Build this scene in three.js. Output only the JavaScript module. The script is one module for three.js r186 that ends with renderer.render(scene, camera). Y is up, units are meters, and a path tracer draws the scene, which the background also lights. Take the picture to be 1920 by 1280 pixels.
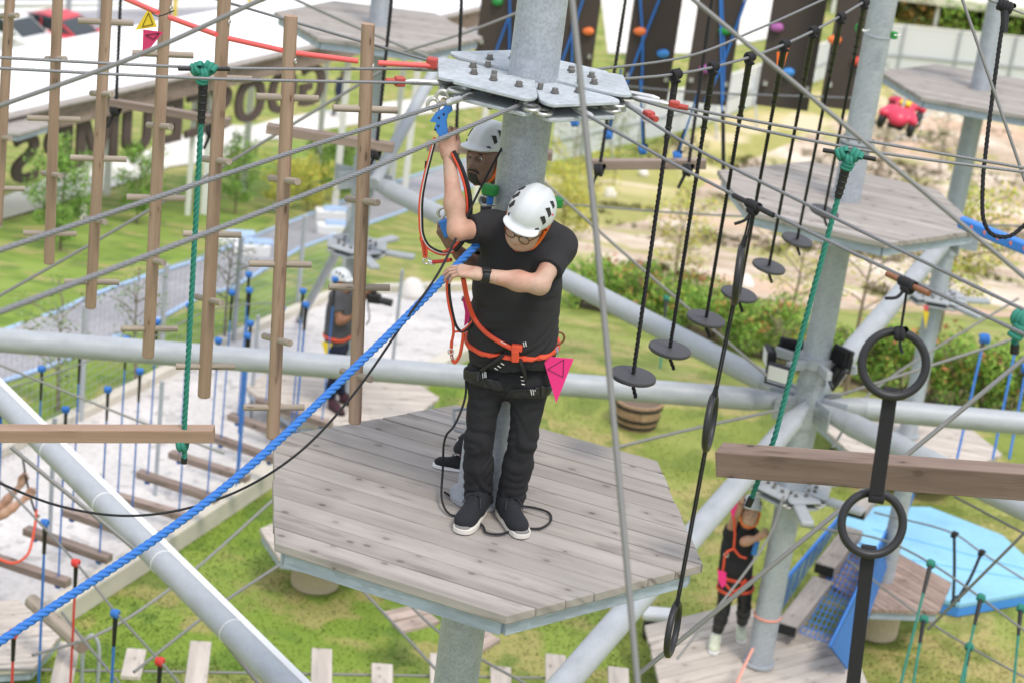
import * as THREE from 'three';
import { mergeGeometries } from 'three/addons/utils/BufferGeometryUtils.js';
import { RoundedBoxGeometry } from 'three/addons/geometries/RoundedBoxGeometry.js';
import { FontLoader } from 'three/addons/loaders/FontLoader.js';
import { TextGeometry } from 'three/addons/geometries/TextGeometry.js';

// ------------------------------------------------------------------ camera, sky, sun, exposure
const V = (x, y, z) => new THREE.Vector3(x, y, z);
const scene = new THREE.Scene();
const FPX = 3700, PITCH = 20.7 * Math.PI / 180, ROLL = 7.4 * Math.PI / 180, EYE = V(0, 9.2, 0);
const fwd = V(0, -Math.sin(PITCH), -Math.cos(PITCH)), up0 = V(0, Math.cos(PITCH), -Math.sin(PITCH)), rt0 = V(1, 0, 0);
const rt = rt0.clone().multiplyScalar(Math.cos(ROLL)).addScaledVector(up0, Math.sin(ROLL));
const up = up0.clone().multiplyScalar(Math.cos(ROLL)).addScaledVector(rt0, -Math.sin(ROLL));
const camera = new THREE.PerspectiveCamera(2 * Math.atan(640 / FPX) * 180 / Math.PI, 1024 / 682, 0.1, 400);
camera.position.copy(EYE);
camera.quaternion.setFromRotationMatrix(new THREE.Matrix4().makeBasis(rt, up, fwd.clone().negate()));
camera.focus = 8.75; camera.userData.fStop = 2.7;
scene.add(camera);

const renderer = new THREE.WebGLRenderer({ antialias: true });
renderer.toneMapping = THREE.LinearToneMapping;
renderer.toneMappingExposure = 1.42;
renderer.shadowMap.enabled = true;

// one bright overcast sky, a little brighter overhead and round the veiled sun
{
  const w = 512, h = 256, d = new Float32Array(w * h * 4);
  const S = V(0.3, 0.8, 0.35).normalize();
  for (let j = 0; j < h; j++) for (let i = 0; i < w; i++) {
    const el = (j + 0.5) / h * Math.PI - Math.PI / 2, az = ((i + 0.5) / w - 0.5) * 2 * Math.PI;
    const dir = V(Math.cos(el) * Math.cos(az), Math.sin(el), Math.cos(el) * Math.sin(az));
    let b = 0.54 + 0.34 * Math.max(0, dir.y) + 0.5 * Math.pow(Math.max(0, dir.dot(S)), 6);
    b *= 1 + 0.05 * Math.sin(az * 5 + 3 * Math.sin(el * 7)) * Math.sin(el * 9 + az * 2);
    if (dir.y < 0) b = 0.5;
    const o = (j * w + i) * 4;
    d[o] = b * 0.945; d[o + 1] = b * 0.995; d[o + 2] = b * 1.12; d[o + 3] = 1;
  }
  const t = new THREE.DataTexture(d, w, h, THREE.RGBAFormat, THREE.FloatType);
  t.mapping = THREE.EquirectangularReflectionMapping; t.magFilter = THREE.LinearFilter; t.needsUpdate = true;
  scene.background = t; scene.environment = t;
}
const sun = new THREE.DirectionalLight(0xfff4e6, 1.5);
sun.position.set(9, 9.2 + 24, 10.5 - 9); sun.target.position.set(0, 5, -12);
sun.castShadow = true; sun.shadow.radius = 26; sun.shadow.mapSize.set(2048, 2048);
Object.assign(sun.shadow.camera, { left: -40, right: 40, top: 40, bottom: -60, near: 1, far: 160 });
scene.add(sun, sun.target);

// ------------------------------------------------------------------ measuring helpers: a sight line of the photograph met with a level, a depth or the ground
const ray = (x, y) => fwd.clone().addScaledVector(rt, (x - 960) / FPX).addScaledVector(up, -(y - 640) / FPX);
const P = (x, y, h) => { const r = ray(x, y); return EYE.clone().addScaledVector(r, (h - EYE.y) / r.y); };
const D = (x, y, z) => EYE.clone().addScaledVector(ray(x, y), z);
const Zp = (x, y, Z) => { const r = ray(x, y); return EYE.clone().addScaledVector(r, Z / r.z); };
const SL = 8 / 39;
const land = Z => { const d = -Z; return d < 23 ? 0 : d < 62 ? -(d - 23) * SL : -8; };
const G = (x, y, lift = 0) => {
  const r = ray(x, y);
  let t = (lift - EYE.y) / r.y;
  if (-t * r.z > 23) { t = (lift - EYE.y + 23 * SL) / (r.y - r.z * SL); if (-t * r.z > 62 || t < 0) t = (lift - 8 - EYE.y) / r.y; }
  return EYE.clone().addScaledVector(r, t);
};
const lerp = (a, b, t) => a + (b - a) * t;
const vl = (a, b, t) => a.clone().lerp(b, t);
let seed = 12345;
const rnd = () => { seed = (seed * 1664525 + 1013904223) >>> 0; return seed / 4294967296; };
const rr = (a, b) => a + (b - a) * rnd();

// ------------------------------------------------------------------ noise and textures
const hash = (x, y) => { let n = (x * 374761393 + y * 668265263) | 0; n = Math.imul(n ^ (n >>> 13), 1274126177); return ((n ^ (n >>> 16)) >>> 0) / 4294967296; };
function vnoise(x, y, px, py) {      // value noise, periodic
  const xi = Math.floor(x), yi = Math.floor(y), fx = x - xi, fy = y - yi, u = fx * fx * (3 - 2 * fx), v = fy * fy * (3 - 2 * fy);
  const m = (a, p) => ((a % p) + p) % p, x0 = m(xi, px), x1 = m(xi + 1, px), y0 = m(yi, py), y1 = m(yi + 1, py);
  return lerp(lerp(hash(x0, y0), hash(x1, y0), u), lerp(hash(x0, y1), hash(x1, y1), u), v);
}
function fbm(x, y, px, py, oct = 4) { let s = 0, a = 0.5, n = 0; for (let o = 0; o < oct; o++) { s += a * vnoise(x, y, px, py); n += a; x *= 2; y *= 2; px *= 2; py *= 2; a *= 0.5; } return s / n; }
function tex(w, h, fn, srgb = true) {
  const d = new Uint8Array(w * h * 4);
  for (let j = 0; j < h; j++) for (let i = 0; i < w; i++) {
    const c = fn(i / w, j / h), o = (j * w + i) * 4;
    for (let k = 0; k < 3; k++) d[o + k] = Math.max(0, Math.min(255, (Array.isArray(c) ? c[k] : c) * 255));
    d[o + 3] = 255;
  }
  const t = new THREE.DataTexture(d, w, h); t.wrapS = t.wrapT = THREE.RepeatWrapping; t.magFilter = THREE.LinearFilter; t.minFilter = THREE.LinearMipmapLinearFilter; t.generateMipmaps = true;
  if (srgb) t.colorSpace = THREE.SRGBColorSpace; t.needsUpdate = true; return t;
}
const mix3 = (a, b, t) => [lerp(a[0], b[0], t), lerp(a[1], b[1], t), lerp(a[2], b[2], t)];
const ss = (a, b, x) => { const t = Math.max(0, Math.min(1, (x - a) / (b - a))); return t * t * (3 - 2 * t); };
// weathered plank: u along the grain (2 m), v across (0.5 m)
function woodTex(dark, light, knot, nk, sd) {
  const kn = []; let s = sd; const r = () => { s = (s * 1664525 + 1013904223) >>> 0; return s / 4294967296; };
  for (let k = 0; k < nk; k++) kn.push([r(), r(), 0.006 + 0.01 * r(), 0.35 + r() * 0.6]);
  return tex(1024, 512, (u, v) => {
    let warp = 0, kd = 0;
    for (const [ku, kv, ks, st] of kn) {
      let du = u - ku, dv = v - kv; du -= Math.round(du); dv -= Math.round(dv);
      const e = (du * 2) ** 2 / 2.2 + (dv * 0.5) ** 2, rad = Math.sqrt(e);
      if (rad < 0.12) { warp += Math.sign(dv) * 0.028 * Math.exp(-e / (ks * ks * 9)); kd = Math.max(kd, st * (1 - ss(ks * 0.6, ks * 1.5, rad))); kd = Math.max(kd, 0.3 * st * Math.exp(-e / (ks * ks * 8))); }
    }
    const vv = v + warp + 0.012 * fbm(u * 3, v * 4, 3, 4, 3);
    const rings = 0.5 + 0.5 * Math.sin((vv * 46 + 5 * fbm(u * 2, vv * 6, 2, 6, 2)) * 6.283);
    const fine = fbm(u * 10, vv * 220, 10, 220, 3), broad = fbm(u * 3 + 5, v * 7, 3, 7, 4), stain = fbm(u * 8, v * 8, 8, 8, 4);
    let t = 0.2 + 0.28 * fine + 0.16 * rings * fbm(u * 4, v * 9, 4, 9, 2) + 0.62 * (broad - 0.5) + 0.22; 
    let c = mix3(dark, light, Math.max(0, Math.min(1, t)));
    c = mix3(c, dark, 0.55 * ss(0.6, 0.8, stain));
    if (fine > 0.7) c = mix3(c, knot, (fine - 0.7) * 1.6);
    return mix3(c, knot, Math.min(1, kd) * 0.8);
  });
}
const T = {
  deck: woodTex([0.48, 0.46, 0.44], [0.735, 0.71, 0.685], [0.33, 0.3, 0.28], 13, 77),
  beam: woodTex([0.36, 0.305, 0.27], [0.70, 0.63, 0.585], [0.2, 0.15, 0.12], 14, 31),
  log: woodTex([0.49, 0.40, 0.325], [0.73, 0.63, 0.545], [0.3, 0.225, 0.17], 12, 9),
  galv: (() => {
    const pts = []; let s = 5; const r = () => { s = (s * 1664525 + 1013904223) >>> 0; return s / 4294967296; };
    for (let k = 0; k < 1400; k++) pts.push([r(), r(), r()]);
    const cell = {}; pts.forEach(p => { const k = Math.floor(p[0] * 24) + ',' + Math.floor(p[1] * 24); (cell[k] = cell[k] || []).push(p); });
    return tex(512, 512, (u, v) => {
      let best = 9, val = 0; const ci = Math.floor(u * 24), cj = Math.floor(v * 24);
      for (let a = -1; a <= 1; a++) for (let b = -1; b <= 1; b++) for (const p of cell[((ci + a + 24) % 24) + ',' + ((cj + b + 24) % 24)] || []) {
        let du = u - p[0], dv = v - p[1]; du -= Math.round(du); dv -= Math.round(dv); const e = du * du + dv * dv; if (e < best) { best = e; val = p[2]; }
      }
      const t = 0.675 + 0.075 * (val - 0.5) + 0.11 * (fbm(u * 5, v * 5, 5, 5, 4) - 0.5);
      return [t * 0.96, t * 1.0, t * 1.035];
    });
  })(),
  pale: tex(256, 256, (u, v) => { const t = 0.665 + 0.1 * (fbm(u * 4, v * 4, 4, 4, 4) - 0.5) + 0.03 * (fbm(u * 40, v * 40, 40, 40, 2) - 0.5); return [t * 0.985, t * 1.015, t * 1.04]; }),
  grass: tex(1024, 1024, (u, v) => {
    const a = fbm(u * 7, v * 7, 7, 7, 4), b = fbm(u * 280, v * 280, 280, 280, 2), p = fbm(u * 14 + 3, v * 14, 14, 14, 4);
    let c = mix3([0.5, 0.55, 0.235], [0.62, 0.64, 0.36], ss(0.3, 0.7, a) * 0.7 + (b - 0.5) * 0.25);
    c = mix3(c, [0.68, 0.62, 0.41], 0.8 * ss(0.48, 0.66, p)); c = mix3(c, [0.4, 0.47, 0.18], 0.6 * ss(0.5, 0.7, fbm(u * 21 + 7, v * 21, 21, 21, 4)));
    return mix3(c, [0.42, 0.46, 0.19], 0.3 * ss(0.55, 0.8, b));
  }),
  lush: tex(1024, 1024, (u, v) => {
    const a = fbm(u * 6, v * 6, 6, 6, 4), b = fbm(u * 280, v * 280, 280, 280, 2), p = fbm(u * 12, v * 12 + 4, 12, 12, 4);
    let c = mix3([0.455, 0.55, 0.185], [0.56, 0.63, 0.29], ss(0.3, 0.7, a) * 0.7 + (b - 0.5) * 0.25);
    c = mix3(c, [0.64, 0.59, 0.38], 0.8 * ss(0.5, 0.68, p)); c = mix3(c, [0.3, 0.42, 0.13], 0.55 * ss(0.5, 0.7, fbm(u * 18 + 7, v * 18, 18, 18, 4)));
    return mix3(c, [0.38, 0.47, 0.15], 0.3 * ss(0.55, 0.8, b));
  }),
  earth: tex(1024, 1024, (u, v) => {
    const a = fbm(u * 8, v * 8, 8, 8, 5), b = fbm(u * 50, v * 50, 50, 50, 3), p = fbm(u * 5 + 2, v * 5, 5, 5, 4);
    let c = mix3([0.70, 0.62, 0.53], [0.88, 0.82, 0.75], 0.5 + (a - 0.5) * 1.8 + (b - 0.5) * 0.9);
    c = mix3(c, [0.78, 0.62, 0.5], 0.5 * ss(0.48, 0.7, p));
    return mix3(c, [0.6, 0.6, 0.32], 0.6 * ss(0.53, 0.7, fbm(u * 11 + 7, v * 11, 11, 11, 5)));
  }),
  dry: tex(1024, 1024, (u, v) => { const a = fbm(u * 6, v * 6, 6, 6, 5), b = fbm(u * 70, v * 70, 70, 70, 3), p = fbm(u * 9 + 2, v * 9, 9, 9, 4); let c = mix3([0.62, 0.61, 0.34], [0.76, 0.71, 0.5], ss(0.35, 0.65, a) + (b - 0.5) * 0.5); return mix3(c, [0.84, 0.77, 0.66], 0.8 * ss(0.55, 0.7, p)); }),
  skin: tex(256, 256, (u, v) => { const a = fbm(u * 5, v * 5, 5, 5, 4), b = fbm(u * 40, v * 40, 40, 40, 2), t = 0.95 + 0.1 * (a - 0.5) + 0.07 * (b - 0.5), r = 0.22 * (fbm(u * 7 + 3, v * 7, 7, 7, 3) - 0.5); return [t, t * (1 - r * 0.8), t * (1 - r)]; }),
  sand: tex(512, 512, (u, v) => { const a = fbm(u * 6, v * 6, 6, 6, 5), b = fbm(u * 60, v * 60, 60, 60, 3); const t = 0.86 + 0.1 * (a - 0.5) + 0.1 * (b - 0.5) - 0.1 * ss(0.62, 0.75, fbm(u * 20, v * 20, 20, 20, 3)); return [t, t * 0.985, t * 0.97]; }),
  asphalt: tex(512, 512, (u, v) => { const a = fbm(u * 4, v * 4, 4, 4, 4), b = fbm(u * 120, v * 120, 120, 120, 2); const t = 0.62 + 0.12 * (a - 0.5) + 0.1 * (b - 0.5); return [t, t * 0.99, t * 1.0]; }),
  concrete: tex(512, 512, (u, v) => { const a = fbm(u * 5, v * 5, 5, 5, 5), b = fbm(u * 90, v * 90, 90, 90, 2); const t = 0.86 + 0.1 * (a - 0.5) + 0.06 * (b - 0.5); return [t, t * 0.98, t * 0.94]; }),
  wire: tex(64, 64, (u, v) => { const t = 0.5 + 0.5 * Math.sin((u + v) * 6.283 * 3); return 0.42 + 0.3 * t; }),
  cloth: tex(512, 512, (u, v) => { const a = fbm(u * 8, v * 8, 8, 8, 4), b = fbm(u * 128, v * 128, 128, 128, 2); const t = 0.5 + 0.5 * (a - 0.5) + 0.4 * (b - 0.5); return t; }, false),
  rough: tex(256, 256, (u, v) => 0.55 + 0.5 * (fbm(u * 8, v * 8, 8, 8, 4) - 0.5), false),
};
const rep = (t, x, y) => { const c = t.clone(); c.repeat.set(x, y); c.needsUpdate = true; return c; };
const std = (o) => new THREE.MeshStandardMaterial({ roughness: 0.7, metalness: 0, ...o });
const C = (r, g, b) => new THREE.Color().setRGB(r, g, b);
const M = {
  deck: std({ map: T.deck, bumpMap: T.deck, bumpScale: 0.0015, roughness: 0.85 }),
  deckB: std({ map: T.deck, color: C(0.91, 0.9, 0.89), bumpMap: T.deck, bumpScale: 0.0015, roughness: 0.85 }),
  deckPale: std({ map: T.deck, color: C(1.5, 1.46, 1.4), bumpMap: T.deck, bumpScale: 0.0015, roughness: 0.9 }), deckC: std({ map: T.deck, color: C(1, 0.98, 0.96), bumpMap: T.deck, bumpScale: 0.0015, roughness: 0.9 }),
  beam: std({ map: T.beam, bumpMap: T.beam, bumpScale: 0.0015, roughness: 0.8 }),
  beamPale: std({ map: T.log, color: C(1.08, 1.06, 1.08), roughness: 0.8 }),
  log: std({ map: T.log, roughness: 0.75 }), dowel: std({ map: T.deck, color: C(1, 0.92, 0.8), roughness: 0.8 }),
  galv: std({ map: T.galv, roughnessMap: T.rough, roughness: 0.9, metalness: 0.08 }),
  deckEdge: std({ map: T.galv, color: C(1.05, 1.12, 1.22), roughness: 0.6 }), galvPale: std({ map: T.pale, roughness: 0.5, metalness: 0.05 }),
  white: std({ color: C(0.8, 0.8, 0.79), roughness: 0.55 }), steel: std({ color: C(0.62, 0.62, 0.6), roughness: 0.35, metalness: 0.8 }),
  bolt: std({ color: C(0.22, 0.21, 0.19), roughness: 0.5, metalness: 0.6 }),
  wire: std({ map: rep(T.wire, 1, 1), color: C(0.72, 0.73, 0.76), bumpMap: T.wire, bumpScale: 0.001, roughness: 0.55, metalness: 0.35 }),
  wirePlain: std({ color: C(0.26, 0.26, 0.25), roughness: 0.6, metalness: 0.3 }),
  tubeGrey: std({ color: C(0.2, 0.2, 0.19), roughness: 0.45, metalness: 0.1 }),
  redPlastic: std({ color: C(0.42, 0.06, 0.045), roughness: 0.5 }), redSleeve: std({ color: C(0.75, 0.12, 0.11), roughness: 0.5 }),
  blackRope: std({ color: C(0.016, 0.016, 0.018), roughness: 0.85 }), tape: std({ color: C(0.012, 0.012, 0.013), roughness: 0.5 }),
  blueRope: std({ color: C(0.035, 0.17, 0.52), roughness: 0.75 }), greenRope: std({ color: C(0.025, 0.21, 0.15), roughness: 0.75 }), redRope: std({ color: C(0.6, 0.05, 0.04), roughness: 0.7 }),
  disc: std({ color: C(0.055, 0.055, 0.06), roughness: 0.6 }), rubber: std({ color: C(0.018, 0.018, 0.02), roughness: 0.45 }),
  strap: std({ color: C(0.016, 0.016, 0.018), roughness: 0.8, bumpMap: T.cloth, bumpScale: 0.002 }),
  panel: std({ color: C(0.066, 0.05, 0.041), roughness: 0.75 }), sign: std({ color: C(0.1, 0.072, 0.064), roughness: 0.8 }),
  grass: std({ map: rep(T.grass, 1 / 7, 1 / 7), roughness: 0.95 }), lush: std({ map: rep(T.lush, 1 / 6, 1 / 6), roughness: 0.95 }),
  earth: std({ map: rep(T.earth, 1 / 13, 1 / 13), roughness: 0.95 }), sand: std({ map: rep(T.sand, 1 / 3, 1 / 3), color: C(0.86, 0.85, 0.85), roughness: 0.95, bumpMap: rep(T.sand, 1 / 3, 1 / 3), bumpScale: 0.04 }),
  asphalt: std({ map: rep(T.asphalt, 1 / 4, 1 / 4), color: C(0.92, 0.92, 0.95), roughness: 0.9 }), concrete: std({ map: rep(T.concrete, 1 / 4, 1 / 4), roughness: 0.9 }),
  footing: std({ map: T.concrete, color: C(0.78, 0.68, 0.52), roughness: 0.9 }),
  blueMat: std({ map: rep(T.pale, 0.6, 0.6), color: C(0.66, 1.3, 1.68), roughness: 0.5 }), blueEdge: std({ color: C(0.04, 0.2, 0.62), roughness: 0.5 }), blueKerb: std({ color: C(0.36, 0.5, 0.72), roughness: 0.7 }),
  netBlue: std({ color: C(0.03, 0.15, 0.42), roughness: 0.8, transparent: true, opacity: 0.36, side: THREE.DoubleSide }),
  yellow: std({ color: C(0.78, 0.58, 0.03), roughness: 0.5 }), pink: std({ color: C(0.85, 0.035, 0.24), roughness: 0.3 }), carRed: std({ color: C(0.62, 0.05, 0.07), roughness: 0.3 }), carWhite: std({ color: C(0.8, 0.8, 0.8), roughness: 0.3 }),
  glass: std({ color: C(0.03, 0.04, 0.045), roughness: 0.12 }), dark: std({ color: C(0.02, 0.02, 0.02), roughness: 0.6 }), black: std({ color: C(0.012, 0.012, 0.014), roughness: 0.5 }),
  bark: std({ color: C(0.22, 0.17, 0.12), roughness: 0.9 }), leaf: std({ vertexColors: true, color: 0xffffff, roughness: 0.75, side: THREE.DoubleSide }),
  shirtBlack: std({ color: C(0.021, 0.021, 0.024), roughness: 0.9, bumpMap: T.cloth, bumpScale: 0.002 }), jeans: std({ color: C(0.013, 0.0135, 0.0155), roughness: 0.9, bumpMap: T.cloth, bumpScale: 0.002 }),
  skinA: std({ map: T.skin, bumpMap: T.cloth, bumpScale: 0.0006, color: C(0.60, 0.36, 0.265), roughness: 0.6 }), skinB: std({ map: T.skin, color: C(0.235, 0.125, 0.09), roughness: 0.55 }), skinC: std({ map: T.skin, color: C(0.54, 0.31, 0.21), roughness: 0.6 }), skinD: std({ color: C(0.28, 0.13, 0.075), roughness: 0.6 }),
  helmet: std({ color: C(0.62, 0.65, 0.67), roughness: 0.35 }), orange: std({ color: C(0.85, 0.17, 0.02), roughness: 0.6 }), harness: std({ color: C(0.72, 0.085, 0.035), roughness: 0.55 }),
  devBlue: std({ color: C(0.04, 0.2, 0.6), roughness: 0.4 }), devGreen: std({ color: C(0.02, 0.26, 0.05), roughness: 0.45 }), reflective: std({ color: C(0.7, 0.7, 0.68), roughness: 0.4 }),
  sole: std({ color: C(0.72, 0.69, 0.62), roughness: 0.6 }), shoeGrey: std({ color: C(0.07, 0.075, 0.08), roughness: 0.8 }), copper: std({ color: C(0.3, 0.13, 0.07), roughness: 0.4, metalness: 0.5 }),
};

// ------------------------------------------------------------------ object helpers
const used = {}, bases = new Map();
const numbered = n => { const k = used[n] = (used[n] ?? -1) + 1; return k ? n + '_' + String(k).padStart(3, '0') : n; };
function tag(o, label, category, group, kind) { o.userData.label = label; o.userData.category = category; if (group) o.userData.group = group; if (kind) o.userData.kind = kind; return o; }
function thing(name, label, category, base = V(0, 0, 0), group) {
  const o = new THREE.Group(); o.name = numbered(name); o.position.copy(base); bases.set(o, base.clone()); scene.add(o); return tag(o, label, category, group);
}
function part(name, geo, mat, parent, label) {       // geometry in world space, kept relative to the thing's base
  const g = Array.isArray(geo) ? merge(geo) : geo, b = bases.get(parent) ?? V(0, 0, 0);
  g.translate(-b.x, -b.y, -b.z);
  const m = new THREE.Mesh(g, mat); m.name = name; bases.set(m, b); parent.add(m); if (label) m.userData.label = label; return m;
}
function solo(name, label, category, geo, mat, base, group) {     // a thing that is one mesh
  const g = Array.isArray(geo) ? merge(geo) : geo; g.translate(-base.x, -base.y, -base.z);
  const m = new THREE.Mesh(g, mat); m.name = numbered(name); m.position.copy(base); bases.set(m, base.clone()); scene.add(m); return tag(m, label, category, group);
}
function struct(name, geo, mat) { const m = new THREE.Mesh(Array.isArray(geo) ? merge(geo) : geo, mat); m.name = numbered(name); m.userData.kind = 'structure'; scene.add(m); return m; }
function dup(o, label, pos, turn = 0, name = o.name.replace(/_\d+$/, '')) { const c = o.clone(); c.name = numbered(name); c.userData = { ...o.userData, label }; c.position.copy(pos); c.rotation.y = turn; scene.add(c); return c; }
function merge(list) {
  return mergeGeometries(list.map(g => { const q = g.index ? g.toNonIndexed() : g.clone(); for (const k of Object.keys(q.attributes)) if (!['position', 'normal', 'uv'].includes(k)) q.deleteAttribute(k); if (!q.attributes.uv) q.setAttribute('uv', new THREE.BufferAttribute(new Float32Array(q.attributes.position.count * 2), 2)); return q; }));
}
// frame with x along a->b
function frame(a, b, hint = V(0, 1, 0)) {
  const x = b.clone().sub(a).normalize(); let z = x.clone().cross(hint); if (z.lengthSq() < 1e-6) z = x.clone().cross(V(1, 0, 0)); z.normalize(); const y = z.clone().cross(x);
  return new THREE.Matrix4().makeBasis(x, y, z).setPosition(vl(a, b, 0.5));
}
function uvBox(g, su, sv, ou = 0, ov = 0) {      // uv in metres: u along local x
  const p = g.attributes.position, n = g.attributes.normal, uv = new Float32Array(p.count * 2);
  for (let i = 0; i < p.count; i++) {
    const ax = Math.abs(n.getX(i)), ay = Math.abs(n.getY(i)), az = Math.abs(n.getZ(i));
    let u, v; if (ax > ay && ax > az) { u = p.getY(i); v = p.getZ(i); } else if (ay > az) { u = p.getX(i); v = p.getZ(i); } else { u = p.getX(i); v = p.getY(i) + 0.13; }
    uv[2 * i] = u / su + ou; uv[2 * i + 1] = v / sv + ov;
  }
  g.setAttribute('uv', new THREE.BufferAttribute(uv, 2)); return g;
}
const bar = (a, b, h, w, rad = 0.004, hint) => uvBox(new RoundedBoxGeometry(a.distanceTo(b), h, w, 1, Math.min(rad, h / 3, w / 3)), 2, 0.5, rnd(), rnd()).applyMatrix4(frame(a, b, hint));
const box = (c, x, y, z, rad = 0.01, turn = 0) => uvBox(new RoundedBoxGeometry(x, y, z, 1, Math.min(rad, x / 3, y / 3, z / 3)), 2, 0.5, rnd(), rnd()).rotateY(turn).translate(c.x, c.y, c.z);
function rod(a, b, r0, r1 = r0, seg = 16, su = 2, sv = 0.5) {
  const L = a.distanceTo(b), g = new THREE.CylinderGeometry(r1, r0, L, seg, 1), uv = g.attributes.uv, o = rnd(), q = rnd();
  for (let i = 0; i < uv.count; i++) uv.setXY(i, uv.getY(i) * L / su + o, uv.getX(i) * Math.max(0.5, Math.round(6.28 * r0 / sv * 2) / 2) + q);
  return g.rotateZ(-Math.PI / 2).applyMatrix4(frame(a, b));
}
const curve = pts => new THREE.CatmullRomCurve3(pts, false, 'centripetal');
function tube(pts, r, seg = 8, n, closed = false) {
  const c = pts.length > 2 ? new THREE.CatmullRomCurve3(pts, closed, 'centripetal') : new THREE.LineCurve3(pts[0], pts[1]);
  const g = new THREE.TubeGeometry(c, n ?? (pts.length > 2 ? pts.length * 10 : 1), r, seg, closed), uv = g.attributes.uv, L = c.getLength();
  for (let i = 0; i < uv.count; i++) uv.setXY(i, Math.round(L / (r * 10)) * uv.getX(i), uv.getY(i) * 2); return g;
}
// laid rope of three strands
function rope(pts, r, pitch = r * 7, seg = 5, per = 7) {
  const c = pts.length > 2 ? curve(pts) : new THREE.LineCurve3(pts[0], pts[1]), L = c.getLength(), n = Math.max(8, Math.ceil(L / pitch * per)), out = [];
  const fr = c.computeFrenetFrames(n, false), ps = []; for (let i = 0; i <= n; i++) ps.push(c.getPointAt(i / n));
  for (let s = 0; s < 3; s++) {
    const q = ps.map((p, i) => { const a = (i / n) * L / pitch * 6.283 + s * 2.0944; return p.clone().addScaledVector(fr.normals[i], Math.cos(a) * r * 0.52).addScaledVector(fr.binormals[i], Math.sin(a) * r * 0.52); });
    out.push(new THREE.TubeGeometry(curve(q), n, r * 0.55, seg, false));
  }
  return merge(out);
}
// a knot: wraps round a cable and a wrapped throat below
function knotGeo(c, dir, r, turns = 4) {
  const pts = [], x = dir.clone().normalize(), y = V(0, 1, 0), z = x.clone().cross(y).normalize(), yy = z.clone().cross(x);
  for (let i = 0; i <= turns * 10; i++) { const t = i / (turns * 10), a = t * turns * 6.283; pts.push(c.clone().addScaledVector(x, (t - 0.5) * r * 2.3 * turns / 2).addScaledVector(yy, Math.cos(a) * r * 1.25).addScaledVector(z, Math.sin(a) * r * 1.25)); }
  return tube(pts, r * 0.8, 6, Math.round(turns * 14));
}
function torus(c, R, r, ax, seg = 40, rs = 12) { return new THREE.TorusGeometry(R, r, rs, seg).applyQuaternion(new THREE.Quaternion().setFromUnitVectors(V(0, 0, 1), ax.clone().normalize())).translate(c.x, c.y, c.z); }
function poly(pts2, lift) {        // flat sheet from ground points, split where the land bends
  const out = [], clip = (pl, f) => { const r = []; for (let i = 0; i < pl.length; i++) { const a = pl[i], b = pl[(i + 1) % pl.length], fa = f(a), fb = f(b); if (fa >= 0) r.push(a); if (fa * fb < 0) { const t = fa / (fa - fb); r.push([lerp(a[0], b[0], t), lerp(a[1], b[1], t)]); } } return r; };
  for (const [z0, z1] of [[-9999, -62], [-62, -23], [-23, 999]]) {
    let pl = clip(clip(pts2, p => p[1] - z0), p => z1 - p[1]); if (pl.length < 3) continue;
    const tri = THREE.ShapeUtils.triangulateShape(pl.map(p => new THREE.Vector2(p[0], p[1])), []), pos = [], uv = [];
    const e = z0 === -9999 ? -62.001 : z0 === -62 ? -40 : 0, hh = Z => z0 === -9999 ? -8 : z0 === -62 ? -(-Z - 23) * SL : 0;
    for (const t of tri) { const q = t.map(i => V(pl[i][0], hh(pl[i][1]) + lift, pl[i][1])); const nn = q[1].clone().sub(q[0]).cross(q[2].clone().sub(q[0])); if (nn.y < 0) q.reverse(); for (const p of q) { pos.push(p.x, p.y, p.z); uv.push(p.x, p.z); } }
    const g = new THREE.BufferGeometry(); g.setAttribute('position', new THREE.Float32BufferAttribute(pos, 3)); g.setAttribute('uv', new THREE.Float32BufferAttribute(uv, 2)); g.computeVertexNormals(); out.push(g);
  }
  return merge(out);
}
const sheet = (name, px, mat, lift) => struct(name, poly(px.map(([x, y]) => { const g = G(x, y, lift); return [g.x, g.z]; }), lift), mat);
// a ribbon along ground points, w wide, h high (kerbs)
function kerb(pts, w, h) { const out = []; for (let i = 0; i + 1 < pts.length; i++) { const a = pts[i].clone(), b = pts[i + 1].clone(); a.y += h / 2; b.y += h / 2; out.push(bar(a, b, h, w, 0.015)); } return out; }

// ------------------------------------------------------------------ implicit surfaces (bodies, heads, hands, stones)
const smin = (a, b, k) => { const h = Math.max(k - Math.abs(a - b), 0) / k; return Math.min(a, b) - h * h * k * 0.25; };
const cap = (a, b, r0, r1 = r0) => { const d = b.clone().sub(a), L = d.lengthSq() || 1e-9; const f = (x, y, z) => { const px = x - a.x, py = y - a.y, pz = z - a.z; let t = (px * d.x + py * d.y + pz * d.z) / L; t = t < 0 ? 0 : t > 1 ? 1 : t; const ex = px - d.x * t, ey = py - d.y * t, ez = pz - d.z * t; return Math.sqrt(ex * ex + ey * ey + ez * ez) - (r0 + (r1 - r0) * t); }; f.bb = [a, b, Math.max(r0, r1)]; return f; };
const ell = (c, rx, ry, rz, q) => { const iq = q ? q.clone().invert() : null, v = V(0, 0, 0); const f = (x, y, z) => { v.set(x - c.x, y - c.y, z - c.z); if (iq) v.applyQuaternion(iq); const k0 = Math.hypot(v.x / rx, v.y / ry, v.z / rz), k1 = Math.hypot(v.x / rx / rx, v.y / ry / ry, v.z / rz / rz) || 1e-9; return k0 * (k0 - 1) / k1; }; f.bb = [c, c, Math.max(rx, ry, rz)]; return f; };
const blend = (fs, k) => { const f = (x, y, z) => { let d = fs[0](x, y, z); for (let i = 1; i < fs.length; i++) d = smin(d, fs[i](x, y, z), k); return d; }; f.fs = fs; return f; };
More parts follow.
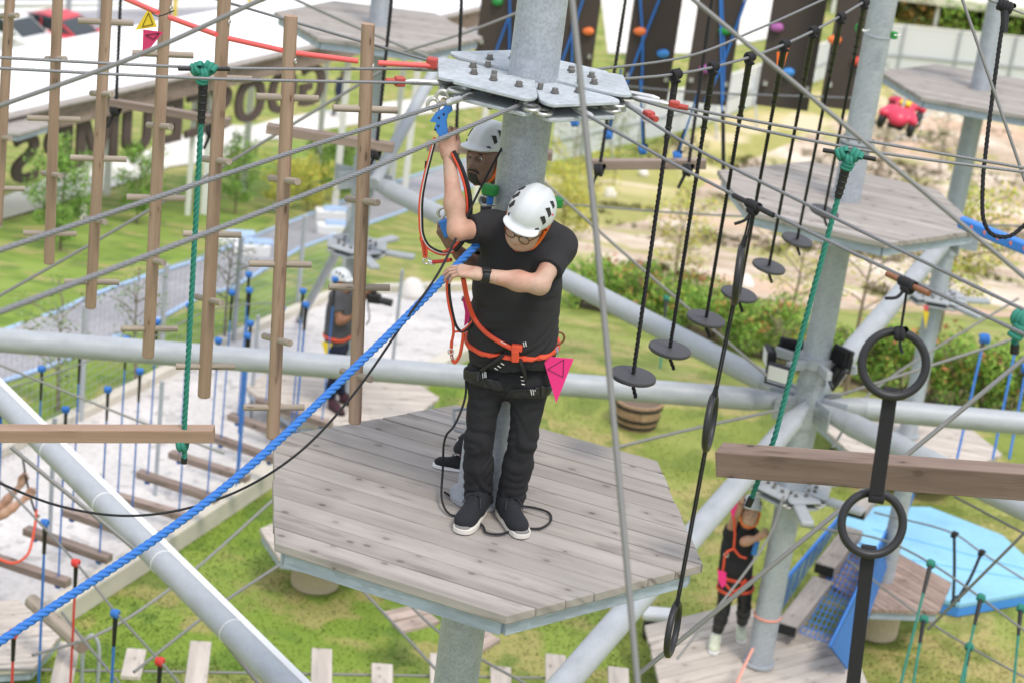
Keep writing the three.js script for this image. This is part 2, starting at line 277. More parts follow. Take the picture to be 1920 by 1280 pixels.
const boundsOf = (fs, pad) => { const b = new THREE.Box3(); for (const f of fs) for (const p of f.bb.slice(0, 2)) { b.expandByPoint(p.clone().addScalar(f.bb[2] + pad)); b.expandByPoint(p.clone().addScalar(-f.bb[2] - pad)); } return b; };
function sdfMesh(f, bb, h) {
  const o = bb.min, nx = Math.ceil((bb.max.x - o.x) / h) + 2, ny = Math.ceil((bb.max.y - o.y) / h) + 2, nz = Math.ceil((bb.max.z - o.z) / h) + 2;
  const val = new Float32Array(nx * ny * nz), id = (i, j, k) => i + nx * (j + ny * k);
  for (let k = 0; k < nz; k++) for (let j = 0; j < ny; j++) for (let i = 0; i < nx; i++) val[id(i, j, k)] = f(o.x + i * h, o.y + j * h, o.z + k * h);
  const vid = new Int32Array(nx * ny * nz).fill(-1), pos = [], idx = [];
  for (let k = 0; k < nz - 1; k++) for (let j = 0; j < ny - 1; j++) for (let i = 0; i < nx - 1; i++) {
    let m = 0; for (let c = 0; c < 8; c++) if (val[id(i + (c & 1), j + (c >> 1 & 1), k + (c >> 2))] < 0) m |= 1 << c;
    if (m === 0 || m === 255) continue;
    let sx = 0, sy = 0, sz = 0, n = 0;
    for (let c = 0; c < 8; c++) for (const b of [1, 2, 4]) if (!(c & b)) { const e = c | b; if (((m >> c) & 1) !== ((m >> e) & 1)) { const va = val[id(i + (c & 1), j + (c >> 1 & 1), k + (c >> 2))], vb = val[id(i + (e & 1), j + (e >> 1 & 1), k + (e >> 2))], t = va / (va - vb); sx += (c & 1) + (b === 1 ? t : 0); sy += (c >> 1 & 1) + (b === 2 ? t : 0); sz += (c >> 2) + (b === 4 ? t : 0); n++; } }
    vid[id(i, j, k)] = pos.length / 3; pos.push(o.x + (i + sx / n) * h, o.y + (j + sy / n) * h, o.z + (k + sz / n) * h);
  }
  const quad = (a, b, c, d, fl) => { if (a < 0 || b < 0 || c < 0 || d < 0) return; fl ? idx.push(a, c, b, a, d, c) : idx.push(a, b, c, a, c, d); };
  for (let k = 1; k < nz - 1; k++) for (let j = 1; j < ny - 1; j++) for (let i = 1; i < nx - 1; i++) {
    const s = val[id(i, j, k)] < 0;
    if (s !== (val[id(i + 1, j, k)] < 0)) quad(vid[id(i, j - 1, k - 1)], vid[id(i, j, k - 1)], vid[id(i, j, k)], vid[id(i, j - 1, k)], !s);
    if (s !== (val[id(i, j + 1, k)] < 0)) quad(vid[id(i - 1, j, k - 1)], vid[id(i - 1, j, k)], vid[id(i, j, k)], vid[id(i, j, k - 1)], !s);
    if (s !== (val[id(i, j, k + 1)] < 0)) quad(vid[id(i - 1, j - 1, k)], vid[id(i, j - 1, k)], vid[id(i, j, k)], vid[id(i - 1, j, k)], !s);
  }
  const nor = new Float32Array(pos.length), uv = new Float32Array(pos.length / 3 * 2), e = h * 0.5;
  for (let i = 0; i < pos.length; i += 3) { const x = pos[i], y = pos[i + 1], z = pos[i + 2]; const gx = f(x + e, y, z) - f(x - e, y, z), gy = f(x, y + e, z) - f(x, y - e, z), gz = f(x, y, z + e) - f(x, y, z - e), l = Math.hypot(gx, gy, gz) || 1; nor[i] = gx / l; nor[i + 1] = gy / l; nor[i + 2] = gz / l; uv[i / 3 * 2] = (x + z * 0.6) * 2; uv[i / 3 * 2 + 1] = y * 2; }
  const g = new THREE.BufferGeometry(); g.setAttribute('position', new THREE.Float32BufferAttribute(pos, 3)); g.setAttribute('normal', new THREE.BufferAttribute(nor, 3)); g.setAttribute('uv', new THREE.BufferAttribute(uv, 2)); g.setIndex(idx); return g;
}
// ================================================================== the ground and what lies flat on it
{
  const pos = [], uv = [], idx = [], zs = []; for (let z = 12; z > -23; z -= 2.5) zs.push(z); zs.push(-23); for (let z = -25; z > -62; z -= 3) zs.push(z); zs.push(-62, -80, -110, -160, -230, -320);
  const xs = []; for (let x = -150; x <= 150; x += 10) xs.push(x);
  zs.forEach(z => xs.forEach(x => { pos.push(x, land(z), z); uv.push(x, z); }));
  for (let j = 0; j + 1 < zs.length; j++) for (let i = 0; i + 1 < xs.length; i++) { const a = j * xs.length + i, b = a + 1, c = a + xs.length, d = c + 1; idx.push(a, b, c, b, d, c); }
  const g = new THREE.BufferGeometry(); g.setAttribute('position', new THREE.Float32BufferAttribute(pos, 3)); g.setAttribute('uv', new THREE.Float32BufferAttribute(uv, 2)); g.setIndex(idx); g.computeVertexNormals();
  struct('ground', g, M.grass);
}
sheet('lawn', [[-60, 1400], [500, 1500], [1300, 1500], [1100, 1100], [1000, 700], [860, 640], [500, 905], [60, 1200]], M.lush, 0.006);
sheet('grass_bank', [[-60, 430], [160, 380], [400, 306], [600, 250], [690, 236], [560, 380], [470, 440], [250, 525], [100, 590], [-60, 640]], M.lush, 0.006);
sheet('grass_strip', [[-60, 740], [111, 690], [302, 605], [437, 546], [640, 448], [700, 540], [615, 561], [504, 611], [403, 655], [269, 726], [144, 786], [-60, 870]], M.lush, 0.008);
sheet('dry_grass', [[1010, 330], [1350, 225], [1560, 150], [1990, 185], [1990, 320], [1300, 420], [1200, 520], [1040, 470]], std({ map: rep(T.dry, 1 / 15, 1 / 15), roughness: 0.95 }), 0.005);
sheet('bare_earth', [[1030, 440], [1200, 415], [1330, 330], [1480, 270], [1600, 210], [1990, 200], [1990, 600], [1500, 575], [1250, 520], [1040, 500]], M.earth, 0.008);
sheet('planting_bed', [[1070, 505], [1400, 585], [1990, 690], [1990, 830], [1800, 775], [1560, 718], [1300, 626], [1080, 574]], std({ map: rep(T.earth, 1 / 3, 1 / 3), color: C(0.32, 0.3, 0.2), roughness: 0.95 }), 0.014);
sheet('sand_bed', [[-80, 1300], [74, 1186], [269, 1060], [510, 899], [800, 716], [905, 655], [890, 545], [720, 549], [615, 563], [504, 613], [403, 657], [269, 728], [144, 788], [-80, 900]], M.sand, 0.012);
sheet('asphalt_path', [[-60, 650], [104, 590], [178, 556], [269, 523], [370, 492], [470, 449], [600, 397], [737, 345], [880, 300], [900, 345], [735, 405], [640, 438], [560, 468], [437, 541], [370, 561], [302, 598], [215, 635], [111, 682], [-60, 740]], M.asphalt, 0.012);
sheet('footpath', [[-60, 396], [150, 309], [252, 292], [336, 255], [437, 235], [521, 222], [623, 205], [803, 181], [1000, 166], [1000, 186], [813, 211], [687, 230], [602, 243], [500, 262], [396, 302], [319, 312], [242, 340], [161, 366], [-60, 428]], M.concrete, 0.03);
sheet('car_park', [[-80, 26], [330, 16], [600, 8], [980, 8], [980, 66], [700, 60], [500, 90], [200, 140], [-80, 160]], M.asphalt, 0.03);
sheet('road', [[-80, -40], [1000, -90], [1000, 4], [600, 4], [330, 10], [-80, 12]], M.asphalt, 0.03);
sheet('pavement', [[1120, -60], [1560, -80], [1500, 60], [1300, 100], [1140, 100]], M.concrete, 0.03);
// painted road arrow
sheet('road_marking', [[148, 54], [165, 49], [240, 51], [240, 55], [170, 57]], M.white, 0.045);
for (const [l, pts] of [['upper', [[-60, 646], [0, 625], [104, 588], [178, 554], [269, 521], [370, 490], [470, 447], [600, 395], [737, 343], [880, 298]]], ['lower', [[-60, 742], [0, 719], [111, 682], [215, 635], [302, 598], [370, 561], [437, 541], [560, 468], [640, 438], [735, 405], [900, 345]]]]) {
  const q = pts.map(([x, y]) => G(x, y)), b = q[3].clone();
  solo('path_edging', l === 'upper' ? 'blue painted edging on the uphill side of the grey asphalt path' : 'blue painted edging between the grey asphalt path and the fenced grass strip', 'edging', kerb(q, 0.075, 0.04), M.blueKerb, b);
}
for (const [lab, pts, w, h] of [
  ['long pale timber kerb between the white sand and the lawn', [[-80, 1294], [74, 1188], [269, 1062], [510, 901], [800, 716], [905, 655]], 0.2, 0.22],
  ['pale timber kerb between the white sand and the fenced grass strip', [[-80, 890], [144, 786], [269, 726], [403, 655], [504, 611], [615, 561], [720, 547], [890, 542]], 0.14, 0.12]]) {
  const q = pts.map(([x, y]) => G(x, y)), t = thing('timber_kerb', lab, 'kerb', q[2]);
  for (let i = 0; i + 1 < q.length; i++) { const L = q[i].distanceTo(q[i + 1]), n = Math.max(1, Math.round(L / 2.4)); for (let k = 0; k < n; k++) { const a = vl(q[i], q[i + 1], (k + 0.004) / n), b = vl(q[i], q[i + 1], (k + 0.996) / n); a.y += h / 2; b.y += h / 2; part('sleeper', bar(a, b, h, w, 0.015), M.sleeper ??= std({ map: T.concrete, color: C(0.86, 0.84, 0.78), roughness: 0.85 }), t); } }
}
for (const [lab, pts] of [['white kerb along the far side of the car park', [[-80, 26], [200, 20], [600, 7], [980, 7]]], ['white kerb beside the road at the top edge', [[-80, 11], [330, 9], [600, 3], [980, 3]]]]) { const q = pts.map(([x, y]) => G(x, y)); solo('road_kerb', lab, 'kerb', kerb(q, 0.35, 0.14), M.white, q[1]); }

// ================================================================== poles, decks, plates and pipes of the high ropes course
const HEX = 1.126, YAW = 2.451;
function hexPts(s, yaw) { const o = []; for (let i = 0; i < 6; i++) { const a = yaw - i * Math.PI / 3; o.push([Math.cos(a) * s, Math.sin(a) * s]); } return o; }
// deck prototype: planks along the first hexagon edge, steel edge frame below; top at y = 0
function makeDeck(name, label, n = 14) {
  const t = thing(name, label, 'platform'), H = hexPts(HEX, YAW);
  const e = [H[1][0] - H[0][0], H[1][1] - H[0][1]].map(v => v / HEX), nn = [e[1], -e[0]];
  const L = H.map(p => [p[0] * e[0] + p[1] * e[1], p[0] * nn[0] + p[1] * nn[1]]), n0 = Math.min(...L.map(p => p[1])), n1 = -n0, w = (n1 - n0) / n;
  const clip = (pl, f) => { const r = []; for (let i = 0; i < pl.length; i++) { const a = pl[i], b = pl[(i + 1) % pl.length], fa = f(a), fb = f(b); if (fa >= 0) r.push(a); if (fa * fb < 0) { const k = fa / (fa - fb); r.push([lerp(a[0], b[0], k), lerp(a[1], b[1], k)]); } } return r; };
  for (let k = 0; k < n; k++) {
    const a = n0 + k * w + 0.0035, b = n0 + (k + 1) * w - 0.0035;
    let pl = clip(clip(L, p => p[1] - a), p => b - p[1]);
    const j = rr(-0.006, 0.006); pl = pl.map(p => new THREE.Vector2(p[0] + Math.sign(p[0]) * (j - 0.004), p[1]));
    const g = new THREE.ExtrudeGeometry(new THREE.Shape(pl), { depth: 0.036, bevelEnabled: true, bevelThickness: 0.004, bevelSize: 0.003, bevelOffset: -0.003, bevelSegments: 1 });
    uvBox(g, 1, 1); const uv = g.attributes.uv, p = g.attributes.position, ou = rnd(), ov = rnd();
    for (let i = 0; i < uv.count; i++) uv.setXY(i, p.getX(i) / 2 + ou, (p.getY(i) + p.getZ(i)) / 0.5 + ov);
    g.translate(0, 0, -0.044 + rr(-0.0015, 0.0015)).applyMatrix4(new THREE.Matrix4().makeBasis(V(e[0], 0, e[1]), V(nn[0], 0, nn[1]), V(0, 1, 0)));
    part('plank', g, [M.deck, M.deckB, M.deckC][k % 3 === 1 ? 1 : (k * 7) % 5 === 2 ? 2 : 0], t);
  }
  const F = hexPts(HEX - 0.075, YAW);
  for (let i = 0; i < 6; i++) { const a = F[i], b = F[(i + 1) % 6]; part('edge_beam', bar(V(a[0], -0.09, a[1]), V(b[0], -0.09, b[1]), 0.08, 0.05, 0.004), M.deckEdge, t); }
  for (let i = 0; i < 3; i++) { const a = F[i], b = F[i + 3]; part('frame_arm', bar(V(a[0], -0.1, a[1]), V(b[0], -0.1, b[1]), 0.06, 0.06), M.galv, t); }
  return t;
}
const PM = V(-0.058, 0, -8.48), PR = V(2.59, 0, -15.79), PL = V(-1.85, 0, -20.84), PR2 = V(4.8, 0, -21.74), P3 = P(1660, 1086, 0.6).setY(0);
const deck = makeDeck('hex_deck', 'large hexagonal weathered plank platform the two men stand on'); deck.position.copy(PM).setY(5.19);
dup(deck, 'hexagonal plank platform high on the floodlight pole', PR.clone().setY(4.86));
dup(deck, 'hexagonal plank platform on the far right pole, behind the red toy quad bike', PR2.clone().setY(4.68), 0.12);
dup(deck, 'plank platform at the top edge, on the grey pole left of the steel anchor plate', PL.clone().setY(4.72), 0.4);
dup(deck, 'low pale plank platform the woman with raised arm stands on', PR.clone().setY(0.45), Math.PI / 3 - 0.06);
dup(deck, 'low plank platform the man with the camera stands on', PL.clone().setY(0.45), 0.55);
dup(deck, 'low plank platform behind the right wooden beam, at the foot of the far right pole', PR2.clone().setY(0.45), 0.2);
const paler = d => d.traverse(o => { if (o.name.startsWith('plank')) o.material = M.deckPale; });
for (const d of scene.children.filter(o => /low pale plank|man with the camera stands|low plank platform behind/.test(o.userData.label ?? ''))) paler(d);
const brownDeck = dup(deck, 'brown plank platform on a concrete drum beside the light blue mat', P3.clone().setY(0.6), -0.5); brownDeck.scale.set(0.62, 1, 0.62); brownDeck.traverse(o => { if (o.name.startsWith('plank')) o.material = std({ map: T.beam, color: C(1.25, 1.2, 1.18), roughness: 0.85 }); });
{ const a = P(598, 1008, 0.52), d = dup(deck, 'pale plank platform on a beige concrete drum left below the large platform', a, 0.3); d.scale.set(0.52, 1, 0.52); paler(d); }
{ const a = P(-30, 1190, 0.45), d = dup(deck, 'pale plank platform cut by the left edge at the bottom corner', a, 0.75); d.scale.set(0.6, 1, 0.6); paler(d); }
{ const a = P(-8, 222, -2.2), q = D(-4, 224, 32); const d = dup(deck, 'far weathered plank platform at the left edge beside the white shelter roof', q, 0.5); d.scale.set(0.75, 1, 0.75); const g = V(q.x, land(q.z), q.z); solo('platform_post', 'pale steel post under the far platform at the left edge', 'post', rod(g, q.clone().setY(q.y - 0.14), 0.11, 0.11, 20), M.galvPale, g); }
function drum(lab, c, r, h) { const g = new THREE.LatheGeometry([[0, 0], [r * 0.96, 0], [r, 0.03], [r, h - 0.02], [r - 0.02, h], [0, h]].map(p => new THREE.Vector2(...p)), 40).translate(c.x, 0, c.z); solo('concrete_drum', lab, 'footing', g, M.footing, c.clone().setY(0)); }
drum('beige concrete drum under the pale platform left below the large platform', P(598, 1010, 0.5), 0.235, 0.4);
drum('beige concrete drum under the brown platform by the blue mat', P3.clone(), 0.23, 0.5);
drum('concrete drum under the woman\'s low platform', PR.clone(), 0.45, 0.3);
drum('concrete drum under the low platform at the left bottom corner', P(-30, 1190, 0.3), 0.24, 0.3);

function pole(lab, c, y0, y1, r = 0.1095, flanges = []) {
  const t = thing('steel_pole', lab, 'pole', c.clone().setY(y0));
  part('shaft', rod(c.clone().setY(y0), c.clone().setY(y1), r, r, 48, 0.35, 0.35), M.galv, t);
  for (const f of flanges) { part('flange', new THREE.CylinderGeometry(r + 0.035, r + 0.035, 0.022, 40).translate(c.x, f, c.z), M.galvPale, t); }
  return t;
}
const mainPole = pole('thick galvanised pole rising through the large front platform', PM, 0, 9.6, 0.1095, [5.2]);
part('weld_collar', new THREE.TorusGeometry(0.113, 0.008, 8, 48).rotateX(Math.PI / 2).translate(PM.x, 7.228, PM.z), M.galv, mainPole);
const rightPole = pole('thick galvanised pole with floodlights, right of the hanging discs', PR, 0, 9.8, 0.1095, [5.32, 5.36, 0.47]);
{ for (let i = 0; i < 8; i++) { const a = i * 0.785; part('flange_bolt', new THREE.CylinderGeometry(0.014, 0.014, 0.09, 6).translate(PR.x + Math.cos(a) * 0.127, 5.34, PR.z + Math.sin(a) * 0.127), M.bolt, rightPole); } part('lower_sleeve', rod(PR.clone().setY(0.45), PR.clone().setY(5.3), 0.116, 0.116, 48, 0.35, 0.35), M.galv, rightPole); }
pole('grey pole behind the hanging logs, through the cameraman\'s platform', PL, 0, 9.6);
const farPole = pole('pale grey pole at the far right edge with a small white plate', PR2, 0, 9.6, 0.1095, [0.47]);
part('small_plate', box(V(PR2.x, 5.92, PR2.z), 0.62, 0.04, 0.3, 0.01, 0.2), M.white, farPole);
pole('short grey pole in the brown platform behind the black strap', P3, 0, 2.0, 0.085);

// anchor plates: six overlapping lobed segments in two layers, bolts, holes, thimbles
function lobe(R, a0, a1, inner, th) {
  const s = new THREE.Shape(), p = (r, a) => [Math.cos(a) * r, Math.sin(a) * r], c0 = p(R, a0 + 0.05), c1 = p(R, a1 - 0.05), m0 = p(R * 1.03, a0 + 0.14), m1 = p(R * 1.03, a1 - 0.14);
  s.moveTo(...p(inner, a0 + 0.02)); s.lineTo(...p(R * 0.86, a0 + 0.02)); s.quadraticCurveTo(...c0, ...m0); 
  for (let k = 1; k < 8; k++) { const a = lerp(a0 + 0.14, a1 - 0.14, k / 8), d = Math.cos((a - (a0 + a1) / 2)), rr0 = R * 1.03 * Math.cos((a1 - a0) / 2 - 0.14) / d; s.lineTo(...p(rr0, a)); }
  s.lineTo(...m1); s.quadraticCurveTo(...c1, ...p(R * 0.86, a1 - 0.02)); s.lineTo(...p(inner, a1 - 0.02));
  for (let k = 1; k < 5; k++) s.lineTo(...p(inner, lerp(a1, a0, k / 5)));
  const am = (a0 + a1) / 2;
  for (let k = 0; k < 5; k++) { const a = lerp(a0 + 0.1, a1 - 0.1, k / 4), rr0 = R * 0.94 * Math.cos((a1 - a0) / 2 - 0.1) / Math.cos(a - am), h = new THREE.Path(); h.absellipse(...p(rr0, a), 0.012, 0.012, 0, 6.3); s.holes.push(h); }
  return new THREE.ExtrudeGeometry(s, { depth: th, bevelEnabled: true, bevelSize: 0.003, bevelThickness: 0.003, bevelSegments: 1, curveSegments: 10 }).rotateX(-Math.PI / 2);
}
function makePlate(label, R, yaw, mat) {
  const t = thing('anchor_plate', label, 'anchor plate');
  for (let i = 0; i < 6; i++) {
    const a0 = yaw + i * Math.PI / 3, dy = i % 2 ? 0.013 : 0;
    part('plate_segment', uvBox(lobe(R, a0, a0 + Math.PI / 3, 0.1, 0.01).translate(0, dy + 0.02, 0), 0.7, 0.7), mat, t);
    part('lower_segment', uvBox(lobe(R * 0.97, a0, a0 + Math.PI / 3, 0.1, 0.01).translate(0, dy - 0.048, 0), 0.7, 0.7), mat, t);
    for (const k of [0.28, 0.72]) { const a = a0 + k * Math.PI / 3, x = Math.cos(a) * R * 0.62, z = -Math.sin(a) * R * 0.62; part('bolt', [new THREE.CylinderGeometry(0.0145, 0.0145, 0.016, 6).rotateY(rnd() * 3).translate(x, 0.048 + dy, z), new THREE.CylinderGeometry(0.019, 0.019, 0.004, 16).translate(x, 0.039 + dy, z), new THREE.CylinderGeometry(0.011, 0.011, 0.12, 8).translate(x, -0.02, z)], M.bolt, t); }
    { const a = a0 + 0.08, x = Math.cos(a) * R * 0.5, z = -Math.sin(a) * R * 0.5; part('bolt', [new THREE.CylinderGeometry(0.0145, 0.0145, 0.02, 6).translate(x, 0.05 + dy, z), new THREE.CylinderGeometry(0.011, 0.011, 0.12, 8).translate(x, -0.02, z)], M.bolt, t); }
    for (const k of [0.06, 0.94]) { const a = a0 + k * Math.PI / 3; part('thimble', new THREE.TorusGeometry(0.036, 0.009, 8, 20).scale(1.25, 1, 1).rotateX(Math.PI / 2).rotateY(a).translate(Math.cos(a) * R * 0.9, dy - 0.02, -Math.sin(a) * R * 0.9), M.steel, t); }
  }
  return t;
}
const plate = makePlate('bolted galvanised anchor plate on the thick pole above the two men', 0.435, 0.62, std({ map: T.galv, color: C(1.08, 1.08, 1.06), roughness: 0.6, metalness: 0.05 })); plate.position.copy(PM).setY(7.2);
const lowPlate = makePlate('white galvanised anchor plate above the woman with raised arm', 0.34, 0.3, M.galvPale); lowPlate.position.copy(PR).setY(2.2);
for (const i of [0, 4, 5]) { const a = 0.3 + i * 1.047 + 0.35; part('plate_arm', bar(V(Math.cos(a) * 0.28, -0.01, -Math.sin(a) * 0.28), V(Math.cos(a) * 0.66, -0.01, -Math.sin(a) * 0.66), 0.05, 0.12, 0.02), M.galvPale, lowPlate); }
dup(lowPlate, 'white anchor plate behind the hanging logs, over the man with the camera', PL.clone().setY(2.2), 0.3);
dup(lowPlate, 'white anchor plate low on the far right pole above the red and yellow tags', PR2.clone().setY(2.2), 0.6);

// hub-level pipes
const pipeEnd = (a, c, k) => vl(c, a, k);
function pipe(lab, a, b, r, flat0, flat1) {
  const t = thing('steel_pipe', lab, 'pipe', a), d = b.clone().sub(a).normalize(), a1 = flat0 ? a.clone().addScaledVector(d, 0.22) : a, b1 = flat1 ? b.clone().addScaledVector(d, -0.5) : b;
  part('tube', rod(flat0 ? a.clone().addScaledVector(d, 0.5) : a, b1, r, r, 40, 0.9, 0.5), M.galvPale, t);
  const cone = (p, q) => part('end_cone', (() => { const g = new THREE.CylinderGeometry(r * 0.985, r * 0.4, p.distanceTo(q), 32, 1); g.rotateZ(-Math.PI / 2); return g.applyMatrix4(frame(p, q)); })(), M.galvPale, t);
  if (flat0) cone(a.clone(), a.clone().addScaledVector(d, 0.5)); if (flat1) cone(b.clone(), b.clone().addScaledVector(d, -0.5));
  return t;
}
const hubR = PR.clone().setY(3.02), hubL = PL.clone().setY(3.02), hubR2 = PR2.clone().setY(2.95), hubM = PM.clone().setY(3.02);
pipe('long level grey pipe crossing behind the man in black to the floodlight pole', P(-60, 633, 3.02), hubR, 0.1, 0, 1);
pipe('white pipe slanting from behind the hanging logs down to the floodlight pole', hubL, hubR, 0.1, 1, 1);
pipe('bright white pipe between the floodlight pole and the far right pole', hubR, hubR2, 0.1, 1, 1);
pipe('level pale pipe from the floodlight pole to the right edge below the big ring', hubR, P(1990, 800, 3.0), 0.1, 1, 0);
pipe('pale pipe running from the floodlight pole to the lower right edge behind the wooden beam', hubR, P(1990, 985, 3.02), 0.1, 1, 0);
pipe('white pipe rising from the bottom edge under the large platform to the floodlight pole', P(1016, 1330, 3.02), hubR, 0.09, 0, 1);
const strut = pipe('broad pale steel strut crossing the bottom left corner under the blue rope', P(-60, 690, 3.02), P(580, 1330, 3.02), 0.083, 0, 0);
{ const a = P(-60, 690, 3.02), b = P(580, 1330, 3.02); for (const k of [0.3, 0.47, 0.64, 0.82]) { const c = vl(a, b, k); part('weld_seam', torus(c, 0.0835, 0.003, b.clone().sub(a)), M.white, strut); } part('side_flange', bar(a.clone().add(V(0.085, 0.03, -0.05)), b.clone().add(V(0.085, 0.03, -0.05)), 0.012, 0.06, 0.003), M.white, strut); }
pipe('slim white strut rising behind the hanging log toward the raised blue trolley', P(700, 345, 3.05), D(838, 90, 24), 0.07, 0, 0);
pipe('slim white strut behind the cameraman, leaning from the sand to the low white plate', G(560, 603), D(668, 405, 22.6), 0.055, 0, 0);
for (const [lab, h, n] of [['welded steel hub of fins where pipes meet on the floodlight pole', hubR, 8], ['welded steel hub where pipes meet behind the hanging logs', hubL, 6], ['welded steel hub at the far right pole under the high platform', hubR2, 6]]) {
  const t = thing('pipe_hub', lab, 'hub', h);
  part('collar', new THREE.CylinderGeometry(0.125, 0.125, 0.42, 32).translate(h.x, h.y, h.z), M.galv, t);
  for (let i = 0; i < n; i++) { const a = i / n * 6.283 + 0.3; part('fin', bar(h.clone().add(V(Math.cos(a) * 0.1, -0.02, Math.sin(a) * 0.1)), h.clone().add(V(Math.cos(a) * 0.34, -0.02, Math.sin(a) * 0.34)), 0.2, 0.02, 0.004), M.galv, t); }
}
// floodlights on the bracket ring above the hub
{
  const br = thing('bracket_ring', 'galvanised bracket ring carrying the floodlights on the thick pole', 'bracket', PR.clone().setY(3.42));
  part('ring', new THREE.CylinderGeometry(0.15, 0.15, 0.09, 32).translate(PR.x, 3.42, PR.z), M.galvPale, br);
  for (let i = 0; i < 6; i++) { const a = i * 1.047 + 0.3; part('bracket_arm', bar(V(PR.x + Math.cos(a) * 0.14, 3.4, PR.z + Math.sin(a) * 0.14), V(PR.x + Math.cos(a) * 0.36, 3.42, PR.z + Math.sin(a) * 0.36), 0.08, 0.05, 0.01), M.galvPale, br); }
  const mk = (lab, x, y, dz, yaw, tilt) => {
    const c = D(x, y, 16.7 + dz), t = thing('floodlight', lab, 'floodlight', c), sc = 0.8, q = new THREE.Quaternion().setFromEuler(new THREE.Euler(tilt, yaw, 0, 'YXZ'));
    const put = (n, g, m) => part(n, g.scale(sc, sc, sc).applyQuaternion(q).translate(c.x, c.y, c.z), m, t);
    put('housing', new RoundedBoxGeometry(0.26, 0.2, 0.06, 2, 0.015), M.black); put('front_glass', new RoundedBoxGeometry(0.22, 0.16, 0.012, 1, 0.004).translate(0, 0, 0.033), M.reflective);
    const fins = []; for (let i = 0; i < 7; i++) fins.push(new THREE.BoxGeometry(0.012, 0.16, 0.04).translate(-0.09 + i * 0.03, 0, -0.05)); put('cooling_fins', merge(fins), M.black);
    put('yoke', merge([new THREE.BoxGeometry(0.012, 0.16, 0.03).translate(-0.138, -0.06, 0), new THREE.BoxGeometry(0.012, 0.16, 0.03).translate(0.138, -0.06, 0), new THREE.BoxGeometry(0.288, 0.012, 0.03).translate(0, -0.14, 0)]), M.black);
  };
  mk('floodlight with its pale glass facing the camera, left of the thick pole', 1461, 700, -0.2, -0.45, 0.1);
  mk('black floodlight seen edge on, upper left of the thick pole', 1441, 668, 0, -1.5, 0.1);
  mk('small black floodlight behind the green rope on the thick pole', 1483, 652, 0.3, 2.9, 0.1);
  mk('black floodlight right of the thick pole, its back to the camera', 1580, 668, 0, 2.3, 0.1);
  mk('lower black floodlight hanging right of the thick pole', 1572, 702, 0, 1.6, 0.4);
}

// ================================================================== cables
function cable(lab, pts, r, mat = M.wire, extra, name = 'wire_cable', cat = 'cable') {
  const t = thing(name, lab, cat, pts[0]); part('wire', tube(pts, r * 0.88, 8, pts.length > 2 ? 24 : 1), mat, t); if (extra) extra(t, pts); return t;
}
const ferrule = (k0, k1, r = 0.014) => (t, p) => { const d = p[p.length - 1].clone().sub(p[0]).normalize(), a = p[0].clone().addScaledVector(d, k0), b = p[0].clone().addScaledVector(d, k1); part('ferrule', [rod(a, b, r, r, 16), rod(b, b.clone().addScaledVector(d, 0.03), r, r * 0.5, 16), rod(a, a.clone().addScaledVector(d, -0.02), r, r * 0.6, 16)], M.steel, t); const lp = [a.clone().add(V(0, 0, 0.005)), a.clone().addScaledVector(d, -0.07).add(V(0, 0.012, 0.012)), a.clone().addScaledVector(d, -0.13), a.clone().addScaledVector(d, -0.07).add(V(0, -0.012, -0.012)), a.clone().add(V(0, 0, -0.005))]; part('end_loop', tube(lp, 0.006, 6), M.wire, t); };
const stopBlock = k => (t, p) => { const d = p[p.length - 1].clone().sub(p[0]).normalize(), a = p[0].clone().addScaledVector(d, k); part('stop_block', [bar(a, a.clone().addScaledVector(d, 0.045), 0.042, 0.042, 0.008), rod(a.clone().addScaledVector(d, 0.04), a.clone().addScaledVector(d, 0.085), 0.013, 0.013, 12)], M.redPlastic, t); };
const both = (...f) => (t, p) => f.forEach(q => q(t, p));
const H = 7.2;
cable('upper of the two level grey cables running to the left edge', [P(826, 129, H), P(400, 127, H), P(-40, 106, H)], 0.0075, M.wire, ferrule(0.0, 0.12));
cable('lower of the two level grey cables to the left edge, with red stop block', [P(850, 156, H), P(640, 153, H), P(382, 147, H), P(-40, 126, H)], 0.0075, M.wire, both(ferrule(0.07, 0.19), stopBlock(0.22)));
cable('thick grey cable carrying the raised blue trolley, down to the left edge', [P(872, 182, H), P(610, 265, H), P(-40, 482, H)], 0.0105, M.wire, ferrule(0.05, 0.14));
cable('thick grey cable passing just below the raised hand, down to the left edge', [P(995, 188, H), P(640, 338, H), P(-40, 600, H)], 0.0105, M.wire, ferrule(0.0, 0.07, 0.018));
cable('pale grey cable from the anchor plate over the hanging logs to the top edge', [P(812, 116, H), P(640, 67, H), P(390, -6, H)], 0.0075);
cable('grey cable from the anchor plate behind the slim grey tube to the top edge', [P(1085, 134, H), P(1280, 108, H), P(1420, 55, H), P(1560, -8, H)], 0.0075);
cable('grey cable from which the black discs hang on knotted ropes', [P(1140, 150, H), P(1268, 139, H), P(1407, 107, H), P(1525, 58, H), P(1640, -8, H)], 0.008);
cable('upper of the paired grey cables from the anchor plate to the right edge', [P(1175, 174, H), P(1280, 201, H), P(1960, 322, H)], 0.0075, M.wire, ferrule(0.02, 0.12));
cable('lower of the paired grey cables, with a big green rope knot near its middle', [P(1180, 182, H), P(1280, 210, H), P(1593, 277, H), P(1960, 328, H)], 0.0075, M.wire, both(ferrule(0.04, 0.15), stopBlock(0.18)));
cable('grey cable with a red stop block crossing the high platform to the right edge', [P(1165, 190, H), P(1280, 265, H), P(1609, 430, H), P(1960, 600, H)], 0.008, M.wire, both(ferrule(0.05, 0.18), stopBlock(0.2)));
cable('grey cable from which the black rings hang', [P(1065, 196, H), P(1280, 316, H), P(1488, 420, H), P(1960, 645, H)], 0.008, M.wire, ferrule(0.05, 0.17));
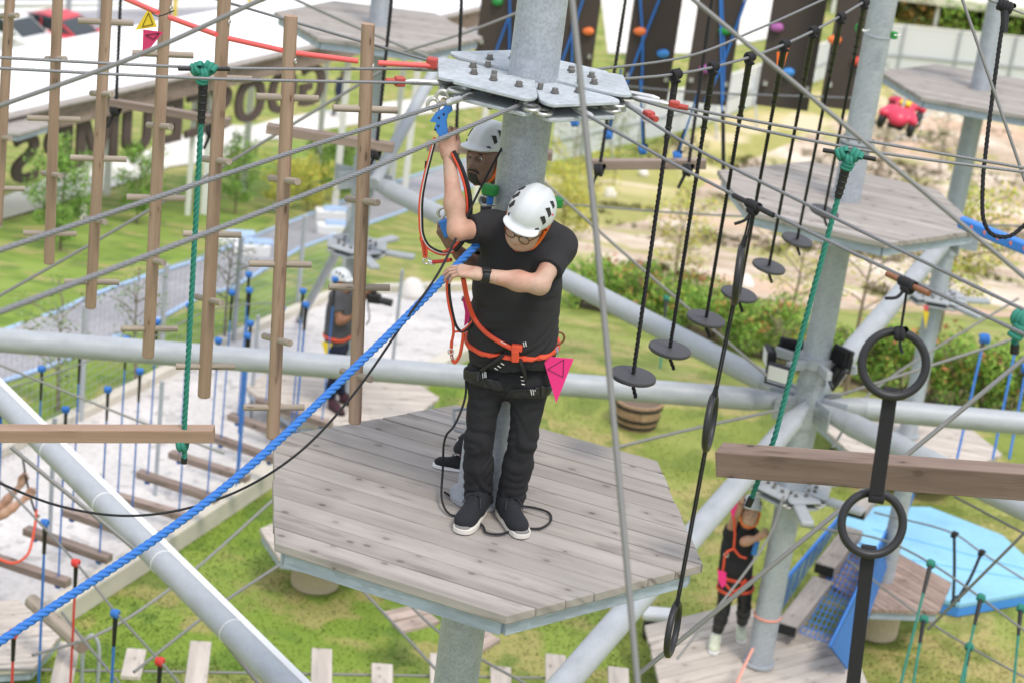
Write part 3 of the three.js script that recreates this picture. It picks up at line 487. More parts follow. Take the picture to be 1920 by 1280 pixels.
cable('thick grey cable from the top edge above the panels to the right edge', [D(1290, -10, 6), D(1560, 214, 6), D(1960, 552, 6)], 0.0085, M.tubeGrey);
cable('grey cable crossing the far right pole from the top edge to the right edge', [D(1800, -16, 9), D(1925, 345, 9)], 0.0085, M.tubeGrey);
cable('slim grey tube leaning past the anchor plate from top to bottom edge', [D(1072, -10, 5.6), D(1119, 450, 5.55), D(1152, 800, 5.5), D(1197, 1295, 5.4)], 0.0105, M.tubeGrey);
cable('thick grey cable slanting over the hanging logs at the upper left', [D(-20, 205, 6.5), D(250, 107, 6.5), D(505, -8, 6.5)], 0.0095, M.tubeGrey);
cable('grey cable behind the black rope, from the far hub to the thick pole', [D(755, 97, 15), D(870, 62, 15), D(1010, 8, 15)], 0.012, M.tubeGrey);
cable('dark grey cable from behind the thick pole down to the floodlight pole', [D(1010, 332, 16.4), D(1197, 498, 16.4), D(1440, 705, 16.4)], 0.015, M.tubeGrey);
cable('thin level cable behind the white helmet running right past the discs', [D(1000, 378, 19), D(1320, 402, 19), D(1960, 425, 19)], 0.012, M.tubeGrey);
cable('dark cable slanting behind the hanging logs from the left edge to the upper pole', [D(-20, 565, 15), D(235, 420, 15), D(640, 178, 15), D(715, 133, 15)], 0.014, M.tubeGrey);
cable('cable from behind the large platform up to the floodlight pole hub', [D(1060, 862, 15.5), D(1280, 808, 15.8), D(1470, 766, 16.4)], 0.015, M.tubeGrey);
cable('thick grey cable rising from the woman\'s platform across the beam to the right edge', [D(1195, 1266, 10), D(1560, 968, 10), D(1960, 640, 10)], 0.0155, M.tubeGrey);
cable('thin cable from the bottom edge past the woman to the low white plate', [D(1270, 1235, 16), D(1440, 1010, 16.6), D(1470, 930, 16.9)], 0.012, M.tubeGrey);
cable('grey cable from the floodlight hub up behind the big ring to the right edge', [D(1515, 759, 16.9), D(1960, 617, 17.5)], 0.016, M.tubeGrey);
cable('level grey cable carrying the row of bottom edge planks', [P(-30, 1254, 0.55), P(500, 1262, 0.55), P(1040, 1271, 0.55)], 0.014, M.tubeGrey);
cable('dark cable beside the broad pale strut at the lower left', [D(20, 838, 13), D(330, 1100, 13), D(500, 1300, 12.6)], 0.017, M.tubeGrey);
cable('thin dark cable over the white sand at the far left', [D(-20, 676, 16), D(262, 790, 16.3), D(420, 850, 16.5)], 0.012, M.wirePlain);
cable('dark slack cable over the lawn left of the large platform', [D(60, 1228, 15), D(190, 1186, 15.5), D(330, 1095, 16), D(525, 925, 17)], 0.014, M.wirePlain);
cable('grey cable over the lawn from the pale platform toward the bottom planks', [D(560, 1035, 15.6), D(410, 1135, 15), D(250, 1260, 14.4)], 0.014, M.tubeGrey);
cable('thin cable linking clips along the bottoms of the climbing panels', [D(1140, 158, 23), D(1290, 172, 22), D(1600, 184, 21)], 0.012, M.wire);
cable('dark cable over the white shelter and the rightmost log top', [D(545, -5, 16), D(676, 54, 16.5), D(860, 130, 17)], 0.014, M.wirePlain);
cable('thin cable at the lower right from the mat to the right edge', [D(1740, 1180, 15), D(1960, 960, 14)], 0.013, M.tubeGrey);
cable('grey cable slanting from the far right pole down through the big ring', [D(1910, 560, 20), D(1640, 730, 18.5), D(1560, 840, 17)], 0.014, M.tubeGrey);
cable('upper thin cable over the grass toward the brown platform', [D(1790, 930, 16), D(1960, 1020, 15.5)], 0.012, M.tubeGrey);
cable('thin cable from the lower white plate down to the green knotted ropes', [D(1500, 985, 17), D(1650, 1010, 16.6), D(1745, 1055, 16.2), D(1960, 1210, 15)], 0.011, M.wirePlain);
cable('lower thin cable through the second row of green knots', [D(1590, 1050, 17), D(1735, 1160, 16.2), D(1818, 1212, 15.8), D(1960, 1290, 15.2)], 0.011, M.wirePlain);
cable('thin cable from the big blue mat to the right edge, through the black knots', [D(1640, 960, 18.5), D(1790, 1000, 18), D(1841, 1035, 17.8), D(1960, 1110, 17.5)], 0.011, M.wirePlain);
cable('pale cable over the lawn under the pale platform, past the pair of planks', [D(640, 1065, 15.6), D(725, 1155, 15.2), D(850, 1290, 14.5)], 0.013, M.tubeGrey);
cable('pale cable behind the thick pole, on the far side of the pair of planks', [D(740, 1105, 15.6), D(830, 1190, 15.2), D(1000, 1290, 14.5)], 0.013, M.tubeGrey);
{ // red sleeve line through the hanging logs
  const L = [[822, 124], [690, 117], [545, 98], [420, 70], [310, 30], [200, -18], [100, -60]].map(([x, y]) => P(x, y, 7.24));
  const t = thing('red_line', 'red sleeved line threading the tops of the hanging logs', 'cable', L[0]);
  for (let i = 0; i + 1 < L.length; i++) part('sleeve', rod(vl(L[i], L[i + 1], i ? 0.13 : 0.03), vl(L[i], L[i + 1], i ? 0.93 : 0.86), 0.012, 0.012, 12), M.redSleeve, t);
  part('stop_block', box(P(810, 118, 7.25), 0.05, 0.05, 0.05, 0.01), M.redPlastic, t);
}
// ================================================================== hanging logs with dowels
{
  const z0 = 8.75;
  // [top x, top y, bottom x, bottom y, radius, depth, dowels: [fraction down the visible log, direction], label]
  const logs = [
    [690, 47, 665, 790, 0.031, 8.9, [[0.2, 0], [0.425, 1], [0.645, 0], [0.875, 1]], 'rightmost hanging log with dowel rungs, its flat top just under the steel anchor plate'],
    [545, 32, 511, 818, 0.0315, 9.0, [[0.18, 0], [0.37, 1], [0.57, 0], [0.755, 1], [0.925, 0]], 'second hanging log from the right, ending beside the large platform\'s left corner'],
    [422, -40, 382, 741, 0.032, 9.3, [[0.225, 0], [0.417, 1], [0.595, 0], [0.757, 1], [0.925, 0]], 'hanging log just right of the green knotted rope at the left'],
    [313, -60, 277, 667, 0.031, 9.75, [[0.21, 0], [0.39, 1], [0.575, 0], [0.74, 1], [0.925, 0]], 'hanging log under the yellow and pink pennants'],
    [204, -80, 169, 575, 0.03, 10.3, [[0.175, 0], [0.375, 1], [0.56, 0], [0.74, 1], [0.925, 0]], 'hanging log whose lower end overlaps the asphalt path'],
    [110, -80, 91, 492, 0.03, 10.9, [[0.32, 1], [0.515, 0], [0.7, 1], [0.9, 0]], 'hanging log right of the leftmost one, in front of the red car'],
    [22, -80, -6, 420, 0.03, 11.4, [[0.21, 1], [0.665, 1], [0.86, 0]], 'leftmost hanging log, partly cut by the left edge']];
  for (const [tx, ty, bx, by, r, z, dow, lab] of logs) {
    const a = D(tx, ty, z), hb = P(bx, by, 1); let y = a.y; // hang plumb below the top
    const b = Zp(bx, by, a.z); b.x = lerp(a.x, b.x, 1); b.z = a.z;
    const t = thing('hanging_log', lab, 'hanging log', a, 'logs hanging from the red line');
    const N = 10, pts = []; for (let i = 0; i <= N; i++) pts.push(vl(a, b, i / N).add(V(rr(-0.002, 0.002), 0, rr(-0.002, 0.002))));
    part('shaft', rod(a, b, r, r * 1.02, 28, 2, 0.22), M.log, t);
    for (const q of [a, b]) part('end_grain', new THREE.CylinderGeometry(r * 0.94, r * 0.94, 0.008, 28).applyMatrix4(new THREE.Matrix4().makeTranslation(q.x, q.y + (q === a ? 0.002 : -0.002), q.z)), M.beamPale, t);
    for (const [k, dir] of dow) {
      const c = vl(a, b, k), d = dir ? V(0.55, 0.24, 0.79).normalize() : V(0.96, 0.02, -0.28).normalize(), w = 0.147 * (0.97 + 0.06 * rnd());
      part('dowel', [rod(c.clone().addScaledVector(d, -w), c.clone().addScaledVector(d, w), 0.0165, 0.0165, 14, 2, 0.2)], M.dowel, t);
    }
    part('sleeve_ring', torus(P(tx, ty, a.y).copy(vl(a, b, 0.095)).add(V(r, 0, 0.01)), 0.011, 0.004, V(1, 0, 0.2), 16, 6), M.steel, t);
  }
}

// ================================================================== black discs on knotted ropes
{
  const d = [[1268, 139, 1187, 705, 9.65, 'nearest and lowest hanging black disc, above the wooden barrel'], [1338, 124, 1256, 655, 10.5, 'second nearest hanging black disc'], [1407, 106, 1324, 598, 11.4, 'third nearest hanging black disc, left of the edge-on black ring'], [1472, 82, 1386, 552, 12.2, 'fourth hanging black disc, behind the edge-on black ring'], [1526, 57, 1442, 500, 13.2, 'fifth hanging black disc, middle right in the row'], [1578, 31, 1495, 450, 14.1, 'second farthest hanging black disc, just below the high platform edge'], [1622, 4, 1546, 397, 14.9, 'farthest hanging black disc, in front of the high platform']];
  d.forEach(([kx, ky, x, y, z, lab], i) => {
    const k = P(kx, ky, 7.2), c = D(x, y, z), s = [0.115, 0.115, 0.115, 0.115, 0.115, 0.115, 0.115][i] * 1;
    const e = k.clone(); e.x = c.x; e.z = c.z; e.y = k.y;
    const t = thing('hanging_disc', lab, 'hanging disc', c, 'discs hanging from the cable');
    const tilt = new THREE.Quaternion().setFromEuler(new THREE.Euler(0.0 + i * 0.015, 0, -0.05 - i * 0.02));
    part('disc', new THREE.LatheGeometry([[0, -0.012], [s * 0.95, -0.012], [s, -0.007], [s, 0.007], [s * 0.96, 0.012], [0, 0.012]].map(p => new THREE.Vector2(...p)), 48).applyQuaternion(tilt).translate(c.x, c.y, c.z), M.disc, t);
    const top = vl(k, c, 0.22), bot = c.clone().add(V(0, -0.11, 0)).add(V(i === 0 ? 0.03 : 0.04, 0, 0));
    part('rope', rope([top, vl(k, c, 0.6), c.clone().add(V(0, 0.01, 0))], 0.011), M.blackRope, t);
    part('wrapped_throat', [rod(k, vl(k, c, 0.1), 0.017, 0.0165, 10), rod(vl(k, c, 0.1), top, 0.0165, 0.012, 10), ...[0.03, 0.06, 0.09, 0.13, 0.17, 0.2].map(q => torus(vl(k, c, q), 0.0145, 0.004, c.clone().sub(k), 14, 6))], M.tape, t);
    part('knot', [knotGeo(k, P(1407, 107, H).sub(P(1268, 139, H)), 0.013, 4), knotGeo(k.clone().add(V(0, -0.025, 0.01)), V(1, 0.6, 0.3), 0.011, 2.5)], M.blackRope, t);
    part('rope_tail', [rope([c.clone().add(V(0, -0.012, 0)), c.clone().add(V(0.005, -0.04, 0)), bot], 0.01), knotGeo(c.clone().add(V(0, -0.03, 0)), V(1, 0, 0), 0.012, 2)], M.blackRope, t);
  });
  // pennant tape on the fourth rope
  const q = D(1464, 128, 11.4), pn = (lab, c, w, h, m, dx) => { const s = new THREE.Shape([new THREE.Vector2(-w / 2, 0), new THREE.Vector2(w / 2, 0), new THREE.Vector2(w * 0.1 + dx, -h)]); return new THREE.ExtrudeGeometry(s, { depth: 0.002, bevelEnabled: false }).rotateY(0.5).translate(c.x, c.y, c.z); };
  solo('pennant', 'faded yellow and orange pennant folded round a black disc rope', 'pennant', [pn('', q.clone().add(V(0.01, 0.16, 0.02)), 0.05, 0.36, 0, -0.03), pn('', q.clone().add(V(-0.02, 0.1, 0.025)), 0.05, 0.22, 0, 0.01)], M.orange, q);
}

// ================================================================== black rings, cords and strap
{
  const k = P(1703, 532, H), ringC = Zp(1677, 682, k.z), R = 0.11, ax = V(0.05, -0.18, 1);
  const t = thing('gym_ring', 'upper black ring hanging open to view at the right', 'ring', ringC);
  part('ring', torus(ringC, R, 0.0155, V(0.05, 0.3, 1), 56, 16), M.rubber, t);
  part('cord', tube([k, ringC.clone().add(V(0, R + 0.006, 0))], 0.005, 6), M.blackRope, t);
  part('cord_tie', [tube([ringC.clone().add(V(0, R - 0.015, 0.015)), ringC.clone().add(V(0.004, R - 0.035, 0.02)), ringC.clone().add(V(0.016, R - 0.06, 0.02))], 0.005, 6), knotGeo(ringC.clone().add(V(0, R, 0)), V(1, 0, 0), 0.014, 2)], M.blackRope, t);
  const dir = P(1960, 645, H).sub(P(1488, 420, H));
  part('knot', [knotGeo(k, dir, 0.0095, 6), knotGeo(k.clone().add(V(0, -0.016, 0.008)), dir, 0.0085, 4)], M.blackRope, t);
  part('knot_tail', tube([k, k.clone().add(V(-0.03, -0.045, 0.02)), k.clone().add(V(-0.07, -0.055, 0.02))], 0.006, 6), M.blackRope, t);
  const dn = dir.clone().normalize(); part('copper_sleeve', [rod(k.clone().addScaledVector(dn, -0.1), k.clone().addScaledVector(dn, 0.1), 0.0105, 0.0105, 10)], M.copper, t);
  const r2 = Zp(1636, 981, ringC.z), t2 = thing('gym_ring', 'lower black ring hanging open to view in front of the wooden beam', 'ring', r2);
  part('ring', torus(r2, R, 0.0155, V(0.1, 0.35, 1), 56, 16), M.rubber, t2);
  const st = thing('webbing_strap', 'wide black webbing strap running through both open black rings', 'strap', ringC);
  const flat = (a, b, w) => { const x = b.clone().sub(a), L = x.length(), g = new RoundedBoxGeometry(L, 0.006, w, 1, 0.002); uvBox(g, 0.3, 0.1); const y = V(0, 0.25, 1).normalize(), xx = x.normalize(), zz = xx.clone().cross(y).normalize(), yy = zz.clone().cross(xx); return g.applyMatrix4(new THREE.Matrix4().makeBasis(xx, yy, zz).setPosition(vl(a, b, 0.5))); };
  const wA = 0.05;
  part('upper_length', [flat(Zp(1670, 738, ringC.z + 0.016), Zp(1643, 928, ringC.z + 0.016), wA), flat(Zp(1670, 740, ringC.z - 0.016), Zp(1644, 928, ringC.z - 0.016), wA), new THREE.CylinderGeometry(0.021, 0.021, wA, 20).rotateZ(1.57).translate(...Zp(1670, 737, ringC.z).toArray())], M.strap, st);
  part('lower_length', [flat(Zp(1629, 1034, ringC.z + 0.016), Zp(1598, 1300, ringC.z + 0.016), wA), new THREE.CylinderGeometry(0.021, 0.021, wA, 20).rotateZ(1.57).translate(...Zp(1629, 1032, ringC.z).toArray()), new THREE.CylinderGeometry(0.021, 0.021, wA, 20).rotateZ(1.57).translate(...Zp(1644, 932, ringC.z).toArray())], M.strap, st);
  // edge-on rings on a cord
  const k2 = P(1413, 385, H), dir2 = P(1488, 420, H).sub(P(1280, 316, H)), zc = k2.z;
  const spots = [[1385, 515, 112, 'uppermost of the three black rings seen edge on, in front of the discs'], [1332, 791, 110, 'middle of the three black rings seen edge on'], [1262, 1179, 104, 'lowest of the three black rings seen edge on, below the large platform corner']];
  const cs = spots.map(([x, y]) => Zp(x, y, zc));
  spots.forEach(([x, y, h, lab], i) => {
    const c = cs[i], t = thing('gym_ring', lab, 'ring', c); part('ring', torus(c, R - 0.005, 0.0135, V(1, 0.05, i === 0 ? 0.13 : 0.17 + i * 0.04), 48, 14), M.rubber, t);
    const prev = i ? cs[i - 1].clone().add(V(0, -R - 0.01, 0)) : k2; const nxt = c.clone().add(V(0, R + 0.015, 0));
    part('cord', [tube([prev.clone().add(V(0.004, 0, 0.004)), nxt.clone().add(V(0.003, -0.03, 0.012))], 0.0045, 6), tube([prev.clone().add(V(-0.004, 0, -0.004)), nxt.clone().add(V(-0.003, -0.03, -0.012))], 0.0045, 6)], M.blackRope, t);
    part('whipping', [rod(nxt.clone().add(V(0, 0.03, 0)), nxt.clone().add(V(0, -0.01, 0)), 0.007, 0.013, 10), rod(c.clone().add(V(0, -R + 0.008, 0)), c.clone().add(V(0, -R - 0.02, 0)), 0.012, 0.006, 10)], M.tape, t);
    if (i === 0) { part('knot', [knotGeo(k2, dir2, 0.0095, 6), knotGeo(k2.clone().add(V(0, -0.018, 0.007)), dir2, 0.0085, 4)], M.blackRope, t); part('knot_tail', tube([k2, k2.clone().add(V(-0.02, -0.05, 0.02)), k2.clone().add(V(-0.06, -0.075, 0.02))], 0.006, 6), M.blackRope, t); const e = dir2.clone().normalize(); part('tape_sleeve', rod(k2.clone().addScaledVector(e, -0.12), k2.clone().addScaledVector(e, 0.12), 0.0105, 0.0105, 10), M.tape, t); }
  });
}

// ================================================================== swinging wooden beams near the camera, green ropes and knots
function greenHang(t, k, end, tail, dir) {
  part('knot', [knotGeo(k.clone().addScaledVector(dir, -0.026), V(1, 0.5, 0.3), 0.0155, 2.2), knotGeo(k.clone().addScaledVector(dir, 0.026), V(1, -0.5, 0.3), 0.0155, 2.2), knotGeo(k.clone().add(V(0, -0.04, 0.012)), V(0.3, 1, 0.2), 0.0135, 2.4), knotGeo(k.clone().add(V(0.005, -0.018, 0.016)), dir, 0.013, 2)], M.greenRope, t);
  part('wire_sleeve', rod(k.clone().addScaledVector(dir, -0.11), k.clone().addScaledVector(dir, 0.11), 0.0095, 0.0095, 10), M.tape, t);
  const w = vl(k, end, 0.035), w2 = vl(k, end, 0.145);
  part('wrapped_throat', [rod(w, w2, 0.021, 0.0155, 12), ...[0.05, 0.07, 0.09, 0.11, 0.13].map(q => torus(vl(k, end, q), 0.0185 - (q - 0.05) * 0.04, 0.0045, end.clone().sub(k).add(V(0.06, 0, 0)), 16, 6))], M.tape, t);
  part('rope', rope([w2, vl(k, end, 0.5), end], 0.0125), M.greenRope, t);
  part('rope_tail', rope([end, vl(end, tail, 0.5), tail], 0.0125), M.greenRope, t);
}
{
  const k = P(382, 129, H), end = D(345, 798, k.clone().sub(EYE).dot(fwd) + 0.55), zE = end.clone().sub(EYE).dot(fwd);
  const e2 = Zp(345, 800, k.z);
  const t = thing('swing_beam', 'wooden beam entering from the left edge, hung on a green rope', 'swing beam', e2);
  const zc = e2.clone().sub(EYE).dot(fwd) + 0.03, c1 = D(401, 813, zc), c0 = D(-60, 812, zc);
  part('beam', bar(c0, c1, 0.062, 0.075, 0.004), M.beamPale, t);
  greenHang(t, k, e2.clone().add(V(0, 0.03, 0)), Zp(345, 866, k.z), P(826, 129, H).sub(P(400, 127, H)).normalize());
  part('stop_knot', knotGeo(Zp(342, 834, k.z), V(1, 0.1, 0), 0.016, 2), M.greenRope, t);
  part('rope_tip', rod(Zp(345, 858, k.z), Zp(344, 868, k.z), 0.014, 0.014, 10), M.tape, t);
}
{
  const k = P(1593, 290, H), e = Zp(1449, 840, k.z);
  const t = thing('swing_beam', 'thick wooden beam across the right side, hung on a green rope behind the black strap', 'swing beam', e);
  const zc = e.clone().sub(EYE).dot(fwd), c0 = D(1349, 862, zc + 0.0), c1 = D(2000, 908, zc - 0.55);
  part('beam', bar(c0.clone().add(V(0, 0.003, 0)), c1.clone().add(V(0, -0.004, 0)), 0.118, 0.13, 0.006), std({ map: T.beam, color: C(0.8, 0.74, 0.7), bumpMap: T.beam, bumpScale: 0.002, roughness: 0.8 }), t);
  greenHang(t, k, e.clone().add(V(0, 0.05, 0.0)), Zp(1405, 945, k.z), P(1960, 328, H).sub(P(1280, 210, H)).normalize());
  part('rope_tip', rod(Zp(1410, 932, k.z), Zp(1403, 948, k.z), 0.015, 0.015, 10), M.tape, t);
}
{ // green knot at the right edge
  const k = P(1918, 600, H), t = thing('rope_knot', 'green rope knot and tail at the right edge on the ring cable', 'knot', k), d = P(1960, 645, H).sub(P(1488, 420, H)).normalize();
  part('knot', [knotGeo(k, d, 0.016, 2.5), knotGeo(k.clone().add(V(-0.01, -0.035, 0.015)), V(0.4, 0.8, 0), 0.014, 2.5)], M.greenRope, t); part('tail', rope([k.clone().add(V(0, -0.03, 0.02)), Zp(1906, 625, k.z), Zp(1903, 658, k.z)], 0.0125), M.greenRope, t); part('tail_tip', rod(Zp(1904, 645, k.z), Zp(1903, 662, k.z), 0.015, 0.015, 10), M.tape, t);
}
// thick blue rope and black cords
{
  const a = D(905, 448, 8.62), b = D(700, 655, 8.25), c = D(400, 930, 7.75), d = D(-30, 1222, 7.2);
  solo('blue_rope', 'thick blue laid rope rising from the lower left corner to the men', 'rope', rope([a, b, c, d], 0.0168, 0.092, 8, 12), M.blueRope, d);
  const top = P(965, 225, 7.02), pl = thing('cord_pulley', 'small black pulley hanging under the anchor plate in front of the thick pole', 'pulley', top), q = top.clone().sub(EYE).dot(fwd);
  part('side_plate', [bar(D(962, 232, q), D(958, 250, q), 0.03, 0.006, 0.002, V(1, 0, 0)), rod(D(964, 228, q), D(958, 246, q), 0.014, 0.018, 12)], M.black, pl);
  part('sheave', torus(D(959, 243, q), 0.012, 0.006, V(1, 0, 0.4), 20, 8), M.steel, pl); part('shackle', [torus(D(967, 222, q), 0.012, 0.004, V(1, 0, 0.3), 16, 8), rod(D(968, 212, q), D(966, 224, q), 0.005, 0.005, 8)], M.steel, pl);
  const pts = [[956, 250, q], [905, 345, q - 0.15], [862, 432, q - 0.25], [820, 515, q - 0.35], [760, 600, q - 0.4], [660, 742, q - 0.5], [560, 848, q - 0.6], [450, 918, q - 0.65], [330, 957, q - 0.7], [220, 966, q - 0.75], [100, 945, q - 0.8], [-30, 893, q - 0.85]].map(p => D(...p));
  solo('black_cord', 'thin black cord swooping from the pulley to the left edge', 'cord', tube(pts, 0.0055, 8, 120), M.blackRope, pts[0]);
  solo('black_cord', 'short black cord hanging from the pulley down behind the nearer white helmet', 'cord', tube([D(965, 247, q + 0.03), D(958, 300, q + 0.05), D(954, 372, q + 0.05)], 0.0055, 8), M.blackRope, D(958, 300, q));
  const fl = (x, y) => P(x, y, 5.198), cd = [D(873, 690, 8.95), D(872, 745, 8.95), D(850, 800, 8.95), D(834, 850, 9.0), fl(826, 915), fl(829, 950), fl(846, 965), fl(875, 966), fl(905, 985), fl(912, 998), fl(935, 1001), fl(975, 990), fl(1012, 990), fl(1033, 975), fl(1028, 960), fl(1000, 951), fl(965, 947)];
  cd[4].y += 0.1; cd[5].y += 0.02; cd[3].y += 0.1;
  solo('black_cord', 'thin black cord hanging beside the legs and coiled round the shoes on the platform', 'cord', tube(cd, 0.0055, 8, 160), M.blackRope, fl(870, 960));
  solo('black_cord', 'short black cord end lying at the foot of the thick pole', 'cord', tube([fl(833, 922), fl(848, 930), fl(866, 926), fl(868, 940), fl(876, 950)], 0.0055, 8, 40), M.blackRope, fl(850, 930));
}
{ // staple handle on the pole
  const q = [[852, 766], [889, 762], [890, 770]], c = PM.clone().add(V(-0.11, 5.5, 0)), t = thing('step_staple', 'grey steel staple standing on the platform behind the black trousers', 'staple', c);
  const z = 9.52, b = [D(886, 765, z), D(850, 768, z - 0.1), D(852, 806, z - 0.12), D(884, 814, z - 0.02)];
  part('frame', [0, 1, 2].map(i => rod(b[i], b[i + 1], 0.0075, 0.0075, 10)), M.galvPale, t); part('cross_rod', rod(vl(b[1], b[2], 0.6), vl(b[0], b[3], 0.6), 0.007, 0.007, 8), M.galvPale, t);
}
// ================================================================== planks hung low over the sand and lawn
function hungBeam(lab, a, b, rope_, top, r = 0.045, ends = [0.12, 0.88], mat = M.beam, cat = 'hanging beam') {
  const t = thing('hung_beam', lab, cat, vl(a, b, 0.5));
  part('beam', bar(a, b, r * 1.6, r * 2.2, 0.006), mat, t);
  for (const e of ends) {
    const p = vl(a, b, e), k = p.clone().setY(top);
    part('rope', tube([p.clone().add(V(0, -0.06, 0)), k.clone().add(V(0, -0.3, 0))], 0.0085, 6), rope_, t);
    part('wrapped_throat', rod(k.clone().add(V(0, -0.3, 0)), k.clone().add(V(0, -0.03, 0)), 0.0115, 0.0155, 8), M.tape, t);
    part('knot', [knotGeo(k, V(1, 0, 0.4), 0.0175, 2.2)], rope_, t); part('stop_knot', knotGeo(p.clone().add(V(0, -0.055, 0)), V(1, 0, 0.2), 0.016, 2), rope_, t);
  }
}
const lowB = (lab, x0, y0, x1, y1, h = 0.55) => hungBeam(lab, P(x0, y0, h), P(x1, y1, h), M.blueRope, 2.2);
lowB('weathered beam on blue ropes over the sand, nearest the large platform\'s left corner', 319, 850, 465, 897);
lowB('weathered beam on blue ropes above the end of the sagging black cord', 259, 887, 406, 936);
lowB('weathered beam on blue ropes where the black cord sags lowest', 202, 926, 353, 970);
lowB('weathered beam on blue ropes partly behind the broad pale strut', 118, 957, 262, 1006);
lowB('weathered beam on blue ropes left of the broad pale strut', 47, 993, 205, 1048);
lowB('weathered beam on blue ropes at the left edge below the reaching arms', -30, 1040, 128, 1093);
lowB('weathered beam on blue ropes left of the second hanging log\'s foot', 430, 779, 560, 824);
lowB('weathered beam on blue ropes behind the second hanging log\'s foot', 482, 750, 620, 797);
lowB('weathered beam on blue ropes just below the cut wooden beam at the left', 400, 820, 520, 862);
for (const [x, y, l] of [[150, 760, 'thin upright steel post in the sand behind the cut wooden beam'], [92, 1010, 'thin grey post in the sand left of the broad pale strut'], [290, 930, 'thin grey post in the sand beside the sagging black cord'], [468, 790, 'thin grey post in the sand behind the second hanging log'], [735, 690, 'thin grey post in the sand left of the men\'s knees']]) { const a = G(x, y), z = a.clone().setY(1.3); solo('thin_post', l, 'post', rod(a, z, 0.022, 0.022, 10), M.galv, a); }
for (const [x, y, h, l] of [[468, 545, 2.2, 'tall blue rope with blue knot between the second and third hanging logs'], [464, 630, 2.2, 'blue rope whose lower knot sits just above the long level pipe'], [574, 572, 2.2, 'blue rope with blue knot beside the slim white strut'], [3, 727, 2.2, 'blue rope with blue knot at the left edge above the cut beam'], [84, 980, 1.9, 'blue rope with blue knot crossing the beams left of the broad strut'], [216, 1150, 1.9, 'blue rope with blue knot on the pale cable over the lawn']]) {
  const k = P(x, y, h), t = thing('hanging_rope', l, 'rope', k); part('knot', knotGeo(k, V(1, 0, 0.4), 0.0175, 2.4), M.blueRope, t); part('wrapped_throat', rod(k.clone().add(V(0, -0.02, 0)), k.clone().add(V(0, -0.27, 0)), 0.02, 0.015, 8), M.tape, t); part('rope', tube([k.clone().add(V(0, -0.25, 0)), k.clone().setY(h - 1.6)], 0.0115, 6), M.blueRope, t);
}
for (const [x, y, l] of [[142, 1055, 'red rope with red knot over the pale kerb at the lower left'], [300, 1240, 'red rope with red knot between the bottom left planks'], [25, 1188, 'red rope with red knot at the lower left corner platform']]) {
  const k = P(x, y, 1.9), t = thing('hanging_rope', l, 'rope', k); part('knot', knotGeo(k, V(1, 0, 0.4), 0.0175, 2.4), M.redRope, t); part('wrapped_throat', rod(k.clone().add(V(0, -0.02, 0)), k.clone().add(V(0, -0.22, 0)), 0.019, 0.014, 8), M.tape, t); part('rope', tube([k.clone().add(V(0, -0.2, 0)), k.clone().setY(0.5)], 0.0105, 6), M.redRope, t);
}
cable('pale cable carrying the red and blue knots over the lawn at the lower left', [P(-20, 880, 1.9), P(142, 1055, 1.9), P(216, 1147, 1.9), P(300, 1240, 1.9), P(345, 1292, 1.9)], 0.011, M.tubeGrey);
cable('pale cable from the pale log to the bottom left planks', [P(115, 1148, 1.3), P(160, 1205, 1.3), P(235, 1295, 1.3)], 0.013, M.tubeGrey);
cable('thin cable on which the blue knots hang over the sand', [P(-20, 738, 2.2), P(82, 707, 2.2), P(155, 680, 2.2), P(293, 629, 2.2), P(413, 577, 2.2), P(574, 566, 2.2)], 0.008, M.tubeGrey);
{ const a = P(58, 1126, 0.9), b = P(155, 1212, 0.9); const t = thing('pale_log', 'short pale barkless log hung slanting on a red rope, lower left', 'log', a); part('shaft', rod(a, b, 0.062, 0.062, 24, 2, 0.3), M.dowel, t); part('end_grain', rod(b, b.clone().add(b.clone().sub(a).normalize().multiplyScalar(0.004)), 0.058, 0.058, 20), M.beam, t); }
{ const a = P(172, 1190, 0.9), t = thing('steel_hoop', 'small grey steel hoop standing on the lawn beside the pale log', 'hoop', a.clone().setY(0)); const c = a; part('frame', tube([V(c.x - 0.05, 0, c.z), V(c.x - 0.05, c.y - 0.06, c.z), V(c.x, c.y, c.z), V(c.x + 0.05, c.y - 0.06, c.z), V(c.x + 0.05, 0, c.z)], 0.016, 10, 40), M.galv, t); }
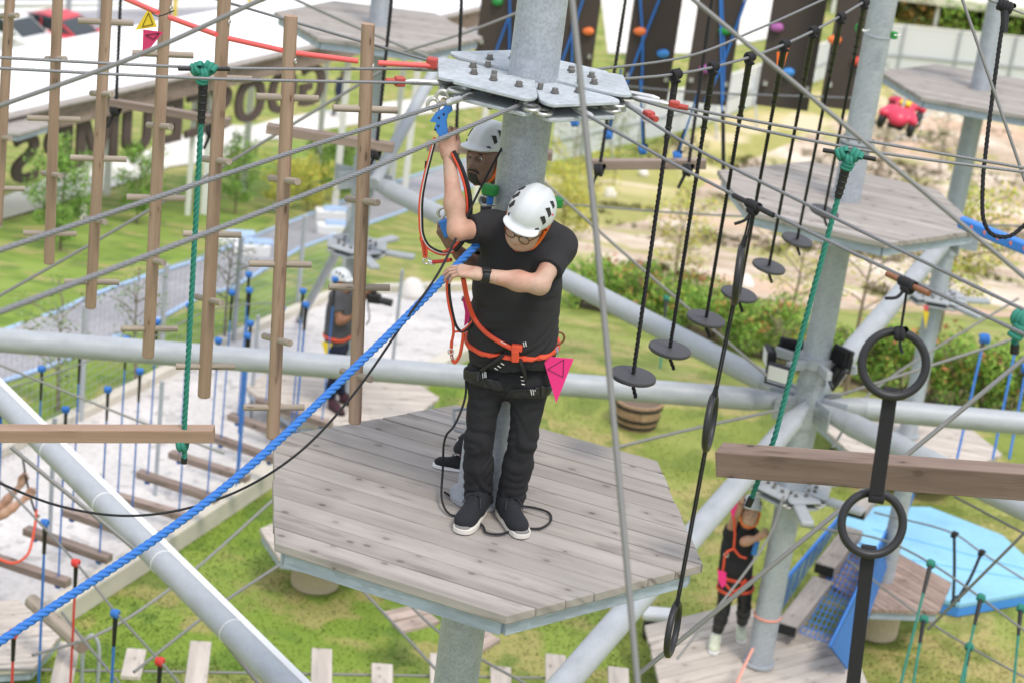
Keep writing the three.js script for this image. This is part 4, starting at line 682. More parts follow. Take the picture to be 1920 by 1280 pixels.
{ // row of planks along the bottom and the pairs on the lawn cables
  const pk = (lab, px, h, grp) => { const q = px.map(([x, y]) => P(x, y, h)), c = vl(q[0], q[2], 0.5); const t = solo('bridge_plank', lab, 'plank', bar(vl(q[0], q[1], 0.5), vl(q[2], q[3], 0.5), 0.04, (q[0].distanceTo(q[1]) + q[2].distanceTo(q[3])) / 2, 0.006), lab.includes('brown') ? M.brownPlank ??= std({ map: T.deck, color: C(1.25, 1.08, 1.0), roughness: 0.9 }) : M.deckPale, c, grp); return t; };
  let x_ = 0;
  pk('wide slanting plank at the bottom left beside the steel hoop', [[112, 1206], [150, 1206], [132, 1300], [88, 1300]], 0.62);
  pk('short plank at the bottom between the hoop and the red knot', [[236, 1218], [275, 1220], [262, 1272], [226, 1270]], 0.62);
  pk('long plank at the bottom right of the red knot', [[356, 1204], [396, 1206], [384, 1310], [342, 1310]], 0.62);
  pk('plank at the bottom edge below the large platform\'s left half', [[584, 1218], [622, 1219], [622, 1310], [582, 1310]], 0.62);
  pk('plank stub at the bottom edge left of the thick pole', [[696, 1247], [736, 1247], [736, 1310], [696, 1310]], 0.62);
  pk('plank at the bottom edge touching the thick pole', [[806, 1227], [824, 1227], [826, 1310], [806, 1310]], 0.62);
  pk('plank stub right of the thick pole at the bottom edge', [[920, 1253], [957, 1251], [958, 1310], [920, 1310]], 0.62);
  pk('plank at the bottom edge left of the white rising pipe', [[1023, 1230], [1060, 1229], [1062, 1310], [1024, 1310]], 0.62);
  pk('plank stub at the bottom edge beside the slim grey tube', [[1140, 1254], [1178, 1253], [1180, 1310], [1142, 1310]], 0.62);
  pk('upper of two brown planks on cables left of the thick pole', [[718, 1149], [735, 1166], [808, 1150], [790, 1134]], 0.6);
  pk('lower of two brown planks on cables left of the thick pole', [[737, 1170], [752, 1186], [824, 1167], [806, 1152]], 0.6);
  pk('upper of two brown planks peeking out right of the thick pole', [[880, 1190], [890, 1200], [925, 1192], [912, 1181]], 0.6);
  pk('lower of two brown planks peeking out right of the thick pole', [[885, 1212], [897, 1224], [936, 1202], [922, 1190]], 0.6);
  pk('brown plank tip just below the large platform\'s front edge', [[722, 1103], [735, 1118], [755, 1112], [745, 1098]], 0.6);
}

// ================================================================== beams on black ropes behind the logs and discs
function farBeam(lab, a, b, z0, z1, hang, w = 0.075) {
  const p = D(a[0], a[1], z0), q = D(b[0], b[1], z1), t = thing('rope_beam', lab, 'swing beam', p); part('beam', bar(p, q, w, w * 1.1, 0.006), M.beam, t);
  for (const [x, y, tx, ty, z] of hang) { const e = D(x, y, z), f = D(tx, ty, z - 0.3); part('rope', rope([e, vl(e, f, 0.5), f], 0.014, 0.1, 4, 6), M.blackRope, t); part('stop_knot', [knotGeo(e.clone().add(V(0, -0.06, 0)), V(1, 0, 0), 0.025, 2), rod(e.clone().add(V(0, -0.05, 0)), e.clone().add(V(-0.05, -0.2, 0.02)), 0.013, 0.012, 8)], M.blackRope, t); }
}
farBeam('wooden beam on a black rope behind the third and fourth hanging logs', [205, 191], [431, 229], 15, 15, [[217, 192, 226, -20, 15], [398, 232, 408, 130, 15]], 0.06);
farBeam('wooden beam crossing behind the two rightmost hanging logs', [500, 240], [738, 277], 14.5, 14.5, [[706, 274, 736, -20, 14.5]], 0.07);
farBeam('wooden beam half hidden behind the thick pole and white helmet', [800, 273], [1036, 291], 14.5, 14.5, [[855, 268, 866, -20, 14.5]], 0.07);
farBeam('wooden beam on black ropes behind the two nearest disc ropes', [1108, 308], [1324, 307], 14.5, 14.5, [[1126, 304, 1176, -20, 14.3], [1292, 304, 1338, -20, 14.3]], 0.07);
{ const pts = [[1886, 12], [1870, 120], [1852, 260], [1844, 340], [1846, 415], [1862, 440], [1893, 443], [1925, 420]].map(([x, y]) => D(x, y, 9.5)); const t = thing('rope_loop', 'long black rope sagging in a loop at the upper right edge', 'rope', pts[0]); part('rope', rope(pts, 0.011), M.blackRope, t); part('knot', knotGeo(pts[0], V(1, -0.3, 0), 0.016, 4), M.blackRope, t); part('wrapped_throat', rod(pts[0], D(1884, 60, 9.5), 0.024, 0.016, 10), M.tape, t); cable('thin dark cable at the top right corner holding the sagging rope loop', [D(1840, -8, 9.5), D(1886, 12, 9.5), D(1960, 40, 9.5)], 0.007, M.wirePlain); }
{ const a = D(1800, 415, 15), b = D(1990, 492, 14.6), t = thing('net_beam', 'blue wrapped beam with orange dots at the right edge below the far platform', 'beam', a); part('beam', bar(a, b, 0.09, 0.09, 0.02), M.blueEdge, t); for (let i = 0; i < 7; i++) { const c = vl(a, b, 0.12 + i * 0.13); part('lashing', bar(c.clone().add(V(-0.015, 0, 0.047)), c.clone().add(V(0.015, 0.01, 0.047)), 0.03, 0.01, 0.003), M.orange, t); } }
// blue-knotted ropes between the panels and the high platform
for (const [x, y, tx, ty, l] of [[1078, 228, 1090, 130, 'blue rope with a blue stop knot just right of the thick pole'], [1141, 252, 1165, 130, 'blue rope with a blue stop knot left of the nearest disc rope'], [1206, 280, 1200, 150, 'blue rope with a blue stop knot between the wooden beam and the anchor plate'], [1271, 292, 1310, 170, 'blue rope with a blue stop knot above the beam behind the discs'], [1356, 328, 1350, -20, 'long blue rope ending at the high platform\'s left corner']]) {
  const e = D(x, y, 17), f = D(tx, ty, 16.5), t = thing('hanging_rope', l, 'rope', e); part('rope', tube([e, f], 0.008, 6), M.blueRope, t); part('knot', [new THREE.SphereGeometry(0.032, 12, 8).scale(1.15, 0.9, 1).translate(e.x, e.y, e.z), knotGeo(e, V(1, 0.2, 0), 0.024, 2)], M.blueRope, t); part('wrapped_throat', rod(e.clone().add(V(0, 0.03, 0)), vl(e, f, 0.32).add(V(0, 0.05, 0)), 0.018, 0.016, 8), M.tape, t);
}

// ================================================================== lower right: mat, net bridge, green knotted ropes, barrel
{
  const px = [[1580, 965], [1650, 948], [1745, 950], [1879, 1002], [1930, 1050], [1930, 1105], [1800, 1128], [1610, 1080]].map(([x, y]) => P(x, y, 0.18));
  const s = new THREE.Shape(px.map(p => new THREE.Vector2(p.x, -p.z))), g = new THREE.ExtrudeGeometry(s, { depth: 0.03, bevelEnabled: true, bevelSize: 0.02, bevelThickness: 0.02, bevelSegments: 2 }).rotateX(-Math.PI / 2).translate(0, 0.13, 0);
  const s2 = new THREE.ExtrudeGeometry(s, { depth: 0.09, bevelEnabled: true, bevelSize: 0.012, bevelThickness: 0.012, bevelSegments: 1 }).rotateX(-Math.PI / 2).translate(0, 0.015, 0);
  const t = thing('landing_mat', 'big light blue landing mat on the grass at the lower right', 'mat', px[0].clone().setY(0)); part('cover', g, M.blueMat, t); part('side_band', s2, std({ color: C(0.06, 0.27, 0.72), roughness: 0.5 }), t);
  for (const k of [0.35, 0.68]) { const a = vl(px[1], px[7], k), b = vl(px[4], px[5], k); part('seam', bar(a.clone().setY(0.183), b.clone().setY(0.183), 0.008, 0.012, 0.002), std({ color: C(0.14, 0.42, 0.74) }), t); }
}
{
  const t = thing('net_bridge', 'narrow bridge of pale boards between blue net walls beside the woman', 'bridge', P(1500, 1130, 0.5).setY(0)), A = P(1490, 1190, 0.55), B = P(1632, 905, 0.75), ax = B.clone().sub(A).normalize();
  const seg = (q0, q1, h) => { const a = P(q0[0], q0[1], h), b = P(q1[0], q1[1], h); part('board', bar(a, b, 0.11, 0.2, 0.01), M.deckC, t); part('end_cap', bar(a.clone().addScaledVector(ax, -0.012), a.clone().addScaledVector(ax, -0.003), 0.1, 0.19, 0.003), M.dark, t); };
  seg([1474, 1180], [1542, 1093], 0.6); seg([1546, 1068], [1600, 998], 0.7); seg([1605, 962], [1640, 915], 0.8);
  const wall = (n, p, q, r, s) => { const g = new THREE.BufferGeometry(), v = [p, q, r, p, r, s]; const dn = V(0.012, 0, 0.004), all = []; for (const k of [0, 1]) for (const w of k ? [...v].reverse() : v) all.push(w.x + dn.x * k, w.y, w.z + dn.z * k); g.setAttribute('position', new THREE.Float32BufferAttribute(all, 3)); g.computeVertexNormals(); g.setAttribute('uv', new THREE.BufferAttribute(new Float32Array(24), 2)); return part(n, g, M.netBlue, t); };
  const band = (p, q, w = 0.05) => part('edge_band', bar(p, q, w, 0.02, 0.004), M.blueEdge, t);
  const l0 = P(1440, 1180, 0.6), l1 = P(1590, 955, 0.9), l2 = P(1608, 930, 1.15), l3 = P(1453, 1110, 1.15); wall('net_wall', l0, l1, l2, l3); band(l3, l2);
  const r0 = P(1560, 1200, 0.6), r1 = P(1655, 1010, 0.75), r2 = P(1712, 905, 1.3), r3 = P(1555, 1228, 1.1);
  { const q0 = P(1500, 1185, 0.56), q1 = P(1562, 1208, 0.56), q2 = P(1650, 1030, 0.68), q3 = P(1590, 1010, 0.68); for (let i = 0; i <= 16; i++) part('floor_cord', tube([vl(q0, q3, i / 16), vl(q1, q2, i / 16)], 0.006, 4), M.blueEdge, t); for (let i = 0; i <= 7; i++) part('floor_cord', tube([vl(q0, q1, i / 7), vl(q3, q2, i / 7)], 0.006, 4), M.blueEdge, t); } 
  const w0 = P(1556, 1212, 0.8), w1 = P(1702, 915, 1.25), w2 = P(1714, 926, 1.0), w3 = P(1588, 1256, 0.5); const wg = wall('banner_wall', w0, w1, w2, w3); wg.material = std({ map: rep(T.pale, 0.7, 0.7), color: C(0.12, 0.42, 1.05), roughness: 0.7 }); band(w0, w1, 0.03);
  for (let i = 1; i < 10; i++) { const k = i / 10; part('net_cord', tube([vl(l0, l1, k), vl(l3, l2, k)], 0.006, 4), M.blueEdge, t); }
}
for (const [x, y, bx, by, l] of [[1746, 1056, 1690, 1280, 'green rope with green knot in front of the brown platform corner'], [1733, 1160, 1712, 1290, 'green rope with green knot below the brown platform'], [1840, 1120, 1800, 1290, 'green rope with green knot on the grass near the blue mat\'s front corner'], [1818, 1212, 1806, 1300, 'lowest green rope with green knot at the bottom right'], [1915, 1140, 1900, 1300, 'green rope with green knot at the right edge near the bottom'], [1250, 560, 1238, 690, 'thin green rope with green knot behind the nearest disc rope']]) {
  const z = by < 800 ? 22 : 15.6, k = D(x, y, z), e = D(bx, by, z - 0.6), t = thing('hanging_rope', l, 'rope', k); part('knot', [knotGeo(k, V(1, -0.4, 0), 0.018, 2.6)], M.greenRope, t); const w = vl(k, e, Math.min(0.5, 0.28 / k.distanceTo(e))); part('wrapped_throat', rod(k, w, 0.02, 0.014, 8), M.tape, t); part('rope', rope([w, vl(w, e, 0.5), e], 0.0115, 0.08, 4, 6), M.greenRope, t);
}
for (const [x, y, bx, by, l] of [[1790, 1002, 1788, 1130, 'straight black rope over the blue mat'], [1841, 1036, 1797, 1122, 'slanting black rope over the blue mat']]) { const k = D(x, y, 17.4), e = D(bx, by, 17.2), t = thing('hanging_rope', l, 'rope', k); part('rope', tube([k, vl(k, e, 0.5).add(V(0.01, -0.02, 0)), e], 0.014, 6), M.blackRope, t); part('knot', [knotGeo(k, V(1, -0.4, 0), 0.018, 2), knotGeo(e, V(1, 0, 0), 0.016, 2)], M.blackRope, t); }
for (const [x, y, bx, by, l] of [[1846, 635, 1795, 860, 'blue rope hanging right of the big upper ring'], [1912, 620, 1862, 860, 'blue rope hanging near the right edge above the beam'], [1925, 690, 1893, 860, 'blue rope cut by the right edge above the beam']]) { const k = D(x, y, 20.5), e = D(bx, by, 20), t = thing('hanging_rope', l, 'rope', k); part('rope', tube([k, e], 0.013, 6), M.blueRope, t); part('knot', knotGeo(k, V(1, 0, 0), 0.03, 2.4), M.blueRope, t); part('wrapped_throat', rod(k, vl(k, e, 0.1), 0.02, 0.016, 8), M.tape, t); }
{ // half barrel
  const c = G(1191, 796), R = 0.29, Hh = 0.34, t = thing('half_barrel', 'wooden half barrel with dark hoops on the grass under the nearest disc', 'barrel', c);
  const prof = y => R * (0.86 + 0.18 * Math.sin(Math.min(1, y / Hh) * 1.45));
  for (let i = 0; i < 22; i++) { const a0 = i / 22 * 6.283, a1 = (i + 0.96) / 22 * 6.283, pos = [], idx = [], n = 6; for (let k = 0; k <= n; k++) for (const [a, rr0] of [[a0, 1], [a1, 1], [a1, 0.92], [a0, 0.92]]) { const r = prof(k / n * Hh) * rr0; pos.push(c.x + Math.cos(a) * r, c.y + k / n * Hh, c.z + Math.sin(a) * r); } for (let k = 0; k < n; k++) for (let s = 0; s < 4; s++) { const p = k * 4 + s, q = k * 4 + (s + 1) % 4; idx.push(p, p + 4, q, q, p + 4, q + 4); } idx.push(n * 4, n * 4 + 3, n * 4 + 1, n * 4 + 1, n * 4 + 3, n * 4 + 2); const g = new THREE.BufferGeometry(); g.setAttribute('position', new THREE.Float32BufferAttribute(pos, 3)); g.setIndex(idx); const gg = g.toNonIndexed(); gg.computeVertexNormals(); part('stave', uvBox(gg, 2, 0.5, rnd(), rnd()), M.stave ??= std({ map: T.log, color: C(1.2, 1.15, 1.0), roughness: 0.8 }), t); }
  for (const y of [0.05, 0.14, 0.29]) { const r = prof(y); part('hoop', new THREE.CylinderGeometry(prof(y + 0.02) + 0.005, prof(y - 0.02) + 0.005, 0.042, 44, 1, true).translate(c.x, c.y + y, c.z), M.dark, t); }
  part('soil', new THREE.CylinderGeometry(R * 0.92, R * 0.9, 0.02, 32).translate(c.x, c.y + Hh - 0.06, c.z), std({ color: C(0.16, 0.11, 0.08) }), t);
}
{ const c = P(1240, 1152, 0.25), t = thing('folded_sheet', 'white folded sheet lying on the lawn below the large platform\'s right side', 'sheet', c.clone().setY(0)); const g = new RoundedBoxGeometry(0.36, 0.09, 0.2, 4, 0.04), p = g.attributes.position; for (let i = 0; i < p.count; i++) p.setY(i, p.getY(i) + 0.02 * Math.sin(p.getX(i) * 17) * Math.cos(p.getZ(i) * 13)); g.computeVertexNormals(); part('top_fold', g.translate(c.x, c.y, c.z), M.white, t); part('dark_base', box(c.clone().add(V(0.02, -0.14, 0)), 0.34, 0.2, 0.2, 0.03), M.dark, t); }
// small stones and sacks in the dry ground
for (const [x, y, s, l] of [[1142, 370, 0.32, 'pale white sack standing in the dry grass below the wooden beam'], [1205, 330, 0.3, 'pale boulder in the dry grass right of the slim grey tube'], [1395, 540, 0.3, 'pale boulder at the edge of the hedge'], [770, 560, 0.36, 'white tarpaulin sack behind the blue rope at the back kerb']]) { const c = G(x, y); const f = blend([ell(c.clone().add(V(0, s * 0.45, 0)), s * 0.5, s * 0.5, s * 0.42), ell(c.clone().add(V(s * 0.15, s * 0.25, 0.05)), s * 0.5, s * 0.3, s * 0.4)], 0.1); const ff = (X, Y, Z) => f(X, Y, Z) + 0.04 * s * Math.sin(X * 13) * Math.sin(Y * 17 + Z * 9); solo('pale_sack', l, 'sack', sdfMesh(ff, new THREE.Box3(c.clone().add(V(-s, -s * 0.3, -s)), c.clone().add(V(s, s * 1.1, s))), s / 14), std({ color: C(0.72, 0.69, 0.64), roughness: 0.85 }), c); }
// ================================================================== the white shelter with the brown letters
const font = await new FontLoader().loadAsync('fonts/droid/droid_sans_bold.typeface.json');
{
  const foot = G(18, 408), Hr = foot.y + 2.15;
  const n0 = P(60, 206, Hr), n1 = P(640, 74, Hr), dir = n1.clone().sub(n0).setY(0).normalize(), back = V(dir.z, 0, -dir.x); if (back.z > 0) back.negate();
  const N0 = n0.clone().addScaledVector(dir, -1.2), N1 = n1.clone().addScaledVector(dir, 7.5), W = 2.95;
  const t = thing('open_shelter', 'long open shelter with a flat white roof and timber fascia behind the hanging logs', 'shelter', N0.clone().setY(land(N0.z)));
  const q = (p, b, y) => p.clone().addScaledVector(back, b).setY(Hr + y);
  const roof = (() => { const g = new THREE.BoxGeometry(N0.distanceTo(N1), 0.16, W); const z = dir.clone().cross(V(0, 1, 0)); return g.applyMatrix4(new THREE.Matrix4().makeBasis(dir, V(0, 1, 0), z).setPosition(vl(q(N0, W / 2 + 0.05, -0.06), q(N1, W / 2 + 0.05, -0.06), 0.5))); })();
  part('roof', roof, std({ color: C(0.86, 0.86, 0.86), roughness: 0.6 }), t);
  for (let i = 0; i < 4; i++) part('roof_seam', bar(q(vl(N0, N1, 0.04 + i * 0.31), 0.05, 0.025), q(vl(N0, N1, 0.04 + i * 0.31), W, 0.025), 0.02, 0.03), M.white, t);
  for (let i = 0; i < 3; i++) part('fascia_board', bar(q(vl(N0, N1, i / 3 + 0.001), -0.03, -0.2), q(vl(N0, N1, i / 3 + 0.332), -0.03, -0.2), 0.4, 0.07, 0.01), M.beam, t);
  part('fascia_cap', bar(q(N0, -0.08, 0.02), q(N1, -0.08, 0.02), 0.05, 0.2, 0.01), M.deckC, t);
  for (const k of [0.03, 0.36, 0.62, 0.78, 0.97]) for (const b of [0.25, W - 0.3]) { const p = q(vl(N0, N1, k), b, -0.2); part('post', bar(p.clone().setY(land(p.z)), p, 0.13, 0.13, 0.01), M.white, t); }
  // letters, read from the far side
  const word = 'GOOSEBUMPS', gl = N0.clone().addScaledVector(dir, 0), a = P(45, 322, Hr - 1.25), s = thing('letter_sign', 'big brown sign letters seen mirrored from behind under the white shelter roof', 'sign', a);
  const L0 = n0.clone().addScaledVector(dir, -0.35), L1 = n1.clone().addScaledVector(dir, -0.35), tot = L0.distanceTo(L1), h = 0.84;
  const shapes = [...word].map(ch => { const g = new TextGeometry(ch, { font, size: h, depth: 0.06, curveSegments: 8, bevelEnabled: false }); g.computeBoundingBox(); return [ch, g, g.boundingBox.max.x - g.boundingBox.min.x, g.boundingBox.min.x]; });
  const sumW = shapes.reduce((x, e) => x + e[2], 0), gap = 0.13, sc = (tot - gap * 9) / sumW; let x = 0;
  for (const [ch, g, w, mx] of shapes) {    // first letter at the far right end as seen from here; facing away
    g.translate(-mx, 0, 0).scale(sc, 1, 1); const basis = new THREE.Matrix4().makeBasis(dir.clone().negate(), V(0, 1, 0), back.clone()).setPosition(L1.clone().addScaledVector(dir, -x).addScaledVector(back, 0.06).setY(Hr - 0.42 - h));
    part('letter', g.applyMatrix4(basis), M.sign, s); x += w * sc + gap;
  }
  part('support_rail', bar(L0.clone().addScaledVector(back, 0.16).setY(Hr - 0.45), L1.clone().addScaledVector(back, 0.16).setY(Hr - 0.45), 0.05, 0.04), M.white, s);
  for (const k of [0.22, 0.55, 0.87]) { const p = vl(L0, L1, k).addScaledVector(back, 0.22); part('support_post', bar(p.clone().setY(land(p.z)), p.clone().setY(Hr - 0.3), 0.09, 0.09), M.white, s); }
}
// ================================================================== brown climbing panels with holds and ropes
{
  const holds = { g: M.devGreen, o: std({ color: C(0.85, 0.2, 0.05), roughness: 0.5 }), b: std({ color: C(0.06, 0.28, 0.7), roughness: 0.5 }), p: std({ color: C(0.4, 0.12, 0.35), roughness: 0.5 }), r: std({ color: C(0.75, 0.08, 0.05), roughness: 0.5 }) };
  const mk = (lab, bl, br, z, hs, ropes) => {
    const a = D(bl[0], bl[1], z), b = D(br[0], br[1], z); b.y = a.y; const w = a.distanceTo(b), t = thing('climbing_panel', lab, 'climbing panel', a), x = b.clone().sub(a).normalize(), n = x.clone().cross(V(0, 1, 0)).normalize();
    const put = g => g.applyMatrix4(new THREE.Matrix4().makeBasis(x, V(0, 1, 0), n).setPosition(a)), onP = px => lerp(a.z, b.z, (px - bl[0]) / (br[0] - bl[0])) + 0.05;
    part('board', put(uvBox(new RoundedBoxGeometry(w, 3.2, 0.05, 2, 0.01).translate(w / 2, 1.6, 0), 2, 2)), M.panel, t);
    part('stiffener', put(merge([new THREE.BoxGeometry(0.05, 3.1, 0.05).translate(w * 0.25, 1.6, -0.05), new THREE.BoxGeometry(0.05, 3.1, 0.05).translate(w * 0.75, 1.6, -0.05)])), M.galv, t);
    for (const [hx, hy, c] of hs) { const p = Zp(hx, hy, onP(hx)), f = blend([ell(p, 0.075, 0.05, 0.06), ell(p.clone().add(V(0.03, 0.015, 0.02)), 0.05, 0.045, 0.05)], 0.04); part('hold', sdfMesh(f, new THREE.Box3(p.clone().addScalar(-0.13), p.clone().addScalar(0.13)), 0.014), holds[c], t); }
    for (const [x0, y0, x1, y1, x2, y2] of ropes) part('rope', tube(x2 === undefined ? [Zp(x0, y0, onP(x0) + 0.02), Zp(x1, y1, onP(x1) + 0.02)] : [Zp(x0, y0, onP(x0) + 0.02), Zp(x1, y1, onP(x1) + 0.02), Zp(x2, y2, onP(x2) + 0.02)], 0.018, 6), M.blueRope, t);
    for (const e of [0.1, 0.9]) part('cable_clip', put(new THREE.BoxGeometry(0.05, 0.05, 0.06).translate(w * e, 0.28, 0.05)), M.steel, t);
  };
  mk('dark brown climbing panel left of the thick pole, with a green hold', [889, 112], [990, 122], 28, [[932, 4, 'g']], [[956, -10, 955, 110], [958, 20, 925, 110]]);
  mk('dark brown climbing panel just right of the thick pole, with an orange hold', [1030, 133], [1108, 140], 27, [[1102, 59, 'o']], [[1096, -10, 1070, 70, 1049, 128], [1075, 40, 1072, 128]]);
  mk('dark brown climbing panel with an orange and a blue hold', [1163, 178], [1252, 183], 25, [[1199, 59, 'o'], [1242, 101, 'b']], [[1200, -10, 1205, 80, 1203, 178], [1240, -10, 1206, 76, 1172, 165]]);
  mk('dark brown climbing panel behind the second and third disc ropes', [1281, 189], [1363, 192], 24, [[1358, 58, 'g'], [1322, 130, 'p']], [[1353, -10, 1358, 110, 1356, 190], [1402, -10, 1358, 112, 1322, 190]]);
  mk('dark brown climbing panel with a purple and a blue hold', [1417, 196], [1516, 200], 23.5, [[1456, 52, 'p'], [1477, 136, 'b']], []);
  mk('dark brown climbing panel beside the floodlight pole, with orange holds', [1537, 199], [1640, 203], 23, [[1564, 75, 'o'], [1609, 115, 'r']], []);
}
// ================================================================== white hoarding at the back right, planted terrace behind it
{
  const run = (lab, pts, h, bays) => { const t = thing('site_hoarding', lab, 'fence', pts[0]); for (let s = 0; s + 1 < pts.length; s++) for (let i = 0; i < bays; i++) { const a = vl(pts[s], pts[s + 1], (i + 0.01) / bays), b = vl(pts[s], pts[s + 1], (i + 0.99) / bays); const n = 12, pos = []; part('sheet', bar(a.clone().setY(a.y + h / 2), b.clone().setY(b.y + h / 2), h, 0.02, 0.004), std({ color: C(0.68, 0.71, 0.74), roughness: 0.5 }), t); const d = b.clone().sub(a), rb = []; for (let k = 1; k < n; k++) { const p = a.clone().addScaledVector(d, k / n); rb.push(new THREE.BoxGeometry(0.05, h * 0.98, 0.06).rotateY(-Math.atan2(d.z, d.x)).translate(p.x, p.y + h / 2, p.z)); } part('corrugation', merge(rb), std({ color: C(0.68, 0.71, 0.74), roughness: 0.5 }), t); part('top_rail', bar(a.clone().setY(a.y + h + 0.03), b.clone().setY(b.y + h + 0.03), 0.07, 0.08), M.white, t); part('mid_rail', bar(a.clone().setY(a.y + h * 0.45).add(V(0, 0, 0.06)), b.clone().setY(b.y + h * 0.45).add(V(0, 0, 0.06)), 0.07, 0.05), M.galv, t); part('fence_post', bar(b.clone().add(V(0, 0, 0.08)), b.clone().setY(b.y + h + 0.05).add(V(0, 0, 0.08)), 0.08, 0.08), M.galv, t); } };
  run('white corrugated hoarding along the back, behind the red toy quad bike', [G(1560, 142), G(1680, 148), G(1990, 178)], 2.25, 3);
  run('white corrugated hoarding behind the wooden beam and disc ropes', [G(1030, 305), G(1300, 240), G(1560, 142)], 1.55, 5);
  for (const [x, y] of [[1100, 300], [1150, 296], [1290, 270], [1345, 262], [1420, 240]]) { const g = G(x, y), k = G(x - 18, y - 30); k.y += 1.4; solo('raking_brace', ['grey raking brace behind the thick pole against the hoarding', 'grey raking brace left of the nearest disc rope against the hoarding', 'grey raking brace right of the nearest disc rope against the hoarding', 'grey raking brace between the second and third disc ropes', 'grey raking brace right of the third disc rope'][[1100, 1150, 1290, 1345, 1420].indexOf(x)], 'brace', rod(g, k, 0.035, 0.035, 8), M.galvPale, g); }
  // low building with open bays of plants behind the hoarding
  const a = G(1600, 30), c = a.clone().setZ(a.z - 3), x0 = c.x - 1, wdt = 20, t = thing('open_pavilion', 'cream roofed pavilion with posts and dark open bays at the top right', 'building', c.clone().setY(-8));
  const zf = c.z + 3.25, Y = Zp(1750, 9, zf).y;
  part('roof', bar(V(x0, Y + 0.2, c.z + 1), V(x0 + wdt, Y + 0.2, c.z + 1), 0.4, 4.5), std({ color: C(0.75, 0.72, 0.6), roughness: 0.7 }), t);
  part('back_wall', bar(V(x0, Y - 1.7, c.z - 1.2), V(x0 + wdt, Y - 1.7, c.z - 1.2), 3.6, 0.2), std({ color: C(0.06, 0.05, 0.05), roughness: 0.9 }), t);
  for (let i = 0; i < 9; i++) part('post', bar(V(x0 + i * wdt / 8, -8, zf - 0.3), V(x0 + i * wdt / 8, Y, zf - 0.3), 0.16, 0.16), M.white, t);
  part('parapet', bar(V(x0, Y - 2.3, zf - 0.5), V(x0 + wdt, Y - 2.3, zf - 0.5), 0.5, 0.12), std({ color: C(0.09, 0.03, 0.03), roughness: 0.7 }), t);
  // pale house on the left part of the top edge, mostly out of the frame
  const w = G(1000, 20); const b = thing('pale_building', 'pale building wall at the top edge left of the thick pole', 'building', w); part('wall', box(w.clone().add(V(-3.2, 1.1, -1)), 7.4, 3.2, 0.3, 0.02), M.white, b); part('blue_band', box(w.clone().add(V(-0.4, 1.0, -0.6)), 1.4, 1.9, 0.2, 0.02), std({ color: C(0.42, 0.68, 0.85) }), b);
}
// ================================================================== wire fence on the left
{
  const feet = [[150, 790, 570], [299, 702, 505], [437, 641, 452], [557, 578, 420], [640, 548, 398]].map(([x, y, ty]) => [G(x, y), ty]);
  const first = G(-40, 900); const pts = [first, ...feet.map(f => f[0])];
  const t = thing('mesh_fence', 'wire mesh fence with galvanised posts between the grass strip and asphalt path', 'fence', pts[1]);
  const hgt = 1.38;
  pts.forEach(p => part('post', [rod(p, p.clone().setY(p.y + hgt), 0.032, 0.032, 14), new THREE.CylinderGeometry(0.036, 0.036, 0.03, 14).translate(p.x, p.y + hgt, p.z)], M.galvPale, t));
  for (let i = 0; i + 1 < pts.length; i++) {
    const a = pts[i], b = pts[i + 1], L = a.distanceTo(b), g = [];
    for (let k = 0.08; k < hgt; k += 0.1) g.push(tube([a.clone().setY(a.y + k), b.clone().setY(b.y + k)], 0.0028, 3));
    for (let k = 0.1; k < L; k += 0.1) { const p = vl(a, b, k / L); g.push(tube([p, p.clone().setY(p.y + hgt - 0.04)], 0.0022, 3)); }
    const m = part('mesh_panel', g, M.galv, t); m.userData.kind = 'stuff';
    part('tension_wire', tube([a.clone().setY(a.y + hgt - 0.02), b.clone().setY(b.y + hgt - 0.02)], 0.006, 5), M.galv, t);
  }
}
for (const [x, y, w, l] of [[437, 462, 0, 'white and blue painted kerb block on the asphalt path, the lower of two stacks'], [470, 478, 0, 'white kerb block at the near end of the painted kerb stack'], [618, 412, 1, 'white and blue painted kerb block between the two rightmost hanging logs'], [622, 440, 0, 'white kerb bar lying behind the slim white strut']]) {
  const c = G(x, y), t = thing('kerb_block', l, 'kerb block', c); const a = 0.25;
  part('base', box(c.clone().add(V(0, 0.11, 0)), 0.62, 0.22, 0.3, 0.03, a), M.white, t); part('blue_band', box(c.clone().add(V(0.1, 0.235, -0.05)), 0.5, 0.05, 0.26, 0.02, a), M.blueKerb, t);
}
